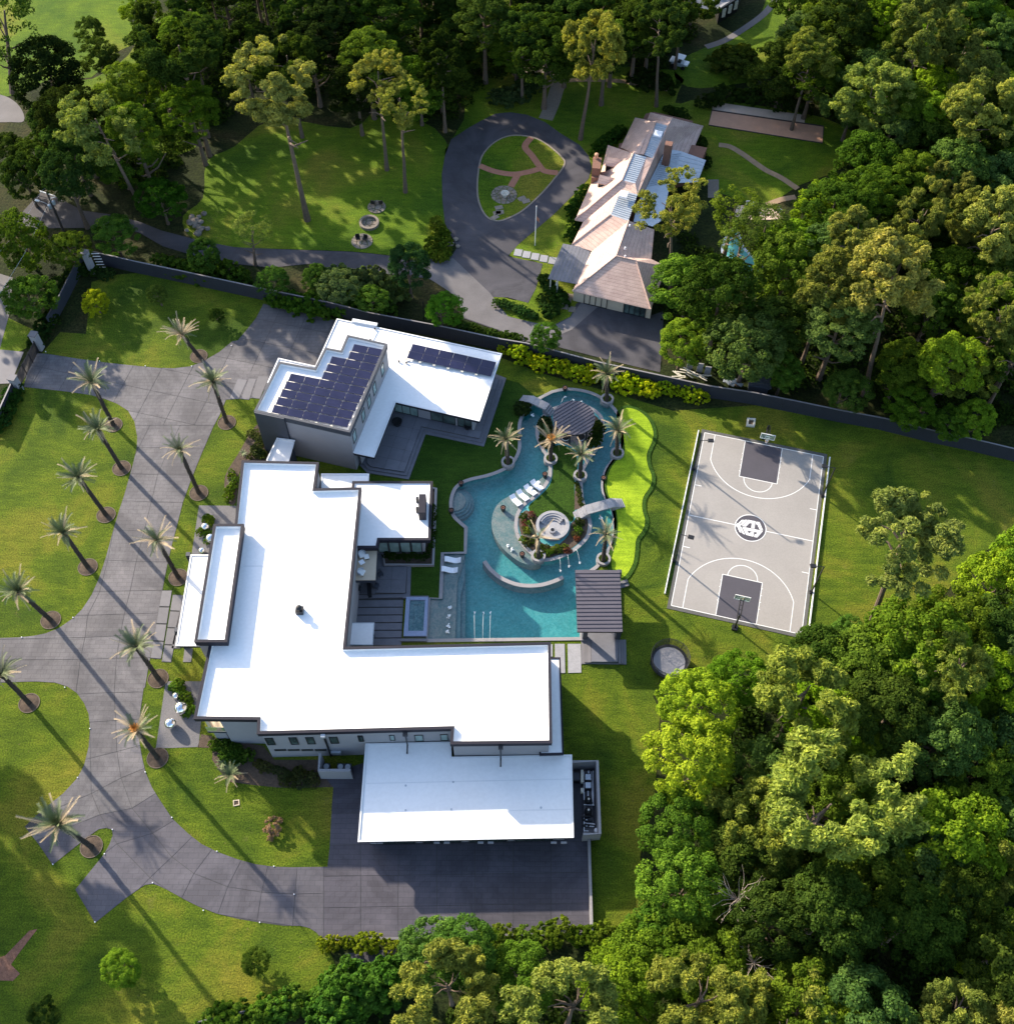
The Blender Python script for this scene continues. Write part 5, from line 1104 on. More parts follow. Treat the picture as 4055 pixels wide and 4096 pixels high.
def rock(c, s, seed, t, mat='flagstone'):
    rr = random.Random(seed); bm = bmesh.new(); bmesh.ops.create_icosphere(bm, subdivisions=2, radius=s)
    for v in bm.verts: v.co *= rr.uniform(.75, 1.2); v.co.z *= .6
    me = bpy.data.meshes.new('rock'); bm.to_mesh(me); bm.free(); me.materials.append(MAT[mat]); o = obj('rock', me, t); o.matrix_parent_inverse = Matrix.Translation(-t.location); o.location = c; return o
for k in range(22):
    c = g('A', 1075+rnd.gauss(0, 32), 1235+rnd.gauss(0, 32)); rock((c.x, c.y, .2), rnd.uniform(.3, .6), k, rk)
c = g('B', 705, 1330)
rk2 = thing('rock_pile', 'small cluster of stones at the corner of the neighbour flower bed', 'rocks', tuple(c))
for k in range(6): rock((c.x+rnd.uniform(-.8, .8), c.y+rnd.uniform(-.8, .8), .15), rnd.uniform(.25, .45), 50+k, rk2)
# neighbour's pool and terrace
sheet('neighbour_pool', smooth(G('C', [(360, 1270), (400, 1265), (430, 1350), (480, 1400), (540, 1470), (520, 1530), (440, 1510), (370, 1430), (320, 1380), (330, 1320)]), 3), .05, 'basin')
MB().strip(smooth(G('C', [(360, 1270), (400, 1265), (430, 1350), (480, 1400), (540, 1470), (520, 1530), (440, 1510), (370, 1430), (320, 1380), (330, 1320)]), 3), .4, 0, .12, True).build('pool_edge', 'galv', None, kind='structure')
sheet('terrace', G('C', [(400, 1120), (600, 1140), (660, 1200), (470, 1200), (380, 1180)]), .03, 'clay_pale')
sheet('garden_path', G('C', [(240, 980), (300, 980), (300, 1080), (240, 1080)]), .02, 'flagstone')
for k, (x, y) in enumerate(((455, 1132), (485, 1138), (628, 1165))): chair(tuple(g('C', x, y)), .4*k, ('left', 'middle', 'right')[k]+' of three chairs on the neighbour pool terrace', 'galv', 'chairs on the neighbour terrace')
# white cart, top right
c = g('B', 1890, 345) ; c = g('C', 80, 360); t = thing('utility_vehicle', 'small white utility cart parked under the trees at the upper right', 'utility cart', tuple(c), rz=R(-25))
for n_, s, l, m_ in (('body', (2.4, 1.3, .6), (0, 0, .7), 'galv'), ('roof', (1.6, 1.4, .08), (.1, 0, 1.9), 'white_plastic'), ('seat', (.5, 1.1, .5), (.1, 0, 1.2), 'metal_dark'), ('cargo_bed', (.9, 1.3, .35), (-1.1, 0, 1.0), 'white_plastic'), ('bonnet', (.7, 1.2, .3), (1.3, 0, .9), 'white_plastic')):
    o = local(t, n_, MB().box((0, 0, 0), s).mesh(n_, m_), t, l); b_ = o.modifiers.new('bevel', 'BEVEL'); b_.width = .06
for sx in (-.85, .95):
    for sy in (-.6, .6): local(t, 'wheel', MB().tube([(0, -.12, 0), (0, .12, 0)], .33, 14).mesh('wheel', 'metal_dark'), t, (sx, sy, .33))
for sx in (-.6, .8):
    for sy in (-.6, .6): local(t, 'roof_post', MB().box((0, 0, 0), (.05, .05, 1.0)).mesh('post', 'metal_dark'), t, (sx, sy, 1.4))
# rubble behind the fence
t = thing('timber_pile', 'jumbled pile of white painted boards behind the hedge and fence', 'timber pile', tuple(g('Y2', 240, 240)))
for k in range(16):
    c = g('Y2', 160+rnd.random()*190, 215+rnd.random()*50+(k*1.5)); MB().box((c.x, c.y, .3+rnd.random()*.8), (rnd.uniform(.9, 2.0), .16, .06), rnd.uniform(-.8, .3)).build('board', 'cream', t)
t = thing('scrap_pile', 'small heap of pale lattice and boxes behind the fence', 'scrap pile', tuple(g('Y2', 520, 300)))
for k in range(8):
    c = g('Y2', 470+rnd.random()*95, 275+rnd.random()*35); MB().box((c.x, c.y, .3+rnd.random()*.5), (rnd.uniform(.5, 1.1), .5, .12), rnd.random()*3).build('piece', 'galv', t)
for k, (x, y) in enumerate(((250, 165), (312, 185), (360, 205))): c = g('Y2', x, y, 1); tag(MB().box((c.x, c.y, .9), (.8, .15, 1.8), R(-10)).build('leaning_board', 'stone_light'), ('left', 'middle', 'right')[k]+' of three pale boards standing under the trees behind the fence', 'board', 'boards behind the fence')
c = g('Y2', 690, 310, 2); t = thing('garden_shed', 'low grey slatted shed behind the fence near the court', 'shed', (c.x, c.y, 0))
MB().box((c.x, c.y+1.0, 1.0), (2.6, 2.0, 2.0), GRZ).build('wall', 'slate', t); MB().box((c.x, c.y+1.0, 2.06), (2.8, 2.3, .12), GRZ).build('roof', 'slate', t)
for k in range(6): o = MB().box((c.x, c.y+.05+.38*k, 2.15), (2.8, .3, .05), GRZ).build('roof_board', 'slate', t)

# ================================================================== POOL FURNITURE
def lounger_mesh():
    m = MB(); P = []; n = 14
    for i in range(n+1):
        u = i/n; x = u*2.0-1.0; z = .22+.16*math.sin(u*2*math.pi*1.05+2.6)+(.25*max(0, u-.72)/.28 if u > .72 else 0); P.append((x, z))
    v = []; f = []
    for x, z in P: v += [(x, -.36, z), (x, .36, z), (x, .36, z-.14), (x, -.36, z-.14)]
    for i in range(n):
        a = 4*i; b = a+4
        for k in range(4): f.append((a+k, a+(k+1) % 4, b+(k+1) % 4, b+k))
    f += [(0, 3, 2, 1), (4*n, 4*n+1, 4*n+2, 4*n+3)]; return m.add(v, f).mesh('lounger', 'white_plastic', False)
lme = lounger_mesh()
for k, (x, y, rz, lab) in enumerate(((1042, 893, -58, 'lowest of the four on the curved island shelf'), (1080, 866, -55, 'second from the lower end of the four on the curved island shelf'), (1122, 837, -52, 'third from the lower end of the four on the curved island shelf'), (1157, 811, -52, 'uppermost of the four on the curved island shelf'), (698, 1217, 180, 'upper of the two on the square shelf'), (681, 1271, 180, 'lower of the two on the square shelf'))):
    c = g('E', x, y, 0); o = bpy.data.objects.new('pool_lounger', lme); col.objects.link(o); o.location = (c.x, c.y, -.12); o.rotation_euler.z = R(rz); tag(o, 'wavy white lounger, '+lab, 'sun lounger', 'white in-pool loungers')
for k, (x, y, lab) in enumerate(((1125, 822, 'between the third and fourth loungers'), (1165, 790, 'above the uppermost lounger'))):
    c = g('E', x, y, .3); o = MB().lathe((c.x, c.y, -.2), [(.2, 0), (.12, .25), (.22, .5), (.01, .5)], 14, False).build('side_table', 'white_plastic'); tag(o, 'small round white pool side table '+lab, 'side table', 'white pool side tables')
for k, (x, y, lab) in enumerate(((743, 798, 'at the upper end of the round pool steps'), (690, 948, 'at the lower end of the round pool steps'), (973, 934, 'on the left of the curved island shelf'), (1201, 750, 'on the shelf just above the four loungers'), (1077, 1187, 'at the lower end of the curved island shelf'), (1522, 770, 'on the coping left of the putting green'), (1057, 543, 'on the left coping below the upper bridge'), (1311, 278, 'on the top coping above the round pergola'))):
    c = g('E', x, y, .3); t = thing('fire_bowl', 'dark round fire pot '+lab, 'fire pot', (c.x, c.y, 0), 'dark fire pots around the pool')
    MB().lathe((c.x, c.y, -.2), [(.22, 0), (.30, .3), (.36, .75), (.30, .75), (.28, .62), (.01, .62)], 18, False).build('bowl', 'metal_dark', t, sm=False)
    for j in range(7): a = j*.9; MB().lathe((c.x+.16*math.cos(a), c.y+.16*math.sin(a), .42), [(.09, 0), (.07, .1), (.01, .13)], 7, False).build('rock', 'brick_wall', t)
def jets(name, pts, label, group):
    for k, (x, y, lab) in enumerate(pts):
        c = g('E', x, y); rr = random.Random(k+x); m = MB()
        for i in range(14):
            a, q = rr.uniform(0, 6.3), rr.uniform(0, .24); m.lathe((c.x+q*math.cos(a), c.y+q*math.sin(a), WZ+rr.uniform(0, .25)), [(.09, 0), (.07, .07), (.01, .1)], 6, False)
        tag(m.build(name, 'foam'), label+' '+lab, 'water jet', group)
jets('water_bubbler', [(683, 1476, 'topmost'), (677, 1525, 'second from the top'), (675, 1577, 'third from the top'), (669, 1610, 'lowest')], 'foaming white bubbler on the lower left shelf,', 'bubblers on the lower left shelf')
jets('water_bubbler', [(997, 1137, 'upper left of the pair'), (1020, 1158, 'lower right of the pair')], 'foaming white bubbler at the foot of the curved island shelf,', 'bubblers on the island shelf')
jets('water_bubbler', [(1133, 425, 'below the upper bridge'), (1508, 985, 'below the right bridge')], 'foaming patch of water', 'foam by the bridges')
def arcjet(x0, y0, x1, y1, label, group, h=.7):
    a = g('E', x0, y0); b = g('E', x1, y1); P = []
    for i in range(11):
        u = i/10; p = a.lerp(b, u); P.append((p.x, p.y, .15*(1-u)+WZ*u+h*4*u*(1-u)))
    m = MB().tube(P, .012, 4)
    rr = random.Random(int(x0))
    for i in range(9): q = rr.uniform(0, .18); an = rr.uniform(0, 6.3); m.lathe((b.x+q*math.cos(an), b.y+q*math.sin(an), WZ), [(.05, 0), (.04, .05), (.01, .07)], 6, False)
    tag(m.build('water_arc', 'foam'), label, 'water jet', group)
for x0, x1, lab in ((818, 816, 'left'), (862, 866, 'middle'), (900, 905, 'right')): arcjet(x0, 1650, x1, 1502, lab+' of the three thin water arcs rising from the straight lower pool edge', 'arcs from the lower edge', 1.0)
for x0, y0, x1, y1, lab in ((1280, 1205, 1287, 1272, 'left'), (1322, 1185, 1333, 1248, 'middle'), (1370, 1160, 1392, 1230, 'right')): arcjet(x0, y0, x1, y1, lab+' of the three thin water arcs falling from the planted island bed', 'arcs from the island', .5)
for x0, y0, x1, y1, lab in ((1290, 360, 1312, 320, 'left'), (1335, 365, 1357, 338, 'middle'), (1390, 368, 1405, 345, 'right')): arcjet(x0, y0, x1, y1, lab+' of the three small water arcs above the round pergola', 'arcs above the pergola', .4)
# balcony furniture
def armchair(c, rz, label):
    t = thing('armchair', label, 'armchair', tuple(c), 'armchairs on the balcony', rz); v = [(.42*math.cos(R(a)), .42*math.sin(R(a))) for a in range(-20, 201, 20)]
    local(t, 'backrest', MB().strip(v, .08, 0, .45).mesh('backrest', 'galv'), t, (0, 0, .3)); local(t, 'cushion', MB().prism([(x*.9, y*.9) for x, y in v]+[(-.38, -.4), (.38, -.4)], 0, .18).mesh('cushion', 'white_paint'), t, (0, 0, .3))
    for sx in (-.3, .3):
        for sy in (-.3, .3): local(t, 'leg', MB().box((0, 0, 0), (.05, .05, .3)).mesh('leg', 'metal_dark'), t, (sx, sy, .15))
c = g('Z3', 190, 885, bz); armchair(c, R(20), 'grey cushioned tub armchair at the upper end of the wooden balcony')
c = g('Z3', 180, 1080, bz); armchair(c, R(70), 'grey cushioned tub armchair at the lower end of the wooden balcony')
c = g('Z3', 238, 908, bz); t = thing('footstool', 'small pale footstool beside the upper balcony armchair', 'footstool', tuple(c), rz=.3); local(t, 'cushion', MB().box((0, 0, 0), (.6, .6, .15)).mesh('cushion', 'white_paint'), t, (0, 0, .35)); local(t, 'frame', MB().box((0, 0, 0), (.5, .5, .26)).mesh('frame', 'metal_dark'), t, (0, 0, .14))
c = g('Z3', 187, 975, bz); t = thing('side_table', 'small square white table between the balcony armchairs', 'side table', tuple(c), rz=.6); local(t, 'tabletop', MB().box((0, 0, 0), (.6, .6, .05)).mesh('top', 'white_plastic'), t, (0, 0, .5)); local(t, 'base', MB().box((0, 0, 0), (.1, .1, .45)).mesh('base', 'metal_dark'), t, (0, 0, .23))
# dining set and loungers in shade
c = g('Z3', 270, 1270, .5); t = thing('patio_table', 'long dark narrow table in the shade under the balcony', 'table', (c.x, c.y, .4), rz=R(-82)); local(t, 'tabletop', MB().box((0, 0, 0), (2.0, .5, .06)).mesh('top', 'metal_dark'), t, (0, 0, .72))
for s in (-.8, .8): local(t, 'leg', MB().box((0, 0, 0), (.08, .4, .7)).mesh('leg', 'metal_dark'), t, (s, 0, .36))
for x, y, a, lab in ((345, 1230, 1.2, 'lower right'), (385, 1100, .6, 'upper right'), (160, 1260, 4.5, 'left')): chair(tuple(g('Z3', x, y, .4)), a, 'dark patio chair in the shade, '+lab+' of the narrow table', 'slate', 'chairs on the house patio')
for x, lab in ((1314, 'left'), (1398, 'right')):
    c = g('E', x, 545, .5); t = thing('tub_chair', lab+' of two dark and white striped tub chairs under the round pergola', 'chair', (c.x, c.y, .1), 'striped pergola chairs')
    for k in range(3): MB().lathe((c.x, c.y, .1+k*.2), [(.48, 0), (.5, .19), (.01, .19)], 18, False).build('band', 'white_paint' if k % 2 else 'metal_dark', t)
# mirror spheres
for x, y, r, t_, lab in ((388, 0, 0, '', ''),): pass
for tile, x, y, r, lab in (('D', 1122, 1035, .52, 'upper left mirrored garden sphere by the front porch'), ('D', 1152, 1098, .62, 'middle mirrored garden sphere partly behind the porch roof'), ('D', 1104, 1165, .42, 'small mirrored garden sphere just above the porch roof'), ('H', 962, 120, .42, 'smallest mirrored sphere of the lower gravel bed'), ('H', 990, 187, .78, 'largest mirrored sphere in the lower gravel bed'), ('H', 932, 272, .66, 'lowest mirrored sphere in the lower gravel bed')):
    c = g(tile, x, y, r); bm = bmesh.new(); bmesh.ops.create_uvsphere(bm, u_segments=40, v_segments=24, radius=r); me = bpy.data.meshes.new('sphere'); bm.to_mesh(me); bm.free(); me.materials.append(MAT['mirror']); me.polygons.foreach_set('use_smooth', [True]*len(me.polygons))
    o = obj('mirror_sphere', me); o.location = (c.x, c.y, r); tag(o, lab, 'sphere sculpture', 'mirrored spheres')

# ================================================================== PLANTS
rng = np.random.default_rng(11)
def leafmesh(name, C, N, S, W, tint, mat):
    n = len(C); T = rng.normal(size=(n, 3)); T -= (T*N).sum(1)[:, None]*N; T /= np.linalg.norm(T, axis=1)[:, None]+1e-9; B = np.cross(N, T)
    S = S[:, None]; W = W[:, None]; fold = N*S*.18
    v = np.stack([C-T*S, C+B*W+fold, C+T*S, C-B*W+fold], 1).reshape(-1, 3)
    me = bpy.data.meshes.new(name); me.vertices.add(4*n); me.vertices.foreach_set('co', v.ravel()); me.loops.add(4*n); me.loops.foreach_set('vertex_index', np.arange(4*n))
    me.polygons.add(n); me.polygons.foreach_set('loop_start', np.arange(n)*4); me.polygons.foreach_set('loop_total', np.full(n, 4))
    a = me.attributes.new('tint', 'FLOAT', 'POINT'); a.data.foreach_set('value', np.repeat(tint, 4).astype(np.float32))
    me.materials.append(MAT[mat]); me.update(); me.validate(); return me
def unit(n):
    d = rng.normal(size=(n, 3)); return d/np.linalg.norm(d, axis=1)[:, None]
def broad(seed, R0=4.0, nc=180, nl=215, flat=.85, leaf=.125, low=-.35):
    global rng; rng = np.random.default_rng(seed)
    lob = unit(7); la = rng.uniform(.12, .35, 7); Cs = []; Ns = []; Ts = []
    k = 0
    while k < nc:
        d = unit(1)[0]
        if d[2] < low and rng.random() < .8: continue
        rr = .78+np.maximum(0, (lob@d))@la*.5-.12*rng.random(); rad = R0*rr*(1 if rng.random() < .72 else rng.uniform(.45, .85))
        c = d*rad*np.array([1, 1, flat]); cr = R0*rng.uniform(.08, .18); n = int(nl*(cr/(R0*.2))**2)
        dd = unit(n); dd[:, 2] = np.abs(dd[:, 2])*.75+dd[:, 2]*.25; q = cr*(.55+.45*rng.random(n)**.5)
        p = c+dd*q[:, None]*np.array([1.1, 1.1, .75]); nn = dd*.7+unit(n)*.75+d*.3+np.array([0, 0, .45]); nn /= np.linalg.norm(nn, axis=1)[:, None]
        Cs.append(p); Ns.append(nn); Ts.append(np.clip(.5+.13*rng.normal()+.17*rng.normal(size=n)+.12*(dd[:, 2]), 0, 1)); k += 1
    C = np.concatenate(Cs); N = np.concatenate(Ns); t = np.concatenate(Ts); n = len(C); S = leaf*rng.uniform(.7, 1.35, n)
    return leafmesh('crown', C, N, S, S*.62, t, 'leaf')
def pinec(seed, R0=4.0, nc=170, nl=190, flat=1.0):
    global rng; rng = np.random.default_rng(seed); Cs = []; Ns = []; Ts = []; lob = unit(6); la = rng.uniform(.25, .6, 6)
    nb = 20; br = unit(nb); br[:, 2] = br[:, 2]*.6+.15; br /= np.linalg.norm(br, axis=1)[:, None]
    for k in range(nc):
        b = br[rng.integers(nb)]; d = b+unit(1)[0]*.33; d /= np.linalg.norm(d)
        rr = .6+np.maximum(0, lob@d)@la*.4; u = rng.uniform(.45, 1.0)**.7; c = d*R0*rr*u*np.array([1, 1, flat]); cr = rng.uniform(.28, .60)*R0/4
        n = nl; dd = unit(n); dd[:, 2] = np.abs(dd[:, 2])*.8+dd[:, 2]*.2; dd /= np.linalg.norm(dd, axis=1)[:, None]
        p = c+dd*(cr*(.5+.5*rng.random(n)))[:, None]; Cs.append(p); nn = unit(n)*.8+dd*.5+np.array([0, 0, .5]); nn /= np.linalg.norm(nn, axis=1)[:, None]; Ns.append(nn)
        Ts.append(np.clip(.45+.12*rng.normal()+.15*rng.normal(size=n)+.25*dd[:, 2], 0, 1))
    C = np.concatenate(Cs); N = np.concatenate(Ns); t = np.concatenate(Ts); n = len(C); S = rng.uniform(.11, .20, n)
    return leafmesh('crown', C, N, S, S*.34, t, 'needle')
BROAD = [broad(s, flat=f, nc=nc) for s, f, nc in ((1, .85, 180), (2, 1.05, 200), (3, .75, 170), (4, .95, 190), (5, 1.25, 200), (6, .9, 150), (7, 1.1, 185))]
OPEN = [broad(s, flat=.9, nc=95, nl=100) for s in (21, 22)]
PINE = [pinec(s, flat=f) for s, f in ((31, .85), (32, 1.05), (33, .9), (34, 1.2), (35, 1.0))]
PINEO = [pinec(s, flat=f, nc=115, nl=85) for s, f in ((36, .9), (37, 1.1))]
BUSH = [broad(s, R0=1.0, nc=60, nl=110, leaf=.08, flat=.85, low=0) for s in (41, 42, 43)]
def trunkmesh(seed, pine=False):
    rr = random.Random(seed); m = MB(); w0 = .035 if not pine else .02
    P = []; x = y = 0
    for i in range(7): P.append((x, y, i/6)); x += rr.uniform(-.006, .006); y += rr.uniform(-.006, .006)
    m.tube(P, [w0*(1.25 if i == 0 else 1-i*.12) for i in range(7)], 8)
    for k in range(9 if pine else 7):
        z = rr.uniform(.55, .92) if pine else rr.uniform(.3, .8); a = rr.uniform(0, 6.3); L = rr.uniform(.1, .17) if pine else rr.uniform(.16, .3)
        m.tube([(0, 0, z), (L*.5*math.cos(a), L*.5*math.sin(a), z+L*.25), (L*math.cos(a+.2), L*math.sin(a+.2), z+L*(.35 if pine else .7))], [w0*.42, w0*.28, w0*.12], 5)
    return m.mesh('trunk', 'bark')
TR = [trunkmesh(s) for s in range(3)]; TP = [trunkmesh(s, True) for s in range(10, 13)]
def varied(c, v=.18):
    k = 1.15+rnd.uniform(-v, v); return (c[0]*k*(1+rnd.uniform(-.12, .12)), c[1]*k, c[2]*k*(1+rnd.uniform(-.2, .2)), 1)
def tree(kind, base, h, r, colr, label, cat='tree', group=None, lean=(0, 0), name=None, hz=None, top=None):
    pine = kind in ('pine', 'openpine'); t = thing(name or ('pine_tree' if pine else 'broadleaf_tree'), label, cat, (base[0], base[1], 0), group)
    cm_ = rnd.choice(PINEO if kind == 'openpine' else PINE if pine else (OPEN if kind == 'open' else BROAD)); tm = rnd.choice(TP if pine else TR)
    hc = h-r*.75 if hz is None else hz; lx, ly = lean
    tr = local(t, 'trunk', tm, t, (0, 0, 0)); L = math.sqrt(lx*lx+ly*ly+hc*hc); tr.rotation_euler = Vector((lx, ly, hc)).to_track_quat('Z', 'Y').to_euler(); s_ = (hc+r*.3)
    wd = (h*(.8 if pine else .8)); tr.scale = (wd, wd, s_)
    cr = local(t, 'crown', cm_, t, (lx, ly, hc)); cr.rotation_euler = (0, 0, rnd.uniform(0, 6.28)); q = r/4; cr.scale = (q*rnd.uniform(.9, 1.1), q*rnd.uniform(.9, 1.1), q*rnd.uniform(.9, 1.15))
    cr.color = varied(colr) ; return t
def bush(p, r, colr, label, group=None, name='shrub', cat='shrub', z=0):
    o = bpy.data.objects.new(name, rnd.choice(BUSH)); col.objects.link(o); o.location = (p[0], p[1], z+r*.35); o.rotation_euler.z = rnd.uniform(0, 6.28); o.scale = (r, r, r*rnd.uniform(.8, 1.1)); o.color = varied(colr); tag(o, label, cat, group); return o
def hfit(base, tile, x, y):               # height of the point above base (allowing a lean)
    best = min(range(20, 450), key=lambda z: (g(tile, x, y, z/10)-Vector((base.x, base.y, z/10))).length); return best/10
DK, MD, BR, YG, OL, OLB, GG = (.040, .070, .013), (.080, .135, .016), (.135, .215, .016), (.19, .26, .025), (.135, .158, .035), (.185, .21, .05), (.072, .125, .032)
# --- trees one can single out: crown centre (F sheet), crown radius, base or height
def named(kind, x, y, r, h=None, base=None, colr=MD, label='', **k):
    if base: b = g('F', *base); hc = hfit(b, 'F', x, y); c = g('F', x, y, hc); return tree(kind, b, hc+r*.75, r, colr, label, lean=(c.x-b.x, c.y-b.y), hz=hc, **k)
    hc = h-r*.75; c = g('F', x, y, hc); return tree(kind, c, h, r, colr, label, hz=hc, **k)
named('pine', 1705, 1005, 5.9, base=(1635, 1200), colr=OLB, label='tall leaning pine with a bare pale trunk on the lawn right of the basketball court')
named('pine', 1520, 1305, 5.4, h=19, colr=OLB, label='rounded olive pine crown just below the near end of the basketball court')
named('pine', 1555, 1530, 7.2, h=22, colr=OLB, label='biggest rounded olive pine crown in the wood at the lower right')
named('pine', 1680, 540, 6.2, base=(1630, 745), colr=(.25, .26, .06), label='tall yellowish pine standing behind the fence with its trunk showing, above the court')
named('pine', 1640, 185, 5.8, base=(1605, 312), colr=OLB, label='broad yellow-green pine right of the clay courts')
named('pine', 1848, 205, 6.2, h=20, colr=OLB, label='yellow-green pine near the upper right edge beside the broad pine')
named('pine', 1745, 60, 6.5, h=22, colr=OL, label='large olive pine at the top edge above the broad yellow-green pine')
named('pine', 1875, 430, 5.5, h=19, colr=OLB, label='pale olive pine at the right edge above the far end of the curved path')
named('pine', 528, 185, 6.6, base=(580, 415), colr=OLB, label='large lone pine on the neighbour lawn left of the two slim pines')
named('openpine', 190, 245, 6.8, base=(270, 398), colr=OLB, label='large pine with broken branches beside the street road')
named('pine', 345, 110, 7.2, h=23, colr=DK, label='dark broad pine behind the two large left pines')
named('openpine', 715, 150, 4.8, base=(730, 320), colr=OLB, label='left of the two slim tall pines at the edge of the neighbour lawn')
named('openpine', 755, 200, 4.4, base=(765, 362), colr=OLB, label='right of the two slim tall pines at the edge of the neighbour lawn')
named('pine', 1122, 90, 5.6, base=(1095, 262), colr=OLB, label='tall bright pine above the neighbour drive loop')
named('pine', 1245, 45, 5.2, base=(1238, 200), colr=DK, label='tall dark pine beside the white utility cart')
named('openpine', 1268, 395, 5.2, base=(1265, 560), colr=OLB, label='open pine growing against the neighbour house roof')
named('open', 475, 435, 2.6, base=(482, 500), colr=OL, label='slender open tree beside the neighbour driveway', name='small_tree')
named('pine', 845, 1862, 5.2, h=15, colr=OLB, label='olive pine crown at the bottom edge nearest the forecourt hedge')
named('pine', 1085, 1895, 5.2, h=18, colr=OLB, label='olive pine crown at the bottom edge, middle of the three')
named('pine', 1320, 1890, 5.2, h=18, colr=OL, label='olive pine crown at the bottom edge, right of the three')
named('broad', 95, 140, 5.6, base=(105, 205), colr=(.014, .028, .009), label='very dark round tree beside the curved path at the upper left')
named('open', 10, 35, 6.0, base=(25, 175), colr=DK, label='dark tree cut by the upper left corner')
named('broad', 268, 20, 3.0, h=8, colr=BR, label='bright round tree on the upper left lawn by the top edge')
named('broad', 360, 210, 4.0, h=13, colr=MD, label='green tree between the two large left pines')
named('broad', 300, 370, 3.4, h=8, colr=(.035, .09, .012), label='dense green ivy covered tree beside the street road, right of the big pine trunk')
named('broad', 128, 340, 3.8, h=12, colr=(.03, .06, .02), label='dark blue-green tree behind the utility pole')
named('broad', 770, 500, 3.2, h=9, colr=(.022, .055, .018), label='dark layered tree beside the neighbour driveway above the guest house')
named('broad', 832, 585, 2.5, h=6, colr=(.07, .17, .015), label='bright green conical tree between fence and neighbour driveway')
named('broad', 1030, 640, 1.9, h=5.5, colr=(.06, .13, .015), label='small bright tree behind the yellow hedge beside the neighbour driveway')
named('broad', 215, 445, 3.0, h=7, colr=(.05, .11, .015), label='round green tree behind the start of the boundary wall')
named('broad', 45, 462, 4.2, h=8, colr=(.065, .11, .015), label='wide yellow-green tree below the utility pole')
named('broad', 130, 470, 2.9, h=6, colr=MD, label='dark green spreading tree right of the wide yellow-green tree')
named('broad', 55, 560, 3.2, h=6.5, colr=(.06, .11, .015), label='green tree at the left edge above the gate')
named('broad', 1640, 1320, 1, h=9, colr=BR, label='') if 0 else None
named('broad', 1310, 1335, 3.6, h=11, colr=YG, label='vivid yellow-green tree beside the trampoline')
named('broad', 1315, 1440, 4.5, h=13, colr=YG, label='large vivid yellow-green tree below the trampoline')
named('broad', 1395, 1290, 3.2, h=10, colr=(.08, .17, .015), label='bright green tree between the trampoline and the near hoop')
named('broad', 1288, 1560, 3.8, h=10, colr=(.07, .14, .02), label='green tree with small white blossom at the edge of the lower right wood')
named('broad', 1290, 1680, 4.0, h=11, colr=(.10, .17, .02), label='bright green tree at the lower right lawn corner')
named('broad', 815, 1800, 3.2, h=9, colr=(.07, .15, .03), label='pale green tree rising over the forecourt hedge')
named('broad', 880, 1805, 3.2, h=10, colr=(.06, .13, .025), label='green tree just right of the pale one over the forecourt hedge')
named('broad', 1595, 1190, 1.8, h=4.5, colr=(.07, .15, .03), label='small bright tree at the foot of the leaning pine trunk')
named('broad', 1720, 770, 3.0, h=7, colr=(.06, .13, .015), label='rounded bright green tree just behind the fence right of the court')
named('broad', 1840, 790, 2.6, h=7, colr=BR, label='loose green tree behind the fence near the right edge')
named('broad', 1700, 700, 3.5, h=9, colr=MD, label='dense green tree behind the fence below the tall yellowish pine')
named('broad', 1300, 545, 4.4, h=10, colr=(.10, .17, .02), label='light green tree covering the neighbour garage corner')
named('broad', 1290, 645, 3.2, h=8, colr=(.15, .22, .02), label='bright tree at the neighbour garage forecourt above the white boards')
named('open', 1385, 400, 4.0, h=12, colr=(.11, .15, .02), label='thin yellow-green tree between the neighbour house and its pool')
named('open', 1445, 430, 3.6, h=14, colr=(.085, .12, .03), label='hazy tree hanging over the neighbour pool')
named('broad', 1880, 1100, 4.5, h=12, colr=BR, label='bright green tree at the right edge of the wood behind the leaning pine')
named('broad', 1800, 1200, 4.8, h=12, colr=MD, label='large green tree below the leaning pine crown')
named('broad', 1700, 1290, 4.2, h=12, colr=(.06, .13, .015), label='bright green tree right of the rounded olive pine')
named('broad', 1225, 1800, 3.8, h=9, colr=MD, label='mid green tree at the forecourt corner of the lower right wood')
named('broad', 1180, 1860, 3.8, h=9, colr=BR, label='bright tree between the middle and right olive pines by the forecourt corner')
named('broad', 1260, 1770, 3.2, h=8, colr=(.05, .10, .015), label='dark small tree below the bright tree at the lower right lawn corner')
named('broad', 980, 1850, 3.4, h=8, colr=(.07, .14, .02), label='green tree between the left and middle olive pines at the bottom edge')
named('open', 1402, 445, 3.2, h=11, colr=(.11, .15, .03), label='thin pale tree whose branches hang over the neighbour pool')
named('broad', 385, 480, 2.2, h=6, colr=(.05, .10, .015), label='dark small tree behind the wall below the slender open tree')
named('broad', 520, 530, 2.3, h=6, colr=(.06, .12, .02), label='small green tree behind the wall above the guest drive')
named('broad', 640, 540, 2.6, h=7, colr=(.11, .14, .06), label='greyish feathery tree behind the wall above the guest house')
named('broad', 600, 525, 2.2, h=6, colr=(.05, .10, .02), label='dark small tree left of the greyish feathery tree behind the wall')
named('broad', 700, 560, 2.2, h=6, colr=(.07, .14, .02), label='small green tree right of the greyish feathery tree behind the wall')
named('broad', 1480, 700, 2.6, h=7, colr=(.07, .13, .02), label='small tree leaning over the fence beside the grey shed')
named('broad', 1590, 735, 2.8, h=7, colr=(.06, .12, .02), label='green tree overhanging the fence above the court corner')
named('broad', 1790, 800, 2.4, h=6, colr=(.09, .16, .02), label='bright small tree overhanging the fence at the far right')
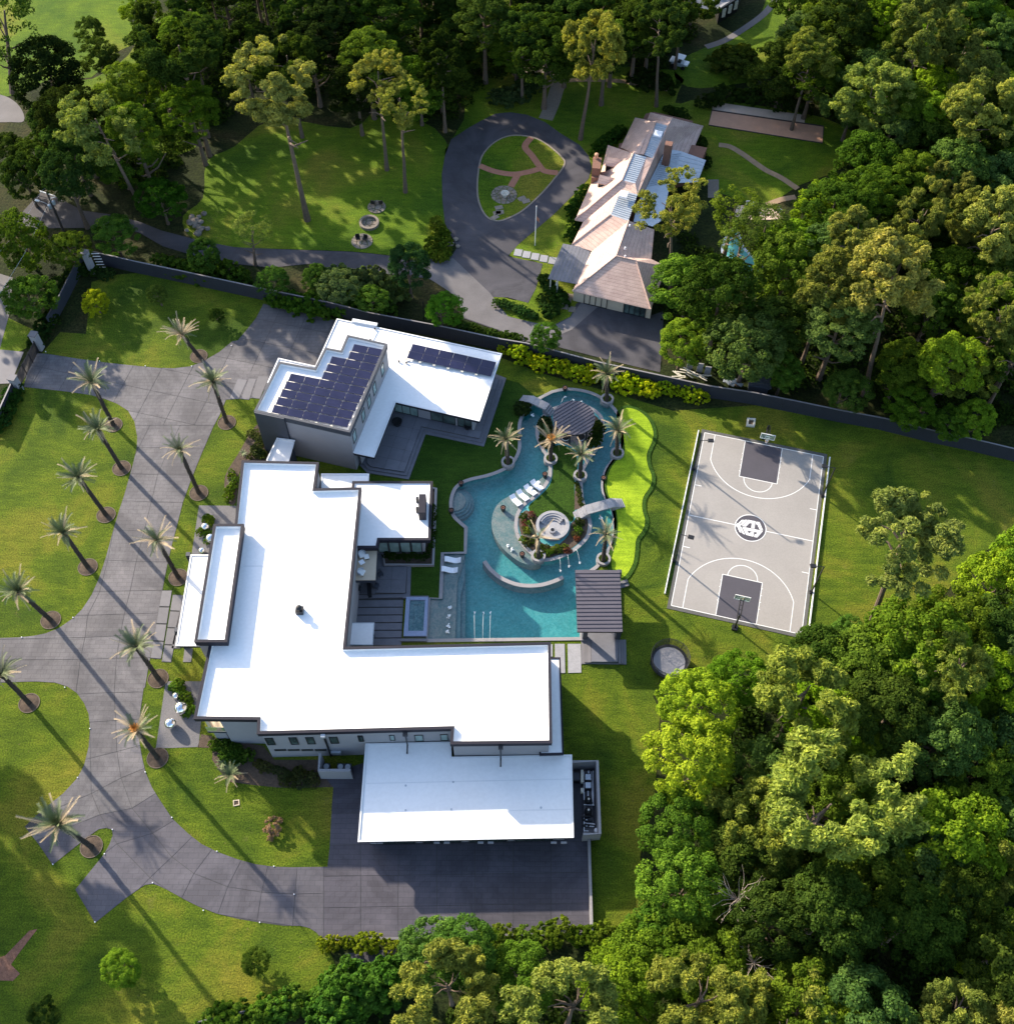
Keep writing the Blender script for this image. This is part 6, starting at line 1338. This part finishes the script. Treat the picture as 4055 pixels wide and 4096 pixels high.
for x_, y_, r_, h_, lb in ((8, 285, 3.4, 8, 'dark tree at the left edge just below the curved path'), (45, 335, 3.2, 8, 'dark tree at the left edge left of the street road'), (110, 225, 3.8, 10, 'dark green tree between the very dark round tree and the utility pole'), (70, 285, 3.3, 8, 'dark green tree between the curved path and the utility pole'), (175, 60, 2.6, 6, 'small shrubby tree at the border of the upper left lawn'), (190, 110, 2.8, 7, 'dark shrubby tree below the small one bordering the upper left lawn')):
    named('broad', x_, y_, r_, h=h_, colr=DK, label=lb)
# --- the woods
NE = [(1245, 545), (1300, 440), (1400, 500), (1500, 400), (1570, 330), (1620, 300), (1600, 240), (1560, 190), (1500, 150), (1440, 130), (1450, 60), (1490, 0), (1490, -60), (1980, -60), (1980, 790), (1880, 790), (1780, 770), (1600, 740), (1500, 715), (1380, 690), (1270, 660)]
SE_ = [(1980, 1020), (1900, 1060), (1840, 1130), (1760, 1190), (1640, 1215), (1560, 1200), (1480, 1290), (1370, 1350), (1335, 1400), (1310, 1500), (1290, 1600), (1300, 1700), (1240, 1820), (1160, 1865), (960, 1875), (860, 1870), (760, 1915), (690, 1950), (690, 2020), (1980, 2020)]
NW = [(230, 150), (300, 60), (330, -60), (780, -60), (1460, -60), (1310, 60), (1290, 120), (1200, 120), (1080, 90), (990, 110), (900, 170), (850, 230), (760, 230), (640, 180), (480, 150), (440, 200), (380, 260), (330, 330), (230, 340), (120, 300), (90, 220), (160, 190)]
KEEP = [[(1340, -40), (1480, -40), (1420, 50), (1340, 110), (1270, 130)], [(1500, 0), (1520, 0), (1450, 110), (1380, 180), (1320, 160)], [(1560, 200), (1610, 240), (1600, 300), (1520, 370), (1440, 420), (1340, 400), (1340, 240)], [(1800, 270), (1900, 290), (1913, 360), (1830, 350)], [(1330, 400), (1455, 400), (1465, 560), (1340, 560)], [(1230, 690), (1330, 690), (1400, 740), (1240, 720)]]
def toF(p):
    v = Vector(p)-CAM; z = v.dot(_d); return ((2027.5+FPX*v.dot(RIGHT)/z)*1913/4055, (2048-FPX*v.dot(UP)/z)*1913/4055)
woods = []
SUNNY = M(('A', [(1130, 880), (1280, 800), (1500, 650), (1913, 700)]), ('B', [(300, 600), (600, 700), (660, 640), (1000, 600), (1440, 850), (1100, 1350), (690, 1400), (137, 1372)]), ('A', [(1500, 1358), (1050, 1300)]))+[]
NAMEDXY = [(o.location.x, o.location.y) for o in col.objects if o.get('category') == 'tree']
rw = random.Random(5); yy = 0.0
while yy < 235:
    xx = -125+rw.uniform(0, 6)
    while xx < 125:
        x, y = xx+rw.uniform(-2.2, 2.2), yy+rw.uniform(-2.2, 2.2); h = rw.uniform(8.5, 15); r = rw.uniform(3.7, 5.5)
        fx, fy = toF((x, y, h-r*.7))
        for reg, poly in (('NE', NE), ('SE', SE_), ('NW', NW)):
            if inside((fx, fy), poly) and not any(inside((fx, fy), q) for q in KEEP) and not inside((x, y), lawn) and all((x-a)**2+(y-b)**2 > 12 for a, b in NAMEDXY) and not ((fx-1665)**2+(fy-600)**2 < 4900) and not (reg == 'NW' and rw.random() < .45 and any(inside((x+.72*q*h, y-.69*q*h), SUNNY) for q in (1.0, 1.6, 2.2))):
                woods.append((reg, fx, fy, x, y, h, r))
        xx += 6.1
    yy += 5.6
PAL = dict(NE=[(MD, 'mid green'), (BR, 'bright green'), (GG, 'blue-green'), (OL, 'olive'), (DK, 'dark green'), ((.055, .10, .014), 'fresh green')],
           SE=[(MD, 'mid green'), (BR, 'bright green'), (GG, 'blue-green'), (OL, 'olive'), (DK, 'dark green'), (MD, 'mid green')], NW=[(DK, 'dark green'), (MD, 'mid green'), ((.02, .034, .008), 'blackish green'), (OL, 'olive'), (DK, 'dark green')])
WN = dict(NE='upper right wood', SE='lower right wood', NW='top left wood')
ORD = ['first', 'second', 'third', 'fourth', 'fifth', 'sixth', 'seventh', 'eighth', 'ninth', 'tenth', 'eleventh', 'twelfth', 'thirteenth', 'fourteenth', 'fifteenth', 'sixteenth', 'seventeenth', 'eighteenth', 'nineteenth', 'twentieth']
ORD += ['twenty-'+o for o in ORD[:9]]+['thirtieth']+['thirty-'+o for o in ORD[:9]]+['fortieth']+['forty-'+o for o in ORD[:9]]
def ordn(i): return ORD[i] if i < len(ORD) else ORD[-1]
for reg in ('NE', 'SE', 'NW'):
    L = sorted([q for q in woods if q[0] == reg], key=lambda q: q[4], reverse=True)      # back to front
    rowsz = {}
    for q in L: rowsz.setdefault(round(q[4]/5.6), []).append(q)
    keys = sorted(rowsz, reverse=True)
    for ri, k in enumerate(keys):
        for i, q in enumerate(sorted(rowsz[k], key=lambda q: q[3])):
            c_, nm = rw.choice(PAL[reg]); kind = 'pine' if (nm == 'olive' or (reg == 'NW' and rw.random() < .45)) else 'broad'
            h = q[5]*(1.35 if kind == 'pine' else 1)
            tree(kind, (q[3], q[4]), h, q[6], c_, '%s %s, %s from left, %s row of the %s' % (nm, 'pine' if kind == 'pine' else 'leafy tree', ordn(i), ordn(ri), WN[reg]), group='trees of the '+WN[reg], hz=(q[5]-q[6]*.7)*(1.35 if kind == 'pine' else 1))
print('WOOD TREES', len(woods))
def undergrowth():
    base = []
    for q in range(3):
        r2 = np.random.default_rng(q+70); n = 150; d = r2.normal(size=(n, 3)); d /= np.linalg.norm(d, axis=1)[:, None]; d[:, 2] = np.abs(d[:, 2])
        base.append((d*np.array([1, 1, .7])*(.55+.45*r2.random(n))[:, None], d*.6+r2.normal(size=(n, 3))*.5+np.array([0, 0, .5])))
    Cs, Ns, Ss = [], [], []; r3 = random.Random(12)
    solid = [nd, dn, lawn, SUNNY, G('C', [(243, 683), (270, 555), (872, 660), (866, 782)])]
    y = 0.0
    while y < 240:
        x = -120+r3.uniform(0, 2)
        while x < 120:
            px, py = x+r3.uniform(-1, 1), y+r3.uniform(-1, 1); f = toF((px, py, .8)); q = None
            for poly in (NE, SE_, NW):
                if inside(f, poly): q = 1
            if q and not any(inside((px, py), p) for p in solid) and not any(inside(f, k) for k in KEEP):
                c, n = base[r3.randrange(3)]; k = r3.uniform(.9, 2.1); Cs.append(c*k+np.array([px, py, .1])); Ns.append(n); Ss.append(np.full(len(c), .2*k**.3))
            x += 2.3
        y += 2.3
    C = np.concatenate(Cs); N = np.concatenate(Ns); N /= np.linalg.norm(N, axis=1)[:, None]; S = np.concatenate(Ss)*np.random.default_rng(3).uniform(.6, 1.3, len(C))
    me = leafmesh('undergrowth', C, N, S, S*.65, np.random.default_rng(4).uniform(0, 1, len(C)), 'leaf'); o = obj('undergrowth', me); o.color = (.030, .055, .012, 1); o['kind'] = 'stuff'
    tag(o, 'dark leafy undergrowth covering the ground beneath the woods', 'undergrowth'); print('undergrowth quads', len(C))
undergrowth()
# trees beyond the left edge that throw their long shadows over the front lawns
for k, (x, y, h, r) in enumerate(((-72, 46, 17, 5.5), (-66, 36, 15, 5), (-80, 60, 19, 6), (-70, 22, 14, 5), (-84, 40, 18, 6), (-64, 27, 13, 5), (-64, 44, 16, 5), (-74, 34, 20, 6.5), (-78, 112, 14, 5), (-86, 122, 15, 5))):
    tree('broad' if k % 2 else 'pine', (x, y), h, r, MD, '%s tree standing outside the left edge, shading the %s' % (ordn(k), 'front lawn' if y < 100 else 'gate side'), group='trees beyond the left edge')
# --- palms
def frondmesh(seed, L=2.5, droop=.5, rise=.9, mat='frond_green', wd=.42):
    rr = random.Random(seed); m = MB(); n = 12; P = []; bend = rr.uniform(-.25, .25)
    for i in range(n+1):
        u = i/n; P.append(Vector((L*u*(1-.12*droop*u), bend*u*u*L, L*(rise*u*.7-droop*u*u*.9))))
    m.tube([tuple(p) for p in P], [.035*(1-i/n*.75) for i in range(n+1)], 4)
    for i in range(1, n*3):
        u = i/(n*3); j = min(int(u*n), n-1); f = u*n-j; p = P[j].lerp(P[j+1], f); t = (P[j+1]-P[j]).normalized(); wl = wd*math.sin(min(1, u*1.35+.12)*math.pi*.93)**.6*(1-.25*u)+.05
        for sg in (-1, 1):
            s_ = Vector((-t.y, t.x, 0)).normalized()*sg; e = p+(s_*.8+t*.75+Vector((0, 0, .28)))*wl*rr.uniform(.8, 1.1); w2 = t*.022
            m.add([tuple(p-w2), tuple(p+w2), tuple(e+w2*.3), tuple(e-w2*.3)], [(0, 1, 2, 3)])
    return m.mesh('frond', mat)
FG = [frondmesh(s, L, d, r_) for s, L, d, r_ in ((1, 2.2, .5, .95), (2, 2.0, .8, .8), (3, 1.9, .3, 1.3))]
FS = [frondmesh(s, L, d, r_, 'straw', .30) for s, L, d, r_ in ((5, 2.8, .30, .6), (6, 2.6, .45, .75), (7, 2.5, .15, 1.1))]
FD = [frondmesh(s, L, d, r_, 'straw', .28) for s, L, d, r_ in ((8, 1.8, 1.4, .3), (9, 1.5, 1.7, .2))]
def palm_trunk(h, seed):
    rr = random.Random(seed); m = MB(); n = 14; pr = []
    for i in range(n+1):
        u = i/n; rad = .25*(1.25 if i == 0 else 1)*(1-.2*u)+(.03 if i % 2 else 0); 
        if u > .88: rad += .09
        pr.append((rad, h*u))
    m.lathe((0, 0, 0), pr, 12); 
    for k in range(int(h*22)):
        z = rr.uniform(.1, h*.97); a = rr.uniform(0, 6.3); q = .24-.04*z/h; m.box((q*math.cos(a), q*math.sin(a), z), (.13, .10, .08), a)
    return m.mesh('trunk', 'bark_palm')
def palm(tile, bx_, by_, tx, ty, label, ng=26, ns=7, orange=False, size=1.08, hgt=None, ring=True, z0=0.0, seed=0):
    b = g(tile, bx_, by_, z0); h = hgt or hfit(b, tile, tx, ty); c = g(tile, tx, ty, h); h = max(h, 3.0)-z0
    t = thing('date_palm', label, 'palm tree', (b.x, b.y, z0), 'date palms'); rr = random.Random(seed+int(tx)+int(ty)); size *= rr.uniform(.88, 1.1); ng = max(3, ng+rr.randint(-5, 5)) if ng > 6 else ng; lean = Vector((c.x-b.x, c.y-b.y, h))
    if lean.xy.length > 1.2: lean.xy = lean.xy.normalized()*1.2
    q = lean.to_track_quat('Z', 'Y'); L = lean.length; tr = local(t, 'trunk', palm_trunk(L, int(tx)), t, (0, 0, 0), q.to_euler())
    for i in range(ng+ns+4):
        if i < ng: me = rr.choice(FG); tilt = rr.uniform(-.75, .25)
        elif i < ng+ns: me = rr.choice(FS); tilt = rr.uniform(-.35, .15)
        else: me = rr.choice(FD); tilt = rr.uniform(-.1, .3)
        a = i*2.4+rr.uniform(-.4, .4); o = local(t, 'frond', me, t, tuple(lean+Vector((.12*math.cos(a), .12*math.sin(a), rr.uniform(-.15, .15)))), (0, tilt, a)); s_ = size*rr.uniform(.8, 1.12); o.scale = (s_, s_, s_)
    if orange:
        for i in range(7):
            m = MB(); a = i*.9; 
            for j in range(16): m.tube([(0, 0, 0), (.3*math.cos(a)+rr.uniform(-.15, .15), .3*math.sin(a)+rr.uniform(-.15, .15), .35+rr.uniform(0, .15)), (.42*math.cos(a)+rr.uniform(-.2, .2), .42*math.sin(a)+rr.uniform(-.2, .2), .25+rr.uniform(-.15, .2))], .016, 3)
            local(t, 'flower_stalk', m.mesh('flower', 'orange'), t, tuple(lean+Vector((0, 0, .35))))
    if ring:
        rg = thing('mulch_ring', 'mulch ring under the '+label.replace(' on the left lawn', ', left lawn').replace('with pale straw fronds', ''), 'mulch ring', (b.x, b.y, 0), 'mulch rings under the palms'); m = MB(); rr2 = 1.15
        MB().lathe((b.x, b.y, 0), [(rr2, .02), (rr2*.6, .10), (.01, .16)], 26, False).build('mulch', 'mulch', rg); MB().lathe((b.x, b.y, 0), [(rr2+.06, 0), (rr2+.06, .07), (rr2-.02, .07), (rr2-.02, 0)], 26, False).build('edging', 'edging', rg)
    return t
DR = ['palm left of the drive nearest the gate', 'second palm from the gate on the left lawn', 'third palm from the gate on the left lawn', 'fourth palm from the gate on the left lawn', 'fifth palm on the left lawn, at the left edge']
for (q, lab) in zip(((620, 478, 498, 240), (665, 715, 532, 500), (580, 970, 428, 762), (480, 1255, 345, 1062), (278, 1545, 100, 1385)), DR): palm('D', *q, lab)
palm('H', 160, 160, 5, 0, 'palm on the small rounded lawn at the left edge'); palm('H', 500, 945, 315, 820, 'large palm at the parking spur in the lower left', size=1.25, ns=11)
for q, lab, kw in (((('D'), 1087, 102, 980, -15), 'palm on the lawn above the drive with pale straw fronds', dict(ng=8, ns=22)), (('D', 1240, 465, 1162, 240), 'palm right of the drive below the guest house panels', {}), (('D', 1087, 850, 980, 612), 'second palm down on the right side of the drive', dict(ng=14)), (('D', 975, 1312, 858, 1105), 'third palm down on the right side of the drive', dict(ng=14, ns=12)), (('D', 865, 1865, 745, 1690), 'palm beside the front paving strips', {}), (('H', 862, 460, 742, 305), 'palm with orange blossom beside the mirrored spheres', dict(ng=8, ns=14, orange=True))): palm(*q, lab, **kw)
for x, y, tx, ty, lab, kw in ((1540, 345, 1540, 200, 'upper right pool palm beside the hedge', dict(ng=16)), (1000, 688, 988, 555, 'left pool palm on the outer bank', dict(ng=14, ns=12)), (1232, 670, 1236, 560, 'dead brown pool palm with orange blossom on the island', dict(ng=3, ns=16, orange=True)), (1393, 762, 1400, 640, 'pool palm on the right side of the island lawn', dict(ng=18)), (1595, 640, 1598, 505, 'pool palm beside the putting green', dict(ng=16)), (1520, 1218, 1535, 1078, 'lower right pool palm above the pavilion', dict(ng=16)), (1165, 1200, 1160, 1095, 'low sparse palm beside the fire pit bed', dict(ng=3, ns=5))):
    planter(x, y, 'stone planter of the '+lab); pt_ = LASTP; palm('E', x, y, tx, ty, lab, ring=False, z0=.4, size=.95, **kw)
    c = g('E', x, y, .4)
    for k in range(8):
        a = k*.8; o = bpy.data.objects.new('ground_cover', rnd.choice(BUSH)); col.objects.link(o); o.parent = pt_; o.location = (.38*math.cos(a), .38*math.sin(a), .45); o.scale = (.24, .24, .2); o.rotation_euler.z = a; o.color = varied(MD)
# --- young trees and shrubs
def young(tile, x, y, r, h, colr, label, kind='broad'):
    c = g(tile, x, y, h*.5); return tree(kind, c, h, r, colr, label, hz=h*.5, name='young_tree')
young('Y1', 600, 800, 1.7, 4.0, (.30, .32, .015), 'small glowing yellow-green tree on the upper lawn')
young('Y1', 985, 745, 1.5, 4.5, (.10, .15, .03), 'small pale green tree behind the straw palm on the upper lawn')
young('A', 1180, 1715, 1.0, 3.2, (.03, .06, .01), 'small dark shrub tree right of the straw palm')
young('H', 665, 1600, 1.9, 4.2, (.12, .20, .02), 'small light green tree on the bottom lawn')
young('H', 1380, 1580, 1.5, 3.0, (.05, .09, .015), 'round dark bush on the bottom lawn right of the light green tree')
bush(g('H', 235, 1885, .8), 1.7, DK, 'dark round bush at the bottom left edge')
bush(g('H', 1492, 840, .6), 1.15, (.24, .17, .12), 'pinkish dry round shrub on the front lawn')
def row(tile, pts, r, colr, label, group, z=0, step=1.0, name='hedge_plant', cat='hedge', zs=1.0):
    P = smooth(G(tile, pts, r*.5), 3, False) if len(pts) > 2 else G(tile, pts, r*.5); acc = []; 
    for a, b in zip(P, P[1:]):
        a, b = Vector(a), Vector(b); n = max(1, int((b-a).length/step))
        for i in range(n): acc.append(a.lerp(b, i/n))
    for i, p in enumerate(acc):
        rr = r*rnd.uniform(.8, 1.25); o = bush((p.x+rnd.uniform(-.2, .2), p.y+rnd.uniform(-.2, .2)), rr, colr, '%s, %s from the left' % (label, ordn(i)) if i < 49 else label, group, name, cat, z); o.scale.z *= zs
row('E', [(980, 50), (1100, 110), (1250, 165), (1400, 195), (1560, 240), (1700, 265), (1830, 300)], 1.25, (.32, .38, .015), 'bright yellow-green hedge shrub below the upper fence', 'yellow-green hedge shrubs along the fence', step=1.75, zs=1.5)
row('G', [(0, 270), (100, 290), (240, 335)], 1.2, (.30, .38, .015), 'bright hedge shrub at the right end of the fence hedge', 'right end hedge shrubs', step=1.7, zs=1.3)
row('I', [(0, 1468), (200, 1475), (430, 1475)], .9, (.17, .20, .015), 'yellow-green hedge shrub below the forecourt', 'hedge shrubs below the forecourt', step=1.1)
row('I', [(900, 1450), (1200, 1435), (1450, 1430), (1640, 1440)], 1.2, (.09, .14, .015), 'green hedge shrub along the forecourt edge by the wood', 'green hedge by the wood', step=1.4)
row('A', [(1480, 1620), (1600, 1660), (1720, 1680), (1830, 1700)], 1.5, (.06, .13, .015), 'round shrub in front of the fence near the guest drive', 'shrubs in front of the fence', step=2.0, zs=1.3)
row('A', [(900, 1440), (1000, 1470), (1100, 1480), (1250, 1500), (1350, 1540)], 1.9, (.055, .10, .015), 'dark shrub behind the upper fence', 'shrubs behind the upper fence', step=1.8, zs=1.3)
row('B', [(0, 1600), (80, 1560), (160, 1560), (250, 1560), (330, 1620), (420, 1600)], 2.2, (.09, .13, .045), 'greyish shrub between fence and neighbour drive', 'shrubs between fence and neighbour drive', step=2.3, zs=1.4)
row('B', [(0, 1660), (100, 1680), (240, 1680), (330, 1700)], 1.6, (.06, .13, .02), 'green shrub close behind the guest house fence', 'shrubs close behind the guest house fence', step=1.8, zs=1.5)
row('B', [(700, 1750), (800, 1790), (900, 1820), (1000, 1840), (1080, 1870)], .8, (.04, .08, .015), 'low shrub beside the neighbour drive', 'low shrubs beside the neighbour drive', step=1.2)
row('B', [(610, 1210), (600, 1290), (580, 1380), (640, 1400), (660, 1340), (640, 1260)], 1.0, (.09, .13, .015), 'yellowish plant in the neighbour flower bed', 'plants in the neighbour flower bed', step=1.2)
row('B', [(950, 1650), (1010, 1670), (1060, 1690), (1120, 1710), (1160, 1740)], .8, (.045, .10, .025), 'plant on the narrow neighbour island bed', 'plants on the narrow neighbour island', step=1.0)
row('B', [(1200, 1520), (1240, 1580), (1290, 1620), (1230, 1700), (1190, 1600)], 1.1, (.03, .065, .015), 'dark shrub beside the carport', 'shrubs beside the carport', step=1.4)
row('B', [(1350, 1290), (1370, 1220), (1350, 1130), (1400, 1080), (1430, 1010)], 1.0, (.03, .07, .012), 'dark shrub along the neighbour house front', 'shrubs along the neighbour house front', step=1.5)
row('B', [(1480, 830), (1560, 760), (1620, 700)], 1.2, (.035, .08, .012), 'shrub at the upper corner of the neighbour house', 'shrubs at the upper corner of the neighbour house', step=1.5)
row('C', [(20, 600), (80, 615), (140, 640)], .9, (.03, .06, .012), 'dark shrub behind the neighbour house', 'shrubs behind the neighbour house', step=1.2)
row('C', [(200, 760), (190, 840), (230, 900)], 1.3, (.025, .05, .01), 'dark shrub at the right side of the neighbour house', 'shrubs right of the neighbour house', step=1.6)
row('C', [(230, 560), (360, 520), (520, 530), (680, 560), (820, 610)], 1.6, (.03, .055, .012), 'dark hedge shrub above the clay courts', 'dark hedge above the clay courts', step=2.6, zs=1.3)
row('B', [(1700, 420), (1800, 440), (1900, 460)], 2.0, (.022, .04, .01), 'dark shrub left of the clay courts hedge', 'dark shrubs left of the hedge', step=2.4)
row('C', [(300, 330), (380, 300), (440, 330), (400, 380)], 2.2, (.06, .085, .015), 'rounded olive shrub on the far lawn', 'rounded olive shrubs on the far lawn', step=2.4)
row('B', [(940, 525), (990, 530), (1050, 520), (1130, 440), (1140, 480)], 1.7, (.045, .075, .03), 'grey-green rounded shrub above the drive loop', 'grey-green shrubs above the drive loop', step=2.6)
row('Y1', [(300, 800), (350, 700), (430, 640), (500, 580), (600, 600), (700, 620)], 1.1, (.03, .06, .015), 'dark hedge shrub inside the street wall', 'dark hedge inside the street wall', step=1.3)
row('Y1', [(230, 1040), (280, 950), (320, 880)], 1.3, (.022, .045, .012), 'dark hedge shrub beside the upper gate pillar', 'dark hedge beside the gate pillar', step=1.4)
row('D', [(0, 480), (30, 400), (70, 320), (90, 280)], 1.2, (.025, .06, .012), 'dark hedge shrub below the gate', 'dark hedge below the gate', step=1.2)
row('H', [(1150, 1900), (1400, 1850), (1500, 1830), (1700, 1790), (1850, 1760)], 1.5, (.07, .14, .018), 'leafy shrub beyond the bottom boundary wall', 'shrubs beyond the bottom wall', step=1.9, zs=1.2)
row('I', [(50, 1900), (100, 1800), (150, 1700), (250, 1720), (330, 1690), (370, 1720)], 2.2, (.055, .13, .02), 'bright leafy shrub below the service yard', 'bright shrubs below the service yard', step=2.4, zs=1.3)
row('E', [(330, 1190), (400, 1200), (480, 1200), (560, 1190), (585, 1100), (590, 1000), (592, 900)], .45, (.03, .06, .012), 'low dark plant in the planter below the living wing', 'plants in the living wing planter', .3, .7, 'small_plant', 'plant')
row('D', [(1370, 520), (1420, 560), (1400, 620), (1440, 640), (1340, 650)], .6, (.07, .085, .03), 'spiky plant in the bed beside the guest house', 'plants beside the guest house', step=.9, name='small_plant', cat='plant')
row('D', [(1260, 740), (1280, 800), (1250, 830), (1265, 880)], .6, (.10, .16, .02), 'light green plant in the bed left of the main roof', 'plants left of the main roof', step=.7, name='small_plant', cat='plant')
row('D', [(1120, 985), (1150, 1000), (1100, 1060), (1160, 1070), (1130, 1140)], .5, (.10, .17, .02), 'small plant among the upper mirrored spheres', 'plants among the upper spheres', step=.9, name='small_plant', cat='plant')
row('H', [(945, 75), (985, 60), (975, 95), (1040, 140), (1010, 220), (1050, 180)], .6, (.09, .16, .02), 'plant among the lower mirrored spheres', 'plants among the lower spheres', step=1.0, name='small_plant', cat='plant')
row('H', [(1180, 380), (1240, 400), (1290, 420), (1240, 440), (1300, 460), (1380, 430)], .75, (.05, .10, .015), 'leafy plant in the bed by the corner terrace', 'plants by the corner terrace', step=.9, name='small_plant', cat='plant')
row('H', [(1400, 490), (1480, 520), (1560, 560), (1640, 540), (1720, 580), (1650, 600), (1500, 600)], .6, (.06, .07, .03), 'dry low plant in the bed under the south wall', 'dry plants under the south wall', step=1.3, name='small_plant', cat='plant')
row('E', [(1205, 450), (1195, 490), (1210, 520), (1200, 560), (1230, 590)], .75, (.035, .06, .02), 'dark shrub left of the round pergola', 'dark shrubs left of the pergola', step=.9)
row('E', [(1490, 470), (1490, 510), (1485, 560), (1460, 590)], .7, (.035, .06, .015), 'dark shrub right of the round pergola', 'dark shrubs right of the pergola', step=.9)
row('E', [(1075, 385), (1085, 400), (1070, 370)], .9, (.03, .05, .015), 'dark clipped shrub under the upper bridge end', 'shrubs under the bridge end', step=1.2)
for i in range(46):
    k = i/46; q = (random.Random(i).random())
    x, y = ((1075+q*60, 975+k*330) if i < 18 else (1180+(i-18)*9, 1150+q*35) if i < 36 else (1360+q*60, 1005+(i-36)*11))
    if i < 18: y = 975+i/18*170
    c_ = random.Random(i+99).choice([(.10, .17, .02), (.05, .08, .015), (.14, .18, .03), (.16, .06, .05), (.06, .07, .03)])
    bush(g('E', x, y), random.Random(i+5).uniform(.3, .6), c_, 'small plant in the bed around the fire pit, %s along the ring' % ordn(i), 'plants in the fire pit bed', 'small_plant', 'plant', .06)
for i in range(12): bush(g('E', 1372+i*2+(i % 3)*6, 800+i*11), .3, (.06, .09, .02), 'tiny flowering plant in the narrow bed by the right bridge, %s from the top' % ordn(i), 'narrow bed plants', 'small_plant', 'plant', .06)
# agave and fan palm in the front bed
def rosette(tile, x, y, n, L, colr, label, up=.5):
    c = g(tile, x, y); t = thing('agave', label, 'agave', (c.x, c.y, 0), 'rosette plants in the front bed')
    for i in range(n):
        a = i*2.4; m = MB(); ca, sa = math.cos(a), math.sin(a); l = L*random.Random(i).uniform(.75, 1.1); e = up*random.Random(i+3).uniform(.4, 1.3)
        P = [(0, 0, .1), (l*.5*ca, l*.5*sa, .1+l*.5*e), (l*ca, l*sa, .1+l*.55*e)]; w_ = l*.09
        v = []; 
        for (px, py, pz), ww in zip(P, (w_*.7, w_, .01)): v += [(c.x+px-sa*ww, c.y+py+ca*ww, pz), (c.x+px+sa*ww, c.y+py-ca*ww, pz)]
        m.add(v, [(0, 1, 3, 2), (2, 3, 5, 4)]).build('leaf', colr, t)
rosette('H', 1215, 490, 14, .95, 'frond_green', 'small spiky rosette plant above the silver fan plant'); 
c = g('H', 1262, 555); t = thing('fan_palm', 'large silver-green fan plant at the edge of the front bed', 'palm', (c.x, c.y, 0))
silver = bpy.data.materials.get('frond_green')
for i in range(26):
    o = local(t, 'frond', FG[i % 3] if i % 5 else FS[i % 3], t, (0, 0, .35), (0, -.35+.5*random.Random(i).random(), i*2.4)); q_ = .62+.2*random.Random(i+9).random(); o.scale = (q_, q_, q_)
rosette('D', 1330, 635, 12, .7, 'frond_green', 'spiky rosette left in the bed beside the guest house'); rosette('D', 1385, 632, 12, .7, 'frond_green', 'spiky rosette right in the bed beside the guest house')
for k, y in enumerate((790, 830, 880)): rosette('D', 1262, y, 12, .65, 'frond_green', ('upper', 'middle', 'lower')[k]+' spiky rosette in the narrow bed left of the main roof')
# dead branches in the lower wood
def deadtree(x, y, h, label, seed, n=26, L=3.5):
    c = g('F', x, y, h); rr = random.Random(seed); m = MB(); 
    for i in range(n):
        p = Vector((c.x, c.y, h-2)); d = Vector((rr.uniform(-1, 1), rr.uniform(-1, 1), rr.uniform(.2, 1))).normalized(); P = [tuple(p)]
        for k in range(4): p = p+d*L/4; P.append(tuple(p)); d = (d+Vector((rr.uniform(-.5, .5), rr.uniform(-.5, .5), rr.uniform(-.3, .3)))).normalized()
        m.tube(P, [.035, .03, .022, .014, .008], 4)
    m.tube([(c.x, c.y, 0), (c.x, c.y, h-1.8)], [.2, .1], 6); tag(m.build('dead_tree', 'dead_wood'), label, 'dead tree')
deadtree(1400, 1690, 11, 'bare dead tree with tangled pale branches in the lower right wood', 3, 30, 3.6); deadtree(1430, 1810, 10, 'smaller bare dead tree below the tangled one in the lower right wood', 4, 20, 3)
# driveway marker studs
for k_, (t_, x, y) in enumerate((('D', 250, 78), ('D', 545, 130), ('D', 795, 157), ('D', 1048, 158), ('D', 1265, 45), ('D', 130, 285), ('D', 400, 1532), ('D', 120, 1640), ('H', 355, 75), ('H', 492, 300), ('H', 425, 568), ('H', 615, 852), ('H', 572, 985), ('H', 290, 1042), ('H', 520, 1358), ('H', 835, 1143), ('H', 1112, 1294), ('H', 1420, 1360), ('H', 795, 538), ('H', 940, 786), ('H', 1186, 971), ('H', 1497, 1053), ('H', 1608, 1206))):
    c = g(t_, x, y); tag(MB().lathe((c.x, c.y, 0), [(.06, 0), (.06, .12), (.01, .13)], 8, False).build('marker_light', 'white_plastic'), 'small white marker light at the edge of the drive, '+(ordn(k_)+' along its upper side' if k_ < 5 else ordn(k_-5)+' along its left side' if k_ < 18 else ordn(k_-18)+' along its inner curve'), 'marker light', 'marker lights along the drive')
